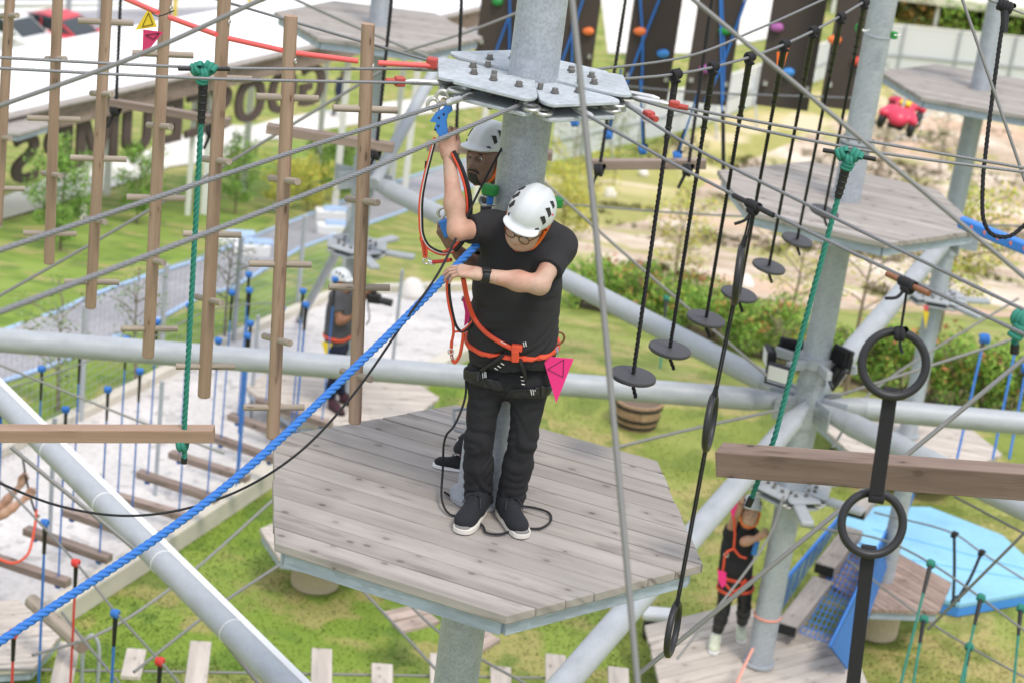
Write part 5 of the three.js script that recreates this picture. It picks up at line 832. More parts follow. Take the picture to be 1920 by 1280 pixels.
// cars, yellow rails
function car(lab, c, yaw, paint) {
  const t = thing('parked_car', lab, 'car', c), put = g => g.rotateY(yaw).translate(c.x, c.y, c.z);
  const ext = (pts, w, bev) => { const s = new THREE.Shape(); s.moveTo(...pts[0]); for (let i = 1; i < pts.length; i++) { const p = pts[i], q = pts[(i + 1) % pts.length]; s.lineTo(lerp(pts[i - 1][0], p[0], 0.82), lerp(pts[i - 1][1], p[1], 0.82)); s.quadraticCurveTo(...p, lerp(p[0], q[0], 0.18), lerp(p[1], q[1], 0.18)); } return new THREE.ExtrudeGeometry(s, { depth: w, bevelEnabled: true, bevelSize: bev, bevelThickness: bev, bevelSegments: 3, curveSegments: 6 }).translate(0, 0, -w / 2); };
  part('body', put(ext([[-2.1, 0.3], [-2.15, 0.75], [-2.0, 0.95], [-0.2, 1.0], [0.9, 0.98], [1.75, 0.85], [2.1, 0.62], [2.1, 0.3]], 1.45, 0.12)), paint, t);
  part('cabin', put(ext([[-1.7, 0.95], [-1.2, 1.42], [-0.6, 1.52], [0.15, 1.46], [0.95, 0.98]], 1.18, 0.1)), M.glass, t);
  part('roof', put(ext([[-1.3, 1.47], [-0.6, 1.6], [0.1, 1.55], [0.2, 1.47], [-0.6, 1.53]], 1.14, 0.05)), paint, t);
  for (const [x0, y0, x1, y1] of [[0.15, 1.5, 0.98, 1.0], [-0.55, 1.56, -0.55, 1.0], [-1.2, 1.5, -1.75, 0.98]]) for (const s of [-0.69, 0.69]) part('pillar', put(bar(V(x0, y0, s * 0.96), V(x1, y1, s), 0.07, 0.05)), paint, t);
  for (const [x, s] of [[-1.3, -1], [-1.3, 1], [1.3, -1], [1.3, 1]]) { const wl = part('wheel', put(new THREE.TorusGeometry(0.23, 0.1, 10, 24).translate(x, 0.32, s * 0.74)), M.rubber, t); part('rim', put(new THREE.CylinderGeometry(0.2, 0.2, 0.1, 16).rotateX(1.57).translate(x, 0.32, s * 0.77)), M.steel, wl); }
  for (const s of [-0.6, 0.6]) { part('headlight', put(new THREE.SphereGeometry(0.14, 12, 8).scale(0.6, 0.6, 1.2).translate(2.12, 0.68, s)), M.reflective, t); part('tail_light', put(new THREE.SphereGeometry(0.12, 12, 8).scale(0.5, 0.8, 1).translate(-2.16, 0.8, s)), M.redPlastic, t); part('wing_mirror', put(new THREE.SphereGeometry(0.09, 10, 8).scale(0.8, 0.8, 1.2).translate(0.75, 1.08, s * 1.52)), paint, t); }
}
car('red car parked behind the white shelter roof at the upper left', G(120, 112), -0.35, M.carRed);
car('white car cut by the left edge beside the red car', G(22, 114), -0.4, M.carWhite);
{ const t = thing('yellow_barrier', 'yellow painted steel barrier at the top edge behind the hanging logs', 'barrier', G(324, 78)); const ps = [[324, 78], [464, 55], [479, 54], [610, 30]].map(([x, y]) => G(x, y)); for (const p of ps) part('post', rod(p, p.clone().setY(p.y + 1.65), 0.075, 0.075, 12), M.yellow, t); for (let i = 1; i < 4; i++) part('rail', rod(ps[i].clone().setY(ps[i].y + 1.6), ps[Math.max(1, i - 1)].clone().setY(ps[Math.max(1, i - 1)].y + 1.6).add(V(0.001, 0, 0.001)), 0.06, 0.06, 10), M.yellow, t); }
for (const [x, y, l] of [[126, 62, 'slim pale lamp post behind the second hanging log from the left'], [186, 58, 'slim pale lamp post behind the log over the white roof'], [489, 52, 'dark post beside the yellow barrier at the top edge']]) { const a = G(x, y); solo('lamp_post', l, 'post', rod(a, a.clone().setY(a.y + 4), 0.11, 0.08, 14), x > 400 ? M.galv : M.galvPale, a); }
// red toy quad bike hung on the wires
{
  const c = D(1690, 218, 27), t = thing('toy_quad_bike', 'red toy quad bike with black wheels hanging in the air at the upper right', 'quad bike', c), yaw = -1.9, put = g => g.scale(1.1, 1.1, 1.1).rotateY(yaw).rotateX(0.12).rotateZ(-0.08).translate(c.x, c.y, c.z);
  const f = blend([ell(V(0.16, 0.06, 0), 0.16, 0.1, 0.15), ell(V(-0.12, 0.07, 0), 0.2, 0.09, 0.13), ell(V(0.27, 0.02, 0), 0.08, 0.06, 0.1), cap(V(0.12, 0.1, 0.14), V(0.24, 0.06, 0.2), 0.05), cap(V(0.12, 0.1, -0.14), V(0.24, 0.06, -0.2), 0.05), cap(V(-0.22, 0.12, 0.12), V(-0.28, 0.07, 0.2), 0.05), cap(V(-0.22, 0.12, -0.12), V(-0.28, 0.07, -0.2), 0.05)], 0.07);
  part('body', put(sdfMesh(f, new THREE.Box3(V(-0.42, -0.1, -0.3), V(0.42, 0.25, 0.3)), 0.016)), std({ color: C(0.72, 0.045, 0.1), roughness: 0.35 }), t);
  part('seat', put(new RoundedBoxGeometry(0.24, 0.05, 0.14, 3, 0.02).translate(-0.1, 0.16, 0)), M.yellow, t);
  part('handlebar', put(merge([tube([V(0.1, 0.15, 0), V(0.06, 0.24, 0)], 0.018, 8), tube([V(0.03, 0.26, -0.17), V(0.06, 0.25, 0), V(0.03, 0.26, 0.17)], 0.014, 8)])), M.steel, t);
  part('chassis', put(new RoundedBoxGeometry(0.6, 0.05, 0.2, 2, 0.02).translate(0, -0.06, 0)), M.black, t);
  for (const [x, s] of [[0.2, 1], [0.2, -1], [-0.22, 1], [-0.22, -1]]) { const w = part('wheel', put(new THREE.TorusGeometry(0.065, 0.045, 10, 22).translate(x, -0.05, s * 0.19)), M.rubber, t); part('hub_cap', put(new THREE.CylinderGeometry(0.045, 0.045, 0.07, 14).rotateX(1.57).translate(x, -0.05, s * 0.19)), M.dark, w); part('coil_clip', put(tube([V(x, -0.1, s * 0.26), V(x + 0.05, -0.16, s * 0.28), V(x, -0.2, s * 0.26), V(x - 0.03, -0.14, s * 0.27)], 0.008, 5)), M.steel, t); }
  cable('pale thin wire carrying the red toy quad bike, down past its wheels', [D(1660, 275, 26), D(1705, 246, 26.8), D(1790, 165, 28), D(1860, 95, 29)], 0.012, M.steel);
}
// ================================================================== plants
function leaves(n, at, size, cols, up_ = 0.5) {
  const pos = new Float32Array(n * 18), nor = new Float32Array(n * 18), col = new Float32Array(n * 18); const c = V(0, 0, 0), a = V(0, 0, 0), b = V(0, 0, 0), nn = V(0, 0, 0);
  for (let i = 0; i < n; i++) {
    const k = at(i); c.copy(k.p ?? k); const s = size * rr(0.6, 1.3); nn.set(rr(-1, 1), rr(-1, 1) + up_, rr(-1, 1)).normalize(); a.set(rr(-1, 1), rr(-1, 1), rr(-1, 1)).cross(nn).normalize(); b.copy(nn).cross(a);
    const v = [c.clone().addScaledVector(a, -s), c.clone().addScaledVector(b, -s * 0.42), c.clone().addScaledVector(a, s), c.clone().addScaledVector(b, s * 0.42).addScaledVector(nn, s * 0.1)];
    const cc = cols[Math.floor(rnd() * cols.length)], f = rr(0.75, 1.25) * (k.f ?? 1);
    [0, 1, 2, 0, 2, 3].forEach((q, j) => { const o = i * 18 + j * 3; pos[o] = v[q].x; pos[o + 1] = v[q].y; pos[o + 2] = v[q].z; nor[o] = nn.x; nor[o + 1] = nn.y; nor[o + 2] = nn.z; col[o] = cc[0] * f; col[o + 1] = cc[1] * f; col[o + 2] = cc[2] * f; });
  }
  const g = new THREE.BufferGeometry(); g.setAttribute('position', new THREE.BufferAttribute(pos, 3)); g.setAttribute('normal', new THREE.BufferAttribute(nor, 3)); g.setAttribute('color', new THREE.BufferAttribute(col, 3)); return g;
}
const GREEN = [[0.18, 0.34, 0.05], [0.24, 0.4, 0.07], [0.14, 0.27, 0.045]], YEL = [[0.54, 0.54, 0.09], [0.42, 0.52, 0.085], [0.58, 0.48, 0.09]], PALE = [[0.2, 0.29, 0.1], [0.26, 0.33, 0.14], [0.17, 0.25, 0.08]], HED = [[0.15, 0.32, 0.045], [0.21, 0.4, 0.055], [0.27, 0.44, 0.065], [0.38, 0.47, 0.08]];
function sapling(lab, base, h, r, cols, n, name = 'young_tree', size = 0.05, crown0 = 0.35) {
  const t = thing(name, lab, 'tree', base), top = base.clone().add(V(rr(-0.1, 0.1) * h * 0.3, h * 0.92, rr(-0.05, 0.05))), mid = vl(base, top, 0.5).add(V(rr(-0.06, 0.06), 0, rr(-0.06, 0.06)));
  const cv = curve([base, mid, top]), g = [], R0 = 0.014 + h * 0.007; for (let i = 0; i < 7; i++) g.push(rod(cv.getPoint(i / 7), cv.getPoint((i + 1) / 7), R0 * (1 - i / 8), R0 * (1 - (i + 1) / 8), 8));
  part('trunk', g, M.bark, t); const tips = [], br = [];
  const nb = 13; for (let i = 0; i < nb; i++) { const k = lerp(crown0, 0.97, i / nb), p = cv.getPoint(k), a = i * 2.4 + rnd(), l = r * (0.55 + 0.6 * Math.sin((k - crown0) / (1 - crown0) * 2.6 + 0.35)) * rr(0.8, 1.1), q = p.clone().add(V(Math.cos(a) * l, l * rr(0.35, 0.8), Math.sin(a) * l)); br.push(tube([p, vl(p, q, 0.5).add(V(0, l * 0.08, 0)), q], 0.006 + h * 0.0012, 4, 5)); tips.push([p, q, l]); }
  part('branches', br, M.bark, t).userData.kind = 'stuff';
  const lv = leaves(Math.round(n * 1.8), () => { const [p, q, l] = tips[Math.floor(rnd() * nb)], k = Math.pow(rnd(), 0.6) * 1.12, e = 0.26 * l + 0.03; return vl(p, q, k).add(V(rr(-e, e), rr(-e, e) * 0.9, rr(-e, e))); }, size * 0.68, cols);
  const b = bases.get(t); lv.translate(-b.x, -b.y, -b.z); const m = new THREE.Mesh(lv, M.leaf); m.name = 'crown'; m.userData.kind = 'stuff'; t.add(m); return t;
}
const S = (lab, x, y, h, r, cols, n, size, c0, z) => sapling(lab, z ? D(x, y, z) : G(x, y), h, r, cols, n, 'young_tree', size, c0);
S('leafy young tree behind the two leftmost hanging logs, before the letters', 112, 470, 1.75, 0.42, GREEN, 1700, 0.055, 0.15);
S('young tree growing right of the log that ends on the asphalt path', 255, 420, 1.5, 0.36, GREEN, 1300, 0.05, 0.2);
S('young tree right of the green knotted rope before the pale footpath', 440, 402, 1.6, 0.36, GREEN, 1300, 0.05, 0.2);
S('bushy dark green young tree between the two rightmost hanging logs', 628, 375, 1.3, 0.5, GREEN, 2000, 0.06, 0.1);
S('yellow green shrub left of the rightmost hanging log', 575, 395, 1.0, 0.45, YEL, 1700, 0.05, 0.1);
S('yellow tinted young tree behind the second hanging log from the right', 520, 400, 1.35, 0.4, YEL, 1200, 0.05, 0.15);
S('sparse sapling in front of the mesh fence near the long level pipe', 108, 770, 1.5, 0.36, PALE, 380, 0.04, 0.3);
S('thin sapling beside the mesh fence behind the green rope', 255, 720, 1.5, 0.3, PALE, 260, 0.035, 0.35);
S('thin sapling at the mesh fence between second and third hanging logs', 420, 640, 1.5, 0.3, PALE, 260, 0.035, 0.35);
S('yellow green bush right behind the thick pole and white helmet', 1055, 440, 1.75, 0.75, YEL, 2600, 0.055, 0.1);
S('slender pale tree against the hoarding right of the anchor plate', 1075, 330, 2.6, 0.7, PALE, 500, 0.06, 0.2);
S('second slender pale tree against the hoarding, left of the nearest disc rope', 1150, 345, 2.5, 0.6, PALE, 420, 0.06, 0.25);
S('light yellow green tree between the first and third disc ropes', 1262, 560, 2.0, 0.55, YEL, 1000, 0.05, 0.3);
S('airy yellow green tree behind the middle discs', 1470, 640, 2.3, 0.7, YEL, 700, 0.05, 0.35);
S('thin bare trunked tree right of the floodlight pole', 1585, 740, 3.0, 0.5, YEL, 160, 0.045, 0.45);
S('yellow green tree behind the top of the bright white pipe', 1742, 720, 3.3, 0.7, YEL, 1500, 0.055, 0.4);
S('bright young tree in front of the hoarding between the panels', 1168, 235, 2.6, 0.6, PALE, 600, 0.07, 0.2);
S('wispy sapling under the red toy quad bike', 1640, 345, 4.2, 0.9, PALE, 300, 0.07, 0.35);
S('wispy sapling right of the red toy quad bike', 1760, 330, 3.0, 0.9, PALE, 260, 0.07, 0.3);
S('bare stick sapling between the floodlight pole and far right pole', 1645, 360, 2.6, 0.5, PALE, 60, 0.06, 0.4);
{ // clipped shrubs of the hedge, each a plant
  const row = [[1085, 575, 0.75], [1120, 572, 0.85], [1160, 585, 0.95], [1200, 596, 0.9], [1245, 606, 0.85], [1290, 618, 0.9], [1335, 634, 1.0], [1385, 652, 0.95], [1430, 668, 0.95], [1480, 690, 0.85], [1590, 712, 0.95], [1640, 722, 1.0], [1690, 735, 1.0], [1740, 750, 1.05], [1790, 762, 1.1], [1840, 775, 1.1], [1890, 785, 1.1], [1940, 797, 1.1]];
  const where = ['just right of the man in black', 'behind the white slanting pipe near the man in black', 'left of the nearest disc rope', 'between the two nearest disc ropes', 'behind the second disc', 'behind the third disc', 'below the edge-on ring', 'behind the middle edge-on ring cord', 'left of the floodlights', 'just behind the floodlights', 'right of the floodlight pole', 'left of the big upper ring', 'seen through the big upper ring', 'right of the big upper ring', 'behind the far right pole\'s right side', 'behind the blue hanging rope', 'near the right edge', 'cut by the right edge'];
  row.forEach(([x, y, h], i) => {
    const b = G(x, y), t = thing('hedge_shrub', 'dense green hedge shrub ' + where[i], 'shrub', b, 'shrubs of the hedge'), st = []; for (let k = 0; k < 6; k++) st.push(tube([b, b.clone().add(V(rr(-0.2, 0.2), h * 0.4, rr(-0.2, 0.2))), b.clone().add(V(rr(-0.4, 0.4), h * 0.8, rr(-0.3, 0.3)))], 0.012, 4, 4));
    part('stems', st, M.bark, t);
    const lump = []; for (let k = 0; k < 12; k++) lump.push([b.clone().add(V(rr(-0.42, 0.42), h * rr(0.18, 0.85), rr(-0.35, 0.35))), rr(0.16, 0.28)]);
    const g = leaves(2400, () => { const [c, r] = lump[Math.floor(rnd() * 12)], v = V(rr(-1, 1), rr(-1, 1), rr(-1, 1)).normalize().multiplyScalar(r * Math.pow(rnd(), 0.3)); return c.clone().add(v); }, 0.034, HED); g.translate(-b.x, -b.y, -b.z); const m = new THREE.Mesh(g, M.leaf); m.name = 'foliage'; m.userData.kind = 'stuff'; t.add(m);
    const rd = leaves(40 + Math.floor(rnd() * 60), (() => { const c = lump.slice(0, 3); return () => { const [q, r] = c[Math.floor(rnd() * 3)]; return q.clone().add(V(rr(-r, r), r * rr(0.4, 1.1), rr(-r, r))); }; })(), 0.045, [[0.42, 0.14, 0.06], [0.5, 0.2, 0.08], [0.34, 0.2, 0.05]]); rd.translate(-b.x, -b.y, -b.z); const m2 = new THREE.Mesh(rd, M.leaf); m2.name = 'red_shoots'; m2.userData.kind = 'stuff'; t.add(m2);
  });
}
{ // plants of the terrace behind the hoarding
  const c = G(1600, 30); for (let i = 0; i < 8; i++) { const p = V(c.x + 1 + i * 2.0, Zp(1750, 45, c.z + 2).y - 0.9, c.z + 0.2), t = thing('terrace_bush', 'green bush in the open pavilion at the top right, ' + ['first from its left end', 'second from its left end', 'third from its left end', 'fourth from its left end', 'fifth from its left end', 'sixth from its left end', 'seventh from its left end', 'at its right end'][i], 'bush', p, 'bushes in the pavilion'); const g = leaves(380, () => ({ p: p.clone().add(V(rr(-0.9, 0.9), rr(-0.2, 1.9), rr(-0.6, 0.6))) }), 0.12, i % 3 === 1 ? [[0.3, 0.16, 0.03], [0.1, 0.16, 0.03]] : HED); g.translate(-p.x, -p.y, -p.z); const m = new THREE.Mesh(g, M.leaf); m.name = 'foliage'; m.userData.kind = 'stuff'; t.add(m); part('stem', rod(p, p.clone().add(V(0, 1, 0)), 0.05, 0.03, 6), M.bark, t); }
}
{ // grass blades on the nearer lawns
  const blade = new THREE.BufferGeometry(), pv = [], nv = []; for (let k = 0; k < 5; k++) { const a = k * 1.257 + 0.3, w = 0.006, l = 0.03 + (k % 3) * 0.012, x = Math.cos(a), z = Math.sin(a), ox = x * 0.012, oz = z * 0.012; pv.push(ox - z * w, 0, oz + x * w, ox + z * w, 0, oz - x * w, ox + x * l * 0.5, l, oz + z * l * 0.5); for (let q = 0; q < 3; q++) nv.push(0, 1, 0); }
  blade.setAttribute('position', new THREE.Float32BufferAttribute(pv, 3)); blade.setAttribute('normal', new THREE.Float32BufferAttribute(nv, 3));
  const N = 50000, im = new THREE.InstancedMesh(blade, std({ color: 0xffffff, roughness: 0.9, side: THREE.DoubleSide }), N), m4 = new THREE.Matrix4(), cl = new THREE.Color(); let k = 0, guard = 0;
  const inside = (poly_, x, y) => { let c = false; for (let i = 0, j = poly_.length - 1; i < poly_.length; j = i++) { const [xi, yi] = poly_[i], [xj, yj] = poly_[j]; if ((yi > y) !== (yj > y) && x < (xj - xi) * (y - yi) / (yj - yi) + xi) c = !c; } return c; };
  const regions = [[[60, 1200], [505, 910], [800, 722], [905, 660], [1060, 600], [1300, 665], [1560, 740], [1920, 850], [1920, 1290], [300, 1290], [40, 1290]], [[-20, 880], [144, 790], [403, 660], [615, 565], [640, 452], [437, 550], [302, 610], [111, 695], [-20, 738]]];
  while (k < N && guard++ < N * 12) {
    const x = rr(-20, 1940), y = rr(440, 1300); if (!regions.some(r => inside(r, x, y))) continue;
    const p = G(x, y, 0.006); let s = rr(0.5, 1.15); const n = fbm(p.x * 0.5 + 40, p.z * 0.5 + 40, 64, 64, 3); if (n > 0.6 && rnd() < 0.5) continue;
    s *= 0.4; m4.compose(p, new THREE.Quaternion().setFromAxisAngle(V(0, 1, 0), rnd() * 6.28), V(s, s * rr(0.35, 0.7), s)); im.setMatrixAt(k, m4);
    const left = ss(1000, 500, x), t = rnd(); cl.setRGB(lerp(lerp(0.36, 0.44, t), lerp(0.24, 0.31, t), left), lerp(lerp(0.4, 0.46, t), lerp(0.36, 0.42, t), left), lerp(0.12, 0.07, left)); im.setColorAt(k, cl); k++;
  }
  { // dry tufts over the rough ground at the right
    const dm = new THREE.InstancedMesh(blade, std({ color: 0xffffff, roughness: 0.9, side: THREE.DoubleSide }), 4500); let q = 0;
    for (let i = 0; i < 60000 && q < 4500; i++) { const x = rr(1030, 1930), y = rr(190, 620), p = G(x, y), n = fbm(p.x * 0.4 + 9, p.z * 0.4 + 90, 64, 64, 3); if (n < 0.53 || !inside([[1030, 330], [1350, 225], [1560, 150], [1990, 190], [1990, 660], [1400, 560], [1060, 500]], x, y)) continue; const s = rr(1.2, 3.4) * ss(0.52, 0.62, n); m4.compose(p, new THREE.Quaternion().setFromAxisAngle(V(0, 1, 0), rnd() * 6.28), V(s * 1.3, s, s * 1.3)); dm.setMatrixAt(q, m4); const t = rnd(); cl.setRGB(lerp(0.42, 0.6, t), lerp(0.48, 0.54, t), lerp(0.12, 0.26, t)); dm.setColorAt(q, cl); q++; }
    dm.count = q; dm.name = 'dry_grass_tufts'; dm.userData = { label: 'dry grass tufts scattered over the sandy ground at the right', category: 'grass', kind: 'stuff' }; scene.add(dm);
  }
  im.count = k; im.name = 'grass_blades'; im.castShadow = false; im.userData = { label: 'short grass blades covering the lawns under the course', category: 'grass', kind: 'stuff' }; scene.add(im);
}
// ================================================================== people
function handGeo(wrist, dir, palm, side, curl, spread = 1, sc = 1) {       // side +1: thumb on local +x
  const y = dir.clone().normalize(), x0 = y.clone().cross(palm).normalize(), z = x0.clone().cross(y).normalize(), x = x0;
  const L = (a, b, c) => wrist.clone().addScaledVector(x, a * sc).addScaledVector(y, b * sc).addScaledVector(z, c * sc);
  const palmF = [], fing = [];
  const kx = [0.032, 0.011, -0.011, -0.031], ky = [0.083, 0.088, 0.084, 0.076], len = [[0.041, 0.025, 0.02], [0.045, 0.029, 0.021], [0.042, 0.027, 0.021], [0.033, 0.02, 0.018]];
  for (let i = 0; i < 4; i++) palmF.push(cap(L(kx[i] * 0.6 * side, 0.005, 0), L(kx[i] * side, ky[i], 0), 0.0155 * sc, 0.0125 * sc));
  for (let i = 0; i < 4; i++) {
    let p = [kx[i] * side, ky[i], 0], a = 0; const c = Array.isArray(curl) ? curl[i] : curl, sp = kx[i] * side * 2.2 * spread;
    for (let s = 0; s < 3; s++) { a += c * [0.75, 1.0, 0.7][s]; const q = [p[0] + sp * len[i][s] * Math.cos(a) * 0.6, p[1] + len[i][s] * Math.cos(a), p[2] + len[i][s] * Math.sin(a)]; fing.push(cap(L(...p), L(...q), (0.0088 - s * 0.0007) * sc, (0.0084 - s * 0.0009) * sc)); p = q; }
  }
  const tc = Array.isArray(curl) ? curl[4] ?? 0.5 : curl * 0.7; let t0 = [0.022 * side, 0.018, 0.006], t1 = [(0.05 - 0.012 * tc) * side, 0.05, 0.016 + 0.012 * tc], t2 = [(0.06 - 0.03 * tc) * side, 0.08 - 0.008 * tc, 0.02 + 0.026 * tc], t3 = [(0.062 - 0.045 * tc) * side, 0.102 - 0.016 * tc, 0.022 + 0.036 * tc];
  palmF.push(cap(L(...t0), L(...t1), 0.0155 * sc, 0.0125 * sc)); fing.push(cap(L(...t1), L(...t2), 0.0115 * sc, 0.0105 * sc), cap(L(...t2), L(...t3), 0.0105 * sc, 0.009 * sc));
  palmF.push(cap(L(0, -0.05, 0), L(0, 0.01, 0), 0.0235 * sc, 0.022 * sc));
  const pf = blend(palmF, 0.02 * sc), f = (X, Y, Z) => { let d = pf(X, Y, Z), g = 1; for (const q of fing) g = Math.min(g, q(X, Y, Z)); return smin(d, g, 0.0035 * sc); };
  return sdfMesh(f, boundsOf([...palmF, ...fing], 0.008), 0.003 * sc);
}
function headGeo(hm, beard = 0, sc = 1) {
  const fs = [ell(V(0, 0.035, -0.012), 0.074, 0.092, 0.095), ell(V(0, -0.035, 0.03), 0.058, 0.068, 0.058), ell(V(0, 0.002, 0.045), 0.064, 0.05, 0.05), cap(V(-0.035, -0.072, 0.045), V(0.035, -0.072, 0.045), 0.026), ell(V(0, -0.083, 0.066), 0.025, 0.02, 0.02)];
  const soft = blend(fs, 0.05), nose = blend([cap(V(0, 0.018, 0.09), V(0, -0.022, 0.11), 0.0085, 0.0125), ell(V(0.013, -0.026, 0.1), 0.011, 0.009, 0.012), ell(V(-0.013, -0.026, 0.1), 0.011, 0.009, 0.012)], 0.012), lips = blend([ell(V(0, -0.052, 0.088), 0.024, 0.0065, 0.011), ell(V(0, -0.061, 0.086), 0.021, 0.007, 0.011)], 0.004);
  const ears = [1, -1].map(s => ell(V(0.077 * s, -0.002, -0.008), 0.01, 0.032, 0.02)), sock = [1, -1].map(s => ell(V(0.032 * s, 0.013, 0.098), 0.019, 0.012, 0.016)), brow = [1, -1].map(s => cap(V(0.014 * s, 0.028, 0.089), V(0.048 * s, 0.03, 0.076), 0.008));
  const f = (x, y, z) => { let d = smin(soft(x, y, z), nose(x, y, z), 0.014); for (const q of brow) d = smin(d, q(x, y, z), 0.014); for (const q of sock) d = -smin(-d, q(x, y, z), 0.012); d = smin(d, lips(x, y, z), 0.008); for (const q of ears) d = smin(d, q(x, y, z), 0.01); return d; };
  return sdfMesh(f, new THREE.Box3(V(-0.1, -0.125, -0.125), V(0.1, 0.145, 0.14)), 0.0045);
}
const headFrame = (c, f, u) => { const z = f.clone().normalize(), x = u.clone().cross(z).normalize(), y = z.clone().cross(x); return new THREE.Matrix4().makeBasis(x, y, z).setPosition(c); };
function addHelmet(t, hm, mats = {}) {
  const c = V(0, 0.06, -0.016), rx = 0.101, ry = 0.116, rz = 0.125, dome = ell(c, rx, ry, rz), brim = ell(V(0, 0.064, 0.092), 0.084, 0.012, 0.05), back = ell(V(0, 0.012, -0.085), 0.085, 0.05, 0.05);
  const f = (x, y, z) => { let d = smin(dome(x, y, z), back(x, y, z), 0.03); const rim = 0.05 + 0.02 * Math.max(0, z) * 4 - 0.045 * ss(0.0, -0.1, z); d = Math.max(d, rim - y); d = smin(d, Math.max(brim(x, y, z), 0.05 - y), 0.016); d += 0.0022 * Math.cos(x * 95) * ss(0.1, 0.05, Math.abs(x)) * ss(0.06, 0.1, y); return d; };
  const h = part('helmet', sdfMesh(f, new THREE.Box3(V(-0.13, -0.06, -0.17), V(0.13, 0.205, 0.17)), 0.0045).applyMatrix4(hm), M.helmet, t);
  const put = (n, g, m) => { const q = part(n, g.applyMatrix4(hm), m, h); return q; };
  for (const s of [1, -1]) [[0.07, 0.076, 0.026, 0.016], [0.076, 0.046, 0.042, 0.02], [0.079, 0.008, 0.044, 0.021], [0.075, -0.034, 0.036, 0.02]].forEach(([X, Z, w, hh], i) => {
    const x = X * s, z = Z, k = 1 - (x / rx) ** 2 - ((z - c.z) / rz) ** 2, y = c.y + ry * Math.sqrt(Math.max(0.01, k)), n = V(x / rx / rx, (y - c.y) / ry / ry, (z - c.z) / rz / rz).normalize(), a = V(s * 0.75, -0.6, 0.25).projectOnPlane(n).normalize(), b = n.clone().cross(a);
    const sh = new THREE.Shape([[-w / 2, -hh / 2], [w / 2, -hh / 2 + 0.004], [w / 2 - 0.005, hh / 2], [-w / 2 + 0.006, hh / 2]].map(p => new THREE.Vector2(...p)));
    put('vent', new THREE.ExtrudeGeometry(sh, { depth: 0.006, bevelEnabled: false }).translate(0, 0, -0.0035).applyMatrix4(new THREE.Matrix4().makeBasis(a, b, n).setPosition(V(x, y, z))), M.dark);
  });
  put('badge', new THREE.CylinderGeometry(0.009, 0.009, 0.004, 20).rotateX(Math.PI / 2).applyMatrix4(new THREE.Matrix4().lookAt(V(0, 0, 0), V(-0.9, -0.55, 0.1), V(0, 1, 0))).translate(0.091, 0.105, -0.012), std({ color: C(0.7, 0.1, 0.16) }));
  for (const s of [1, -1]) { put('chin_strap', merge([tube([V(0.09 * s, 0.03, 0.02), V(0.083 * s, -0.03, 0.02), V(0.06 * s, -0.09, 0.045), V(0.0, -0.115, 0.075)], 0.0085, 6, 24), tube([V(0.083 * s, 0.03, -0.06), V(0.082 * s, -0.02, -0.015), V(0.072 * s, -0.062, 0.025)], 0.0085, 6, 20)]), M.orange); }
  put('back_cradle', tube([V(0.085, 0.02, -0.05), V(0.06, -0.03, -0.105), V(0, -0.045, -0.125), V(-0.06, -0.03, -0.105), V(-0.085, 0.02, -0.05)], 0.012, 6, 24), M.reflective);
  return h;
}
function shoe(t, heel, toe, mats, lab, sc = 1) {
  const d = toe.clone().sub(heel).setY(0), L = d.length(), x = d.normalize(), y = V(0, 1, 0), z = x.clone().cross(y), m = new THREE.Matrix4().makeBasis(x, y, z).setPosition(heel), k = L / 0.28;
  const up_ = blend([cap(V(0.045, 0.058, 0), V(0.1, 0.055, 0), 0.042, 0.044), cap(V(0.1, 0.05, 0), V(0.215, 0.038, 0.004), 0.045, 0.038), ell(V(0.2, 0.04, 0.003), 0.075, 0.036, 0.045), cap(V(0.05, 0.06, 0), V(0.045, 0.1, 0), 0.04, 0.036), cap(V(0.08, 0.085, 0), V(0.15, 0.06, 0), 0.03, 0.028)], 0.03);
  const hole = cap(V(0.05, 0.1, 0), V(0.05, 0.16, 0), 0.029);
  const f = (X, Y, Z) => Math.max(Math.max(up_(X, Y, Z), -hole(X, Y, Z)), 0.016 - Y);
  const s = part('shoe', sdfMesh(f, new THREE.Box3(V(-0.03, 0, -0.07), V(0.3, 0.16, 0.07)), 0.005).scale(k, k, k).applyMatrix4(m), mats[0], t);
  const o = new THREE.Shape(); o.moveTo(0.002, 0); o.bezierCurveTo(-0.002, 0.036, 0.05, 0.04, 0.1, 0.04); o.bezierCurveTo(0.17, 0.045, 0.2, 0.056, 0.25, 0.042); o.bezierCurveTo(0.288, 0.03, 0.29, -0.02, 0.26, -0.036); o.bezierCurveTo(0.2, -0.052, 0.16, -0.042, 0.1, -0.04); o.bezierCurveTo(0.04, -0.04, 0.0, -0.036, 0.002, 0);
  part('sole', new THREE.ExtrudeGeometry(o, { depth: 0.018, bevelEnabled: true, bevelSize: 0.004, bevelThickness: 0.004, bevelSegments: 2, curveSegments: 14 }).rotateX(-Math.PI / 2).translate(0, 0.004, 0).scale(k, k, k).applyMatrix4(m), mats[1], s);
  const lc = []; for (let i = 0; i < 4; i++) { const X = 0.1 + i * 0.022, Y = 0.114 - i * 0.009; lc.push(tube([V(X, Y - 0.012, -0.027), V(X + 0.008, Y + 0.002, 0), V(X, Y - 0.012, 0.027)], 0.0032, 5, 10)); } lc.push(tube([V(0.1, 0.115, 0), V(0.12, 0.12, 0.03), V(0.15, 0.085, 0.045)], 0.003, 5, 10), tube([V(0.1, 0.115, 0), V(0.125, 0.118, -0.025), V(0.155, 0.082, -0.04)], 0.003, 5, 10));
  part('laces', merge(lc).scale(k, k, k).applyMatrix4(m), mats[2] ?? M.black, s);
  return s;
}
const ridge = v => 1 - Math.abs(Math.sin(v)) * 1.6;
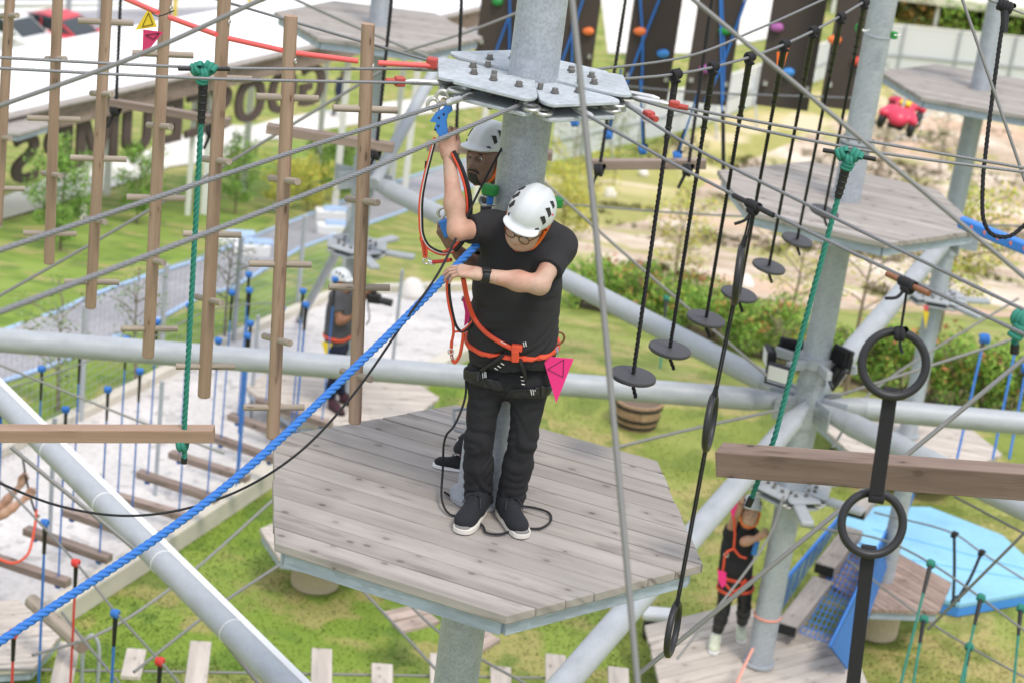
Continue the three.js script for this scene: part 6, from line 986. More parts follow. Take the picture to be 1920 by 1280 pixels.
const wr3 = (x, y, z, s) => { const w = 1.9 * Math.sin(x * 9 + 2.3 * Math.sin(y * 7 + z * 4)) + 1.4 * Math.sin(y * 11 - x * 6 + 1.2 * Math.sin(z * 10)); return 0.55 * ridge((x * 13 + y * 5 - z * 8) * s + w) + 0.35 * ridge((y * 19 - x * 11 + z * 7) * s - 1.3 * w + 1) + 0.2 * ridge((x + z) * 37 * s + y * 14 + 2 * w); };
const creases = (x, y, z) => { const w = 1.6 * Math.sin(x * 21 + 1.5 * Math.sin(y * 13)) + 1.3 * Math.sin(z * 17 + y * 9); const m = 0.5 + 0.5 * Math.sin(x * 23 + z * 19 + y * 11 + w); return m * ridge(y * 31 + x * 34 + w) + (1 - m) * ridge(y * 47 - x * 38 + z * 12 - 1.2 * w + 1); };
function person(label, base, J, o) {
  const t = thing('person', label, 'person', base), q = o.k ?? 1, W = (a, b, k) => vl(a, b, k);
  const side = J.shL.clone().sub(J.shR).normalize(), hside = J.hipL.clone().sub(J.hipR).normalize();
  const T = o.torso ?? [0.12, 0.125, 0.125, 0.075], S2 = o.half ?? [0.075, 0.085, 0.075];
  const waist = W(J.pelvis, J.chest, 0.45);
  const trunk = e => [cap(J.hipR.clone().addScaledVector(hside, 0.03), J.hipL.clone().addScaledVector(hside, -0.03), T[0] * q + e), cap(waist.clone().addScaledVector(side, -S2[1] * q), waist.clone().addScaledVector(side, S2[1] * q), T[1] * q + e), cap(W(waist, J.chest, 0.5).addScaledVector(side, -(S2[1] + S2[2]) / 2 * q), W(waist, J.chest, 0.5).addScaledVector(side, (S2[1] + S2[2]) / 2 * q), (T[1] + T[2]) / 2 * q + e), cap(W(J.pelvis, waist, 0.5).addScaledVector(side, -S2[1] * q), W(J.pelvis, waist, 0.5).addScaledVector(side, S2[1] * q), (T[0] + T[1]) / 2 * q + e), cap(J.chest.clone().addScaledVector(side, -S2[2] * q), J.chest.clone().addScaledVector(side, S2[2] * q), T[2] * q + e), cap(J.shR.clone().addScaledVector(side, 0.02), J.shL.clone().addScaledVector(side, -0.02), T[3] * q + e), cap(W(J.chest, J.neck, 0.4), J.neck, 0.09 * q + e, 0.062 * q + e)];
  const arm = (s, e) => [cap(J['sh' + s], J['el' + s], 0.05 * q + e, 0.04 * q + e), cap(J['el' + s], W(J['el' + s], J['wr' + s], 0.35), 0.039 * q + e, 0.0405 * q + e), cap(W(J['el' + s], J['wr' + s], 0.35), J['wr' + s], 0.0405 * q + e, 0.026 * q + e)];
  const leg = (s, e) => [cap(J['hip' + s], J['kn' + s], 0.078 * q + e, 0.053 * q + e), cap(J['kn' + s], W(J['kn' + s], J['an' + s], 0.35), 0.052 * q + e, 0.051 * q + e), cap(W(J['kn' + s], J['an' + s], 0.35), J['an' + s], 0.058 * q + e, 0.04 * q + e)];
  const hm = headFrame(J.head, o.face, o.up ?? V(0, 1, 0));
  const neckTop = V(0, -0.05, -0.03).applyMatrix4(hm);
  const bodyParts = [...trunk(-0.018), ...arm('R', 0), ...arm('L', 0), ...leg('R', -0.006), ...leg('L', -0.006), cap(J.neck, neckTop, 0.055 * q, 0.056 * q)];
  const bf = blend(bodyParts, 0.035), geos = [sdfMesh(bf, boundsOf(bodyParts, 0.02), o.cell ?? 0.013)];
  const hg = headGeo(); if (q !== 1) hg.scale(q, q, q); geos.push(hg.applyMatrix4(hm));
  for (const s of ['R', 'L']) if (J['hd' + s]) geos.push(handGeo(J['wr' + s], J['hd' + s].clone().sub(J['wr' + s]), o['palm' + s] ?? V(0, 0, -1), o['side' + s] ?? (s === 'R' ? 1 : -1), o['curl' + s] ?? 0.5, 1, q));
  part('body', merge(geos), o.skin, t);
  const hput = (n, g, m) => part(n, (q !== 1 ? g.scale(q, q, q) : g).applyMatrix4(hm), m, t);
  for (const s of [1, -1]) { hput('eye', new THREE.SphereGeometry(0.0115, 14, 10).translate(0.031 * s, 0.012, 0.0775), M.white); hput('iris', new THREE.SphereGeometry(0.0062, 12, 8).scale(1, 1, 0.5).translate(0.031 * s + 0.0005, 0.0115, 0.0875), M.dark); hput('eyebrow', tube([V(0.014 * s, 0.031, 0.0955), V(0.033 * s, 0.0365, 0.092), V(0.05 * s, 0.031, 0.081)], 0.0042, 5, 12), M.dark); }
  hput('lips', tube([V(-0.021, -0.057, 0.092), V(0, -0.0555, 0.0985), V(0.021, -0.057, 0.092)], 0.0045, 6, 12), std({ color: o.skin.color.clone().multiply(C(0.75, 0.5, 0.5)), roughness: 0.5 }));
  if (o.hair) { const hf = ell(V(0, 0.04, -0.018), 0.079, 0.097, 0.1); hput('hair', sdfMesh((x, y, z) => Math.max(hf(x, y, z), -0.03 - y + z * 0.9, z - 0.072 + Math.max(0, 0.08 - y) * 0.7), new THREE.Box3(V(-0.1, -0.1, -0.14), V(0.1, 0.16, 0.12)), 0.006), o.hair); }
  // shirt
  const shF = [...trunk(0.012)], hem = o.hem ?? 0.0, n0 = J.neck.clone();
  const sl = s => { const a = J['sh' + s], b = W(a, J['el' + s], o.sleeve ?? 0.72), d = b.clone().sub(a).normalize(), c = cap(a, b.clone().addScaledVector(d, 0.05), 0.066 * q, 0.064 * q); return (x, y, z) => Math.max(c(x, y, z), (x - b.x) * d.x + (y - b.y) * d.y + (z - b.z) * d.z); };
  const slR = sl('R'), slL = sl('L'), tb = blend(shF, 0.09), ck = cap(J.neck.clone().addScaledVector(neckTop.clone().sub(J.neck).normalize(), -0.02), neckTop, 0.066 * q), hemY = J.pelvis.y + hem;
  const shirtF = (x, y, z) => { let d = smin(smin(tb(x, y, z), slR(x, y, z), 0.035), slL(x, y, z), 0.035); d = Math.max(d, -ck(x, y, z)); d = Math.max(d, hemY - y + 0.01 * Math.sin(x * 14)); return d + (o.fold ?? 1) * (0.0026 + 0.003 * Math.exp(-(((y - hemY - 0.1) / 0.13) ** 2))) * wr3(x, y, z, 0.75) * (o.wr ?? 1); };
  const fakes = ['R', 'L'].map(s => cap(J['sh' + s], W(J['sh' + s], J['el' + s], 0.8), 0.08 * q));
  part('t_shirt', sdfMesh(shirtF, boundsOf([...shF, ...fakes], 0.02), o.cell ?? 0.012), o.shirt, t);
  // trousers
  const tr = [...leg('R', 0.012), ...leg('L', 0.012)], flare = ['R', 'L'].map(s => cap(W(J['kn' + s], J['an' + s], 0.4), W(J['kn' + s], J['an' + s], 1.0), 0.058 * q, (o.cuff ?? 0.064) * q)), hp = cap(J.hipR.clone().addScaledVector(hside, 0.02), J.hipL.clone().addScaledVector(hside, -0.02), (T[0] - 0.002) * q), wst = cap(waist.clone().addScaledVector(side, -S2[1] * q), waist.clone().addScaledVector(side, S2[1] * q), T[1] * q);
  const all = o.slim ? [...tr] : [...tr, ...flare], R_ = blend(o.slim ? leg('R', 0.01) : [...leg('R', 0.01), flare[0]], 0.03), L_ = blend(o.slim ? leg('L', 0.01) : [...leg('L', 0.01), flare[1]], 0.03), up2 = blend([hp, wst], 0.06);
  const cuffY = s => lerp(J['kn' + s].y, J['an' + s].y, o.cuffAt ?? 0.93), cR = cuffY('R'), cL = cuffY('L'), wY = hemY + 0.05;
  const rawF = (x, y, z) => { const a = Math.max(R_(x, y, z), cR - y), b = Math.max(L_(x, y, z), cL - y); return smin(smin(Math.min(a, b), up2(x, y, z), 0.035), 1, 0.01); };
  const kY = (J.knR.y + J.knL.y) / 2, aY = (J.anR.y + J.anL.y) / 2, gY = J.pelvis.y - 0.1, gs = (v, m, w) => Math.exp(-(((v - m) / w) ** 2));
  const trF = (x, y, z) => Math.max(rawF(x, y, z), y - wY) + (0.0016 * wr3(x, y, z, 0.7) + (0.0012 + 0.0042 * gs(y, kY, 0.1) + 0.004 * gs(y, aY + 0.08, 0.09) + 0.003 * gs(y, gY, 0.1)) * creases(x, y, z)) * (o.wr ?? 1);
  part('trousers', sdfMesh(trF, boundsOf([...all, hp], 0.02), o.cell ?? 0.012), o.trousers, t);
  const outer = (x, y, z) => Math.min(shirtF(x, y, z), trF(x, y, z));
  const band = (n, c, nrm, w, mat, radius = 0.4, th = 0.008, cell = 0.007) => part(n, sdfMesh((x, y, z) => Math.max(outer(x, y, z) - th, Math.abs((x - c.x) * nrm.x + (y - c.y) * nrm.y + (z - c.z) * nrm.z) - w / 2, Math.hypot(x - c.x, y - c.y, z - c.z) - radius), new THREE.Box3(c.clone().add(V(-radius, -0.16, -radius)), c.clone().add(V(radius, 0.16, radius))), cell), mat, t);
  return { t, hm, outer, band, hput };
}
// ---------- the man in front
const DK = 5.19;
{
  const hR = P(902, 955, DK), tR = P(862, 1001, DK), hL = P(938, 958, DK), tL = P(981, 1010, DK), z0 = hR.z;
  const J = { pelvis: Zp(956, 684, z0 + 0.02), chest: Zp(972, 515, z0 + 0.08), neck: Zp(1000, 428, z0 + 0.13), head: Zp(990, 416, z0 + 0.24),
    shR: Zp(916, 428, z0 + 0.1), shL: Zp(1052, 462, z0 + 0.1), elR: Zp(858, 432, z0 + 0.24), wrR: Zp(841, 292, z0 + 0.12), hdR: Zp(836, 252, z0 + 0.1), elL: Zp(1012, 534, z0 + 0.33), wrL: Zp(898, 514, z0 + 0.37), hdL: Zp(850, 505, z0 + 0.36),
    hipR: Zp(915, 700, z0 + 0.01), hipL: Zp(995, 706, z0 + 0.02), knR: Zp(897, 828, z0 + 0.05), knL: Zp(981, 824, z0 + 0.05), anR: Zp(897, 944, z0 + 0.0), anL: Zp(955, 948, z0 + 0.01) };
  const { t, hm, outer, band, hput } = person('man in white helmet and black clothes in front of the thick pole, one arm raised', hR.clone().setY(DK), J, { wr: 1.25, fold: 1.7, skin: M.skinA, shirt: M.shirtBlack, trousers: M.jeans, face: V(-0.36, -0.46, 0.8), up: V(0.1, 0.86, 0.5), torso: [0.115, 0.12, 0.118, 0.076], half: [0.06, 0.058, 0.06], sleeve: 0.62, hem: 0.02, cuff: 0.066, cuffAt: 0.95, cell: 0.0095, palmR: V(0.25, 0.1, -1), sideR: -1, curlR: [1.05, 1.1, 1.1, 1.15, 0.8], palmL: V(-0.1, -1, -0.25), sideL: -1, curlL: [0.4, 0.5, 0.55, 0.6, 0.5] });
  addHelmet(t, hm);
  { const gl = []; for (const s of [1, -1]) { gl.push(torus(V(0.034 * s, 0.006, 0.107), 0.023, 0.002, V(0.12 * s, 0, 1), 28, 6), tube([V(0.056 * s, 0.012, 0.104), V(0.08 * s, 0.012, 0.05), V(0.082 * s, 0.008, -0.005)], 0.002, 5, 12)); } gl.push(tube([V(-0.011, 0.012, 0.11), V(0, 0.015, 0.113), V(0.011, 0.012, 0.11)], 0.002, 5, 8)); hput('spectacles', merge(gl), M.black); }
  for (const [a, b] of [[hR, tR], [hL, tL]]) { const s = shoe(t, a, b, [std({ color: C(0.012, 0.014, 0.018), roughness: 0.9, bumpMap: T.cloth, bumpScale: 0.002 }), M.sole]); const d = b.clone().sub(a).normalize(), n = V(-d.z, 0, d.x), tip = b.clone().addScaledVector(d, -0.012); part('toe_guard', new THREE.SphereGeometry(0.03, 16, 8).scale(0.9, 0.55, 1.25).applyMatrix4(new THREE.Matrix4().makeBasis(d, V(0, 1, 0), n).setPosition(tip.add(V(0, 0.026, 0)).addScaledVector(d, -0.012))), std({ color: C(0.2, 0.2, 0.19), roughness: 0.8 }), s); part('side_marking', bar(vl(a, b, 0.38).addScaledVector(n, 0.043).add(V(0, 0.05, 0)), vl(a, b, 0.56).addScaledVector(n, 0.046).add(V(0, 0.038, 0)), 0.018, 0.004, 0.002), M.shoeGrey, s); }
  // wrist watch
  { const a = J.wrL, d = J.elL.clone().sub(J.wrL).normalize(), c = a.clone().addScaledVector(d, 0.03), w = part('wrist_watch', new THREE.TorusGeometry(0.032, 0.006, 8, 36).scale(1, 1, 3).applyMatrix4(new THREE.Matrix4().lookAt(V(0, 0, 0), d, V(0, 1, 0))).translate(c.x, c.y, c.z), M.black, t); part('watch_face', box(c.clone().add(V(0, 0.03, 0.014)), 0.036, 0.012, 0.04, 0.004, 0.2), M.rubber, w); }
  // sit harness: belt bands hugging the clothes
  const P1 = Zp(967, 652, z0 + 0.16), bc = Zp(962, 655, z0 + 0.02);
  band('waist_belt', Zp(960, 636, z0 + 0.02), V(-0.05, 1, 0.16).normalize(), 0.021, M.harness, 0.3, 0.012);
  band('leg_loop', vl(J.hipR, J.knR, 0.07), V(0.12, 1, -0.2).normalize(), 0.05, M.black, 0.135, 0.011);
  band('leg_loop', vl(J.hipL, J.knL, 0.2), V(-0.15, 1, -0.2).normalize(), 0.05, M.black, 0.135, 0.011);
  const front = (x, y) => { const r = ray(x, y); let s = 8.4; const p = V(0, 0, 0); for (let i = 0; i < 90; i++) { p.copy(EYE).addScaledVector(r, s); const d = outer(p.x, p.y, p.z); if (d < 0.002) break; s += Math.max(0.002, Math.min(d * 0.6, 0.05)); } return p.clone().addScaledVector(r, -0.012); };
  part('belt_buckle', [bar(front(966, 656).addScaledVector(ray(966, 656), -0.01), front(966, 678).addScaledVector(ray(966, 678), -0.012), 0.034, 0.022, 0.006, V(1, 0, 0)), box(front(969, 652), 0.05, 0.03, 0.03, 0.006)], M.harness, t);
  for (const [pts, m, n] of [[[[944, 664], [930, 676], [912, 688], [900, 697]], M.black, 'riser_strap'], [[[974, 672], [981, 692], [986, 712]], M.black, 'riser_strap']]) part(n, tube(pts.map(p => front(...p)), 0.0095, 6, 24), m, t);
  for (const [x, y, dx, dy] of [[936, 687, 6, 3.5], [930, 691, 6, 3.5], [942, 682, 6, 3.5], [979, 706, 6, 1], [980, 713, 6, 1], [981, 720, 6, 1], [905, 703, 1, 11], [908.5, 702, 1, 11], [911, 702, 1, 11], [996, 735, 2, 10], [1000, 735, 2, 10], [1004, 735, 2, 10], [982, 646, 1.5, 8], [986, 645, 1.5, 8], [942, 642, 6, 4], [948, 645, 6, 4]]) part('bar_tack', tube([front(x - dx / 2, y - dy / 2).addScaledVector(ray(x, y), -0.008), front(x + dx / 2, y + dy / 2).addScaledVector(ray(x, y), -0.008)], 0.0026, 5, 1), M.reflective, t);
  for (const [x, y] of [[893, 705], [1013, 733]]) part('leg_buckle', [bar(front(x - 11, y).addScaledVector(ray(x, y), -0.006), front(x + 9, y - 2).addScaledVector(ray(x, y), -0.006), 0.038, 0.014, 0.005), bar(front(x + 3, y - 10).addScaledVector(ray(x, y), -0.014), front(x + 3, y + 9).addScaledVector(ray(x, y), -0.014), 0.012, 0.012, 0.003)], M.rubber, t);
  part('gear_loop', [torus(Zp(1047, 634, z0 + 0.06), 0.028, 0.005, V(0.3, 0, 1), 26, 8)], std({ color: C(0.18, 0.08, 0.03), roughness: 0.5 }), t);
  // pink triangular tag on a small clip
  const tz = z0 + 0.14, tg = thing('triangle_tag', 'pink triangular tag with a black triangle outline at the front man\'s hip', 'tag', Zp(1044, 700, tz)), A = Zp(1017, 667, tz), B = Zp(1076, 672, tz), Cc = Zp(1043, 755, tz);
  { const s = new THREE.Shape([A, B, Cc].map(p => new THREE.Vector2(p.x, p.y))); part('card', new THREE.ExtrudeGeometry(s, { depth: 0.002, bevelEnabled: false }).translate(0, 0, tz), M.pink, tg); const l = [Zp(1057, 674, tz + 0.004), Zp(1056, 707, tz + 0.004), Zp(1027, 692, tz + 0.004)]; for (let i = 0; i < 3; i++) part('outline', tube([l[i], l[(i + 1) % 3]], 0.0012, 5, 1), M.black, tg); part('clip', [torus(Zp(1045, 655, tz), 0.012, 0.0022, V(1, 0, 0.4), 18, 6), tube([Zp(1045, 660, tz), Zp(1046, 668, tz)], 0.002, 5)], std({ color: C(0.1, 0.45, 0.6), roughness: 0.3, metalness: 0.5 }), tg); }
  // trolley connector on the cable and lanyards
  const cz = J.hdR.z, tb = thing('blue_trolley', 'blue belay trolley clipped to the thick cable, held up by the man in front', 'trolley', Zp(826, 210, cz)), q = (x, y, d = 0) => Zp(x, y, cz + 0.02 + d);
  { const s = new THREE.Shape([[843, 188], [847, 206], [840, 212], [836, 226], [838, 246], [842, 256], [826, 256], [816, 240], [820, 228], [808, 226], [818, 212], [832, 204], [836, 190]].map(p => { const v = q(...p); return new THREE.Vector2(v.x, v.y); })); part('body', new THREE.ExtrudeGeometry(s, { depth: 0.022, bevelEnabled: true, bevelSize: 0.003, bevelThickness: 0.004, bevelSegments: 2 }).translate(0, 0, q(826, 220).z - 0.011), M.devBlue, tb);
    for (const [x, y, R] of [[812, 198, 0.03], [829, 184, 0.032]]) { const c = q(x, y); part('hook', tube([0, 1, 2, 3, 4, 5, 6].map(i => { const a = -0.6 + i * 0.72; return c.clone().add(V(Math.cos(a) * R * 0.82, Math.sin(a) * R, 0)); }), 0.0085, 8, 40), M.steel, tb); part('roller', new THREE.CylinderGeometry(0.013, 0.013, 0.03, 20).rotateX(1.57).translate(c.x + 0.006, c.y - 0.012, c.z), std({ color: C(0.6, 0.52, 0.38), roughness: 0.3, metalness: 0.8 }), tb); }
    for (const [x, y] of [[823, 221], [816, 243], [832, 214], [822, 236]]) { const c = q(x, y, 0.014); part('rivet', new THREE.CylinderGeometry(0.005, 0.005, 0.006, 10).rotateX(1.57).translate(c.x, c.y, c.z), M.black, tb); } }
  const lz = cz + 0.05, ln = thing('lanyard', 'looped red and black lanyard hanging from the blue trolley', 'lanyard', Zp(835, 400, lz)), lp = a => a.map(p => Zp(p[0], p[1], lz + (p[2] ?? 0)));
  { const outl = [[815, 258], [806, 292], [796, 330], [788, 372], [787, 410], [790, 442], [800, 462], [816, 473], [833, 477], [852, 470], [868, 452], [878, 425], [882, 390], [877, 350], [864, 312], [850, 284]], inn = outl.map(([x, y]) => { const dx = 835 - x, dy = 400 - y, l = Math.hypot(dx, dy) || 1; return [x + dx / l * 3.6, y + dy / l * 3.6]; }), mid = outl.map(([x, y]) => { const dx = 835 - x, dy = 400 - y, l = Math.hypot(dx, dy) || 1; return [x + dx / l * 1.6, y + dy / l * 1.6, 0.006]; });
    part('red_webbing', tube(lp(outl.slice(0, 10)), 0.0068, 8, 120), M.harness, ln); part('black_webbing', tube(lp(inn), 0.0075, 8, 140), M.black, ln); part('black_sleeve', tube(lp(outl.slice(9)), 0.0105, 8, 90), M.black, ln); part('red_inner', tube(lp(inn.slice(8).map(([x, y]) => [x - 3, y - 1, 0.006])), 0.006, 8, 90), M.harness, ln); part('white_stripe', tube(lp(mid), 0.0022, 6, 140), M.reflective, ln);
    part('stitched_leg', [tube(lp([[789, 445], [793, 462], [796, 482]]), 0.0075, 8, 20), tube(lp([[794, 447], [799, 464], [799, 483]]), 0.006, 8, 20)], M.harness, ln); part('stitching', [0, 1, 2, 3, 4, 5].map(i => tube([Zp(791 + i * 0.8, 452 + i * 5, lz + 0.009), Zp(796 + i * 0.7, 453 + i * 5, lz + 0.009)], 0.0013, 4, 1)), M.black, ln);
    part('swivel', [torus(Zp(799, 489, lz), 0.0135, 0.004, V(0.3, 0.2, 1), 20, 8), torus(Zp(810, 492, lz), 0.012, 0.004, V(0.2, 1, 0.6), 20, 8), rod(Zp(802, 489, lz), Zp(812, 492, lz), 0.006, 0.006, 10)], M.steel, ln);
    part('red_tether', tube(lp([[812, 491], [828, 490, 0.03], [846, 487, 0.06]]), 0.0085, 8, 20), M.redRope, ln); part('tag_label', box(Zp(800, 309, lz), 0.018, 0.034, 0.006, 0.002), M.black, ln); }
  const l2 = thing('lanyard', 'second red and black lanyard hanging below the left hand to a loose steel swivel', 'lanyard', Zp(845, 600, lz)), z2 = d => lz - 0.04 + d;
  { const w = a => a.map(p => Zp(p[0], p[1], z2(0))); part('red_webbing', tube(w([[839, 512], [838, 540], [842, 575], [849, 605], [850, 625], [847, 640]]), 0.0065, 8, 60), M.harness, l2); part('black_webbing', tube(w([[843, 512], [842, 545], [848, 585], [856, 612], [866, 622], [880, 612], [890, 598]]), 0.0068, 8, 60), M.black, l2); part('red_loop', tube(w([[850, 622], [866, 620], [882, 606], [892, 590]]), 0.0055, 8, 40), M.harness, l2); part('lower_loop', tube(w([[847, 640], [846, 656], [848, 672], [852, 680], [861, 668], [867, 640], [869, 622]]), 0.0075, 8, 60), M.harness, l2); part('swivel', [torus(Zp(845, 659, z2(0.01)), 0.0115, 0.0035, V(0.2, 0.3, 1), 18, 8), torus(Zp(848, 670, z2(0.01)), 0.008, 0.003, V(1, 0.2, 0.3), 16, 8)], M.steel, l2);
    const s = part('side_strap', tube([Zp(868, 520, z0 + 0.3), Zp(876, 560, z0 + 0.22), front(890, 598), front(912, 624), front(940, 643), front(964, 655)], 0.0115, 8, 60), M.harness, l2); }
}
// ---------- the man behind the pole
{
  const z1 = PM.z - 0.2, sT = P(812, 872, DK), sH = P(878, 884, DK), s2T = P(857, 828, DK), s2H = P(912, 836, DK), zb = P(880, 860, DK).z - 0.02;
  const J = { pelvis: Zp(960, 640, zb), chest: Zp(948, 470, zb + 0.02), neck: Zp(940, 345, zb + 0.03), head: Zp(914, 296, zb + 0.06), shR: Zp(932, 395, zb + 0.18), shL: Zp(958, 385, zb - 0.16), elR: Zp(894, 508, zb + 0.42), wrR: Zp(849, 462, zb + 0.5), hdR: Zp(836, 440, zb + 0.5), elL: Zp(925, 470, zb - 0.1), wrL: Zp(880, 440, zb + 0.1), hipR: Zp(958, 655, zb + 0.07), hipL: Zp(968, 650, zb - 0.07), knR: Zp(930, 760, zb + 0.06), knL: Zp(945, 750, zb - 0.06), anR: sH.clone().lerp(sT, 0.12).setY(DK + 0.09), anL: s2H.clone().lerp(s2T, 0.12).setY(DK + 0.09) };
  const { t, hm, hput } = person('bearded man in white helmet peering out from behind the thick pole', sH.clone(), J, { skin: M.skinB, shirt: M.shirtBlack, trousers: M.jeans, face: V(-0.62, -0.02, 0.78), up: V(-0.06, 1, 0.0), torso: [0.1, 0.1, 0.105, 0.065], half: [0.05, 0.05, 0.05], sleeve: 0.6, hem: 0.02, cuff: 0.07, cell: 0.011, palmR: V(0.5, 0.3, -0.8), sideR: 1, curlR: [1.0, 1.05, 1.1, 1.1, 0.8] });
  addHelmet(t, hm);
  hput('beard', sdfMesh((x, y, z) => { const d = blendB(x, y, z); const cheek = y - (-0.045 - 0.012 + Math.max(0, 0.05 - z) * 0.6); return Math.max(d - 0.004, cheek, -z + 0.0, Math.abs(x) - 0.034 + Math.max(0, y + 0.09) * 0.3) + 0.0015 * Math.sin(x * 400) * Math.sin(y * 380 + z * 300); }, new THREE.Box3(V(-0.1, -0.13, -0.02), V(0.1, 0.01, 0.13)), 0.005), M.dark);
  hput('moustache', merge([tube([V(0, -0.041, 0.104), V(0.02, -0.045, 0.1), V(0.034, -0.056, 0.088)], 0.0062, 6, 14), tube([V(0, -0.041, 0.104), V(-0.02, -0.045, 0.1), V(-0.034, -0.056, 0.088)], 0.0062, 6, 14)]), M.dark);
  const wm = std({ color: C(0.8, 0.8, 0.8), roughness: 0.5 });
  for (const [a, b] of [[sH, sT], [s2H, s2T]]) { const s = shoe(t, a, b, [std({ color: C(0.012, 0.013, 0.016), roughness: 0.9 }), wm]); const d = b.clone().sub(a).normalize(), n = V(-d.z, 0, d.x); const c = vl(a, b, 0.42).addScaledVector(n, 0.046).add(V(0, 0.05, 0)); const pts = [[0.032, 0.012], [0.008, -0.014], [-0.012, -0.012], [-0.018, 0.004]].map(([u, v]) => c.clone().addScaledVector(d, -u).add(V(0, v, 0))); part('side_mark', tube(pts, 0.0055, 6, 20), M.reflective, s); }
  part('arm_band', torus(vl(J.elR, J.shR, 0.22), 0.052, 0.012, J.shR.clone().sub(J.elR), 30, 8), M.black, t);
  const hz = J.hdR.z, tb = thing('blue_trolley', 'blue belay trolley with a steel hook in the bearded man\'s hand', 'trolley', Zp(838, 425, hz)); part('body', [bar(Zp(830, 412, hz + 0.015), Zp(842, 444, hz + 0.015), 0.045, 0.024, 0.008)], M.devBlue, tb); part('hook', tube([[824, 408], [821, 398], [826, 391], [834, 390], [836, 400], [829, 408]].map(p => Zp(p[0], p[1], hz + 0.01)), 0.0075, 8, 40), M.steel, tb);
  { const tz = zb + 0.42, tg = thing('triangle_tag', 'crumpled pink tag at the bearded man\'s side, left of the front man\'s waist', 'tag', Zp(876, 590, tz)), s = new THREE.Shape([[866, 556], [884, 566], [892, 575], [884, 600], [870, 612], [872, 585]].map(p => { const v = Zp(p[0], p[1], tz); return new THREE.Vector2(v.x, v.y); })); part('card', new THREE.ExtrudeGeometry(s, { depth: 0.003, bevelEnabled: false }).rotateX(0).translate(0, 0, tz), M.pink, tg); part('clip', torus(Zp(868, 560, tz), 0.011, 0.003, V(1, 0, 0.5), 16, 6), M.steel, tg); }
  // side of the bearded man's shirt and dark harness seen left of the front man
}
function blendB(x, y, z) { blendB.f ??= blend([ell(V(0, 0.035, -0.012), 0.074, 0.092, 0.095), ell(V(0, -0.035, 0.03), 0.058, 0.068, 0.058), ell(V(0, 0.002, 0.045), 0.064, 0.05, 0.05), cap(V(-0.035, -0.072, 0.045), V(0.035, -0.072, 0.045), 0.026), ell(V(0, -0.083, 0.066), 0.025, 0.02, 0.02)], 0.05); return blendB.f(x, y, z); }
// parking clamps on the pole
for (const [x, y, s, l] of [[919, 356, -1, 'green and blue clamp with a steel hook on the left side of the thick pole'], [1040, 379, 1, 'green clamp with a steel hook right of the nearer white helmet']]) { const z = s < 0 ? PM.z + 0.08 : PM.z + 0.06, t = thing('pole_clamp', l, 'clamp', Zp(x, y, z)); part('clamp_block', box(Zp(x, y, z), 0.07, 0.05, 0.05, 0.012, 0.5 * s), M.devGreen, t); part('hook_rod', tube(s < 0 ? [[925, 372], [902, 368], [899, 376], [904, 384], [928, 384]].map(p => Zp(p[0], p[1], z)) : [[1028, 377], [1046, 374], [1046, 385], [1030, 387]].map(p => Zp(p[0], p[1], z)), 0.007, 8, 30), M.steel, t); if (s < 0) part('blue_pad', box(Zp(x, y + 17, z), 0.03, 0.05, 0.03, 0.006), M.devBlue, t); }
{ const t = thing('wire_clamps', 'thin wire with green clamps wrapped round the upper floodlight pole', 'clamp', D(1620, 62, 15.8)); const c = PR.clone().setY(D(1630, 62, 15.8).y); part('band', torus(c, 0.113, 0.005, V(0.05, 1, 0.1), 40, 6), M.galv, t); for (const [x, y] of [[1611, 52], [1677, 66]]) part('clamp_block', box(D(x, y, 15.6), 0.05, 0.06, 0.05, 0.012, 0.5), M.devGreen, t); part('hook_rod', [tube([D(1611, 52, 15.5), D(1622, 58, 15.5), D(1630, 56, 15.5)], 0.007, 6), tube([D(1677, 66, 15.5), D(1692, 66, 15.5)], 0.006, 6)], M.steel, t); }
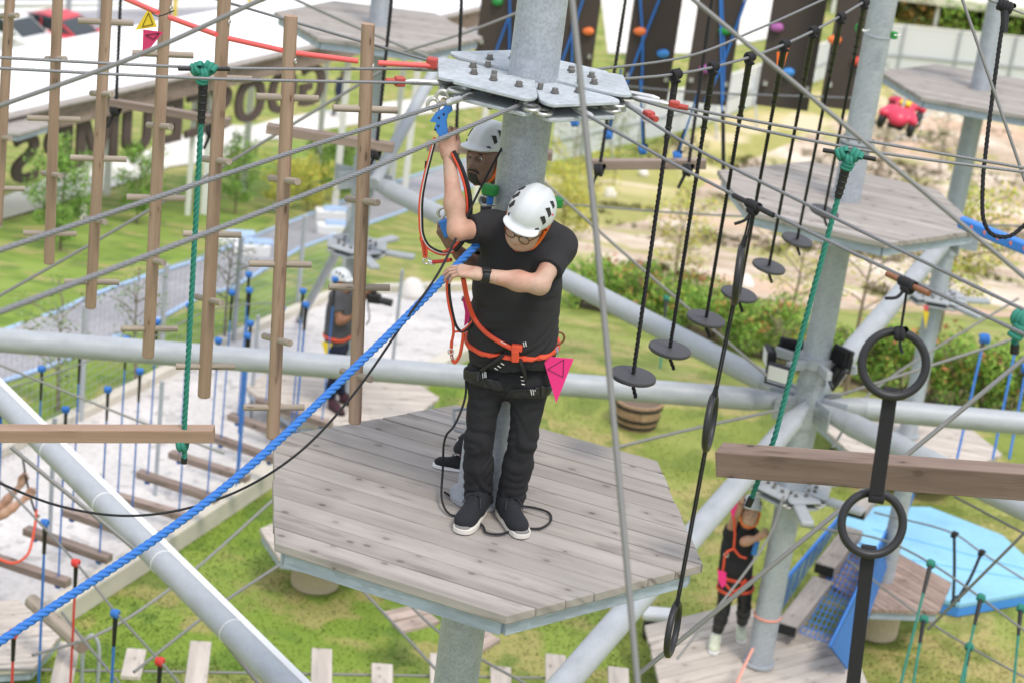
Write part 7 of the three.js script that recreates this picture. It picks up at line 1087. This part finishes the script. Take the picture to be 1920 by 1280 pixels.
// ---------- the woman on the low platform
{
  const f1 = P(1341, 1204, 0.45), f2 = P(1388, 1184, 0.45), zb = f1.z + 0.1;
  const J = { pelvis: Zp(1378, 1080, zb + 0.0), chest: Zp(1384, 1020, zb + 0.0), neck: Zp(1399, 986, zb + 0.03), head: Zp(1406, 963, zb + 0.1), shR: Zp(1369, 997, zb + 0.03), shL: Zp(1413, 1003, zb), elR: Zp(1381, 960, zb + 0.14), wrR: Zp(1391, 930, zb + 0.16), hdR: Zp(1389, 914, zb + 0.12), elL: Zp(1396, 1015, zb + 0.16), wrL: Zp(1420, 1008, zb + 0.2), hdL: Zp(1430, 1002, zb + 0.2), hipR: Zp(1364, 1092, zb), hipL: Zp(1396, 1092, zb), knR: Zp(1356, 1145, zb + 0.03), knL: Zp(1396, 1138, zb), anR: f1.clone().setY(0.54), anL: f2.clone().setY(0.54).add(V(0, 0, 0.02)) };
  const { t, hm, band, hput } = person('woman in black reaching up on the low platform, a pink tag on her arm', f1.clone(), J, { k: 0.92, skin: M.skinC, shirt: M.shirtBlack, trousers: M.black, face: V(0.02, 0.3, 0.95), up: V(0.05, 0.95, -0.3), torso: [0.1, 0.085, 0.09, 0.06], half: [0.05, 0.045, 0.05], sleeve: 0.25, hem: 0.0, slim: true, cuffAt: 0.92, cell: 0.014, palmR: V(0, 0, 1), curlR: 0.6, curlL: 0.9, palmL: V(0, 0, -1), hair: M.dark });
  const hh = addHelmet(t, hm); 
  for (const [a, dx] of [[f1, [-4, 20]], [f2, [2, 18]]]) { const toe = P(a === f1 ? 1337 : 1390, (a === f1 ? 1228 : 1207), 0.45); shoe(t, a.clone().lerp(toe, -0.2), toe, [std({ color: C(0.62, 0.66, 0.5), roughness: 0.7 }), M.white, M.white]); }
  band('waist_belt', Zp(1380, 1078, zb), V(0.1, 1, 0.1).normalize(), 0.035, M.harness, 0.25, 0.014, 0.012); band('leg_loop', vl(J.hipR, J.knR, 0.25), V(0.2, 1, 0).normalize(), 0.035, M.harness, 0.13, 0.014, 0.012); band('leg_loop', vl(J.hipL, J.knL, 0.25), V(-0.2, 1, 0).normalize(), 0.035, M.harness, 0.13, 0.014, 0.012);
  const fz = zb + 0.16, ln = thing('lanyard', 'red lanyard across the chest of the woman in black', 'lanyard', Zp(1378, 1030, fz)); part('webbing', [tube([[1376, 962], [1378, 1000], [1376, 1028]].map(p => Zp(...p, fz)), 0.011, 6), tube([[1376, 1028], [1362, 1036], [1357, 1060], [1355, 1080], [1362, 1096], [1375, 1108], [1390, 1100], [1398, 1085]].map(p => Zp(...p, fz)), 0.011, 6, 50), tube([[1376, 1028], [1388, 1042], [1400, 1046]].map(p => Zp(...p, fz)), 0.011, 6)], M.harness, ln); part('swivel', torus(Zp(1362, 1040, fz), 0.02, 0.006, V(0, 0, 1), 16, 6), M.steel, ln);
  const tri = (lab, pts, z) => { const s = new THREE.Shape(pts.map(p => { const v = Zp(p[0], p[1], z); return new THREE.Vector2(v.x, v.y); })); solo('triangle_tag', lab, 'tag', new THREE.ExtrudeGeometry(s, { depth: 0.004, bevelEnabled: false }).translate(0, 0, z), M.pink, Zp(pts[0][0], pts[0][1], z)); };
  tri('pink triangular tag hanging beside the woman\'s raised arm', [[1367, 944], [1386, 936], [1374, 974]], zb + 0.2); tri('pink tag at the woman\'s hip', [[1346, 1068], [1362, 1072], [1362, 1094], [1354, 1102], [1347, 1088]], zb + 0.2);
  const c = Zp(1414, 1024, fz); solo('blue_trolley', 'blue belay trolley hanging before the woman\'s chest', 'trolley', bar(Zp(1420, 1014, fz), Zp(1413, 1040, fz), 0.05, 0.03, 0.01), M.devBlue, c);
  const w = Zp(1396, 918, fz); solo('steel_hook', 'small steel hook of the low white plate above the woman\'s hand', 'hook', [tube([[1392, 910], [1406, 908], [1412, 914], [1398, 918]].map(p => Zp(...p, fz - 0.05)), 0.012, 6), tube([[1396, 918], [1394, 945], [1388, 962]].map(p => Zp(...p, fz - 0.05)), 0.008, 6)], M.steel, w);
}
{ const b = PR.clone().setY(0.95); const t = thing('pole_ribbon', 'pale orange ribbon tied round the foot of the pole beside the woman', 'ribbon', b); part('wrap', torus(b, 0.117, 0.012, V(0, 1, 0), 30, 6), std({ color: C(0.75, 0.3, 0.22) }), t); part('tail', tube([D(1412, 1216, 17.5), D(1398, 1245, 17.3), D(1378, 1290, 17)], 0.014, 5), std({ color: C(0.8, 0.36, 0.28) }), t); }
// ---------- the man with the camera
{
  const f1 = P(617, 762, 0.45), f2 = P(636, 752, 0.45), zb = f1.z + 0.05;
  const J = { pelvis: Zp(632, 640, zb), chest: Zp(637, 578, zb), neck: Zp(641, 546, zb + 0.02), head: Zp(640, 531, zb + 0.03), shR: Zp(628, 556, zb + 0.13), shL: Zp(650, 552, zb - 0.13), elR: Zp(636, 604, zb + 0.2), wrR: Zp(660, 594, zb + 0.22), hdR: Zp(672, 586, zb + 0.22), elL: Zp(668, 578, zb - 0.1), wrL: Zp(690, 548, zb), hdL: Zp(700, 540, zb), hipR: Zp(626, 650, zb + 0.07), hipL: Zp(638, 648, zb - 0.07), knR: Zp(626, 705, zb + 0.08), knL: Zp(636, 700, zb - 0.05), anR: f1.clone().setY(0.54), anL: f2.clone().setY(0.54) };
  const { t, hm, band } = person('man in grey shirt and navy trousers holding a camera on the low platform', f1.clone(), J, { k: 0.95, skin: M.skinD, shirt: std({ color: C(0.075, 0.075, 0.085), roughness: 0.9 }), trousers: std({ color: C(0.01, 0.016, 0.045), roughness: 0.9 }), face: V(0.9, 0.0, 0.35), torso: [0.11, 0.115, 0.115, 0.07], half: [0.05, 0.05, 0.05], sleeve: 0.6, hem: 0.0, cell: 0.016, palmR: V(0.3, 0.8, 0), curlR: 0.6, curlL: 0.8, palmL: V(0, 0, 1) });
  addHelmet(t, hm); for (const [a, b] of [[f1, P(632, 772, 0.45)], [f2, P(652, 757, 0.45)]]) shoe(t, a, a.clone().add(b.clone().sub(a).setLength(0.28)), [std({ color: C(0.06, 0.02, 0.03), roughness: 0.8 }), M.black]);
  band('waist_belt', Zp(632, 628, zb), V(0.05, 1, 0).normalize(), 0.04, M.harness, 0.3, 0.01, 0.012);
  { const c = Zp(702, 560, zb + 0.1), cm = thing('photo_camera', 'black photo camera with a long lens held by the man in grey', 'camera', c); part('body', box(c, 0.15, 0.11, 0.08, 0.02), M.black, cm); part('lens', rod(c.clone().add(V(0.06, 0, 0.03)), c.clone().add(V(0.2, -0.01, 0.05)), 0.04, 0.042, 18), M.rubber, cm); part('viewfinder', box(c.clone().add(V(-0.01, 0.07, 0)), 0.06, 0.04, 0.05, 0.012), M.black, cm); part('neck_strap', tube([[688, 552], [690, 575], [692, 600], [686, 610]].map(p => Zp(...p, zb + 0.12)), 0.008, 5), M.black, cm); }
  { const z = zb + 0.25, s = new THREE.Shape([[602, 640], [623, 644], [611, 668]].map(p => { const v = Zp(p[0], p[1], z); return new THREE.Vector2(v.x, v.y); })); solo('triangle_tag', 'yellow triangular tag behind the cameraman\'s hip', 'tag', new THREE.ExtrudeGeometry(s, { depth: 0.004, bevelEnabled: false }).translate(0, 0, z), M.yellow, Zp(611, 650, z)); }
}
// ---------- far walker on the footpath
{
  const f = G(634, 220), s = f.clone().sub(EYE).dot(fwd), pz = f.z, hgt = 1.0; const k = (G(634, 220).distanceTo(D(640, 132, s))) / 1.66, U = (x, y, dz = 0) => Zp(x, y, pz + dz * k);
  const J = { pelvis: U(638, 176), chest: U(641, 158), neck: U(643, 145), head: U(643, 138, 0.02), shR: U(634, 150, 0.02), shL: U(651, 150), elR: U(632, 163, 0.05), wrR: U(635, 175, 0.1), elL: U(652, 163), wrL: U(650, 175), hipR: U(634, 180), hipL: U(643, 180), knR: U(629, 200, 0.04), knL: U(642, 200), anR: U(624, 218), anL: U(642, 219) };
  const { t, hm } = person('distant person in dark blue top and grey trousers walking on the pale footpath', f, J, { k, skin: M.skinD, shirt: std({ color: C(0.02, 0.025, 0.06), roughness: 0.9 }), trousers: std({ color: C(0.09, 0.085, 0.09), roughness: 0.9 }), face: V(0.2, 0, -1), half: [0.06, 0.07, 0.06], sleeve: 0.7, hem: 0, cell: 0.016, hair: M.dark });
  for (const a of [J.anR, J.anL]) shoe(t, a.clone().add(V(0, -0.08 * k, -0.05)), a.clone().add(V(-0.05, -0.08 * k, 0.2 * k)), [M.shoeGrey, M.black]);
}
// ---------- person reaching in from the left edge
{
  const z = 17.5, U = (x, y, d = 0) => D(x, y, z - d);
  const J = { pelvis: U(-120, 1120), chest: U(-95, 1030), neck: U(-85, 985), head: U(-80, 955), shR: U(-60, 1000, 0.12), shL: U(-110, 1000, -0.12), elR: U(8, 962, 0.2), wrR: U(48, 932, 0.2), hdR: U(64, 912, 0.2), elL: U(0, 950, -0.05), wrL: U(38, 908), hdL: U(46, 894), hipR: U(-130, 1135), hipL: U(-112, 1135), knR: U(-128, 1215), knL: U(-110, 1215), anR: U(-128, 1285), anL: U(-112, 1285) };
  person('person mostly outside the left edge, bare arms reaching up to a lanyard', U(-120, 1285), J, { k: 0.92, skin: M.skinC, shirt: M.shirtBlack, trousers: M.black, face: V(1, 0.3, 0.3), half: [0.05, 0.05, 0.05], sleeve: 0.5, cell: 0.018, palmR: V(0, 0, 1), palmL: V(0, 0, 1), curlR: 0.8, curlL: 0.8, hair: M.dark });
  const ln = thing('lanyard', 'red lanyard sagging below the arms reaching in at the left edge', 'lanyard', U(50, 1000)); part('webbing', [tube([[68, 955, 0.1], [62, 1000, 0.15], [50, 1040, 0.2], [25, 1055, 0.2], [-10, 1045, 0.2]].map(p => U(...p)), 0.012, 6, 50)], M.harness, ln); part('black_webbing', tube([[42, 860, 0], [50, 905, 0.05], [62, 950, 0.1], [70, 968, 0.1]].map(p => U(...p)), 0.01, 6, 40), M.black, ln); part('swivel', torus(U(69, 966, 0.1), 0.02, 0.006, V(0, 0, 1), 16, 6), M.steel, ln);
}
// ---------- pennants
{
  const tri = (lab, pts, z, m, nm = 'pennant') => { const s = new THREE.Shape(pts.map(p => { const v = Zp(p[0], p[1], z); return new THREE.Vector2(v.x, v.y); })); const t = thing(nm, lab, 'pennant', Zp(pts[0][0], pts[0][1], z)); part('card', new THREE.ExtrudeGeometry(s, { depth: 0.003, bevelEnabled: false }).translate(0, 0, z), m, t); return t; };
  const z = D(290, 45, 9.6).z; const a = tri('yellow pennant hanging on the log right of the black rope at the upper left', [[279, 14], [294, 50], [253, 56]], z, M.yellow); { const l = [[278, 24], [286, 46], [266, 50]].map(p => Zp(p[0], p[1], z + 0.006)); part('outline', [0, 1, 2].map(i => tube([l[i], l[(i + 1) % 3]], 0.0016, 4, 1)), M.black, a); part('cord', tube([Zp(281, 22, z), Zp(294, 30, z), Zp(326, 20, z)], 0.003, 5), M.black, a); }
  const b = tri('pink pennant below the yellow one on the hanging log', [[268, 55], [306, 60], [266, 108]], z + 0.02, std({ color: C(0.62, 0.04, 0.14), roughness: 0.4 })); { const l = [[298, 62], [288, 74], [272, 66]].map(p => Zp(p[0], p[1], z + 0.026)); part('outline', [0, 1, 2].map(i => tube([l[i], l[(i + 1) % 3]], 0.0016, 4, 1)), M.black, b); }
  const zr = D(1735, 590, 22.4).z; tri('yellow pennant hanging under the far right white plate', [[1731, 582], [1743, 586], [1736, 618]], zr, M.yellow); tri('small red pennant above the yellow one under the far right white plate', [[1731, 572], [1742, 574], [1738, 592]], zr - 0.02, M.redSleeve);
}
scene.traverse(o => { if (o.isMesh) { o.castShadow = true; o.receiveShadow = true; } });
renderer.setSize(1024, 682);
renderer.render(scene, camera);
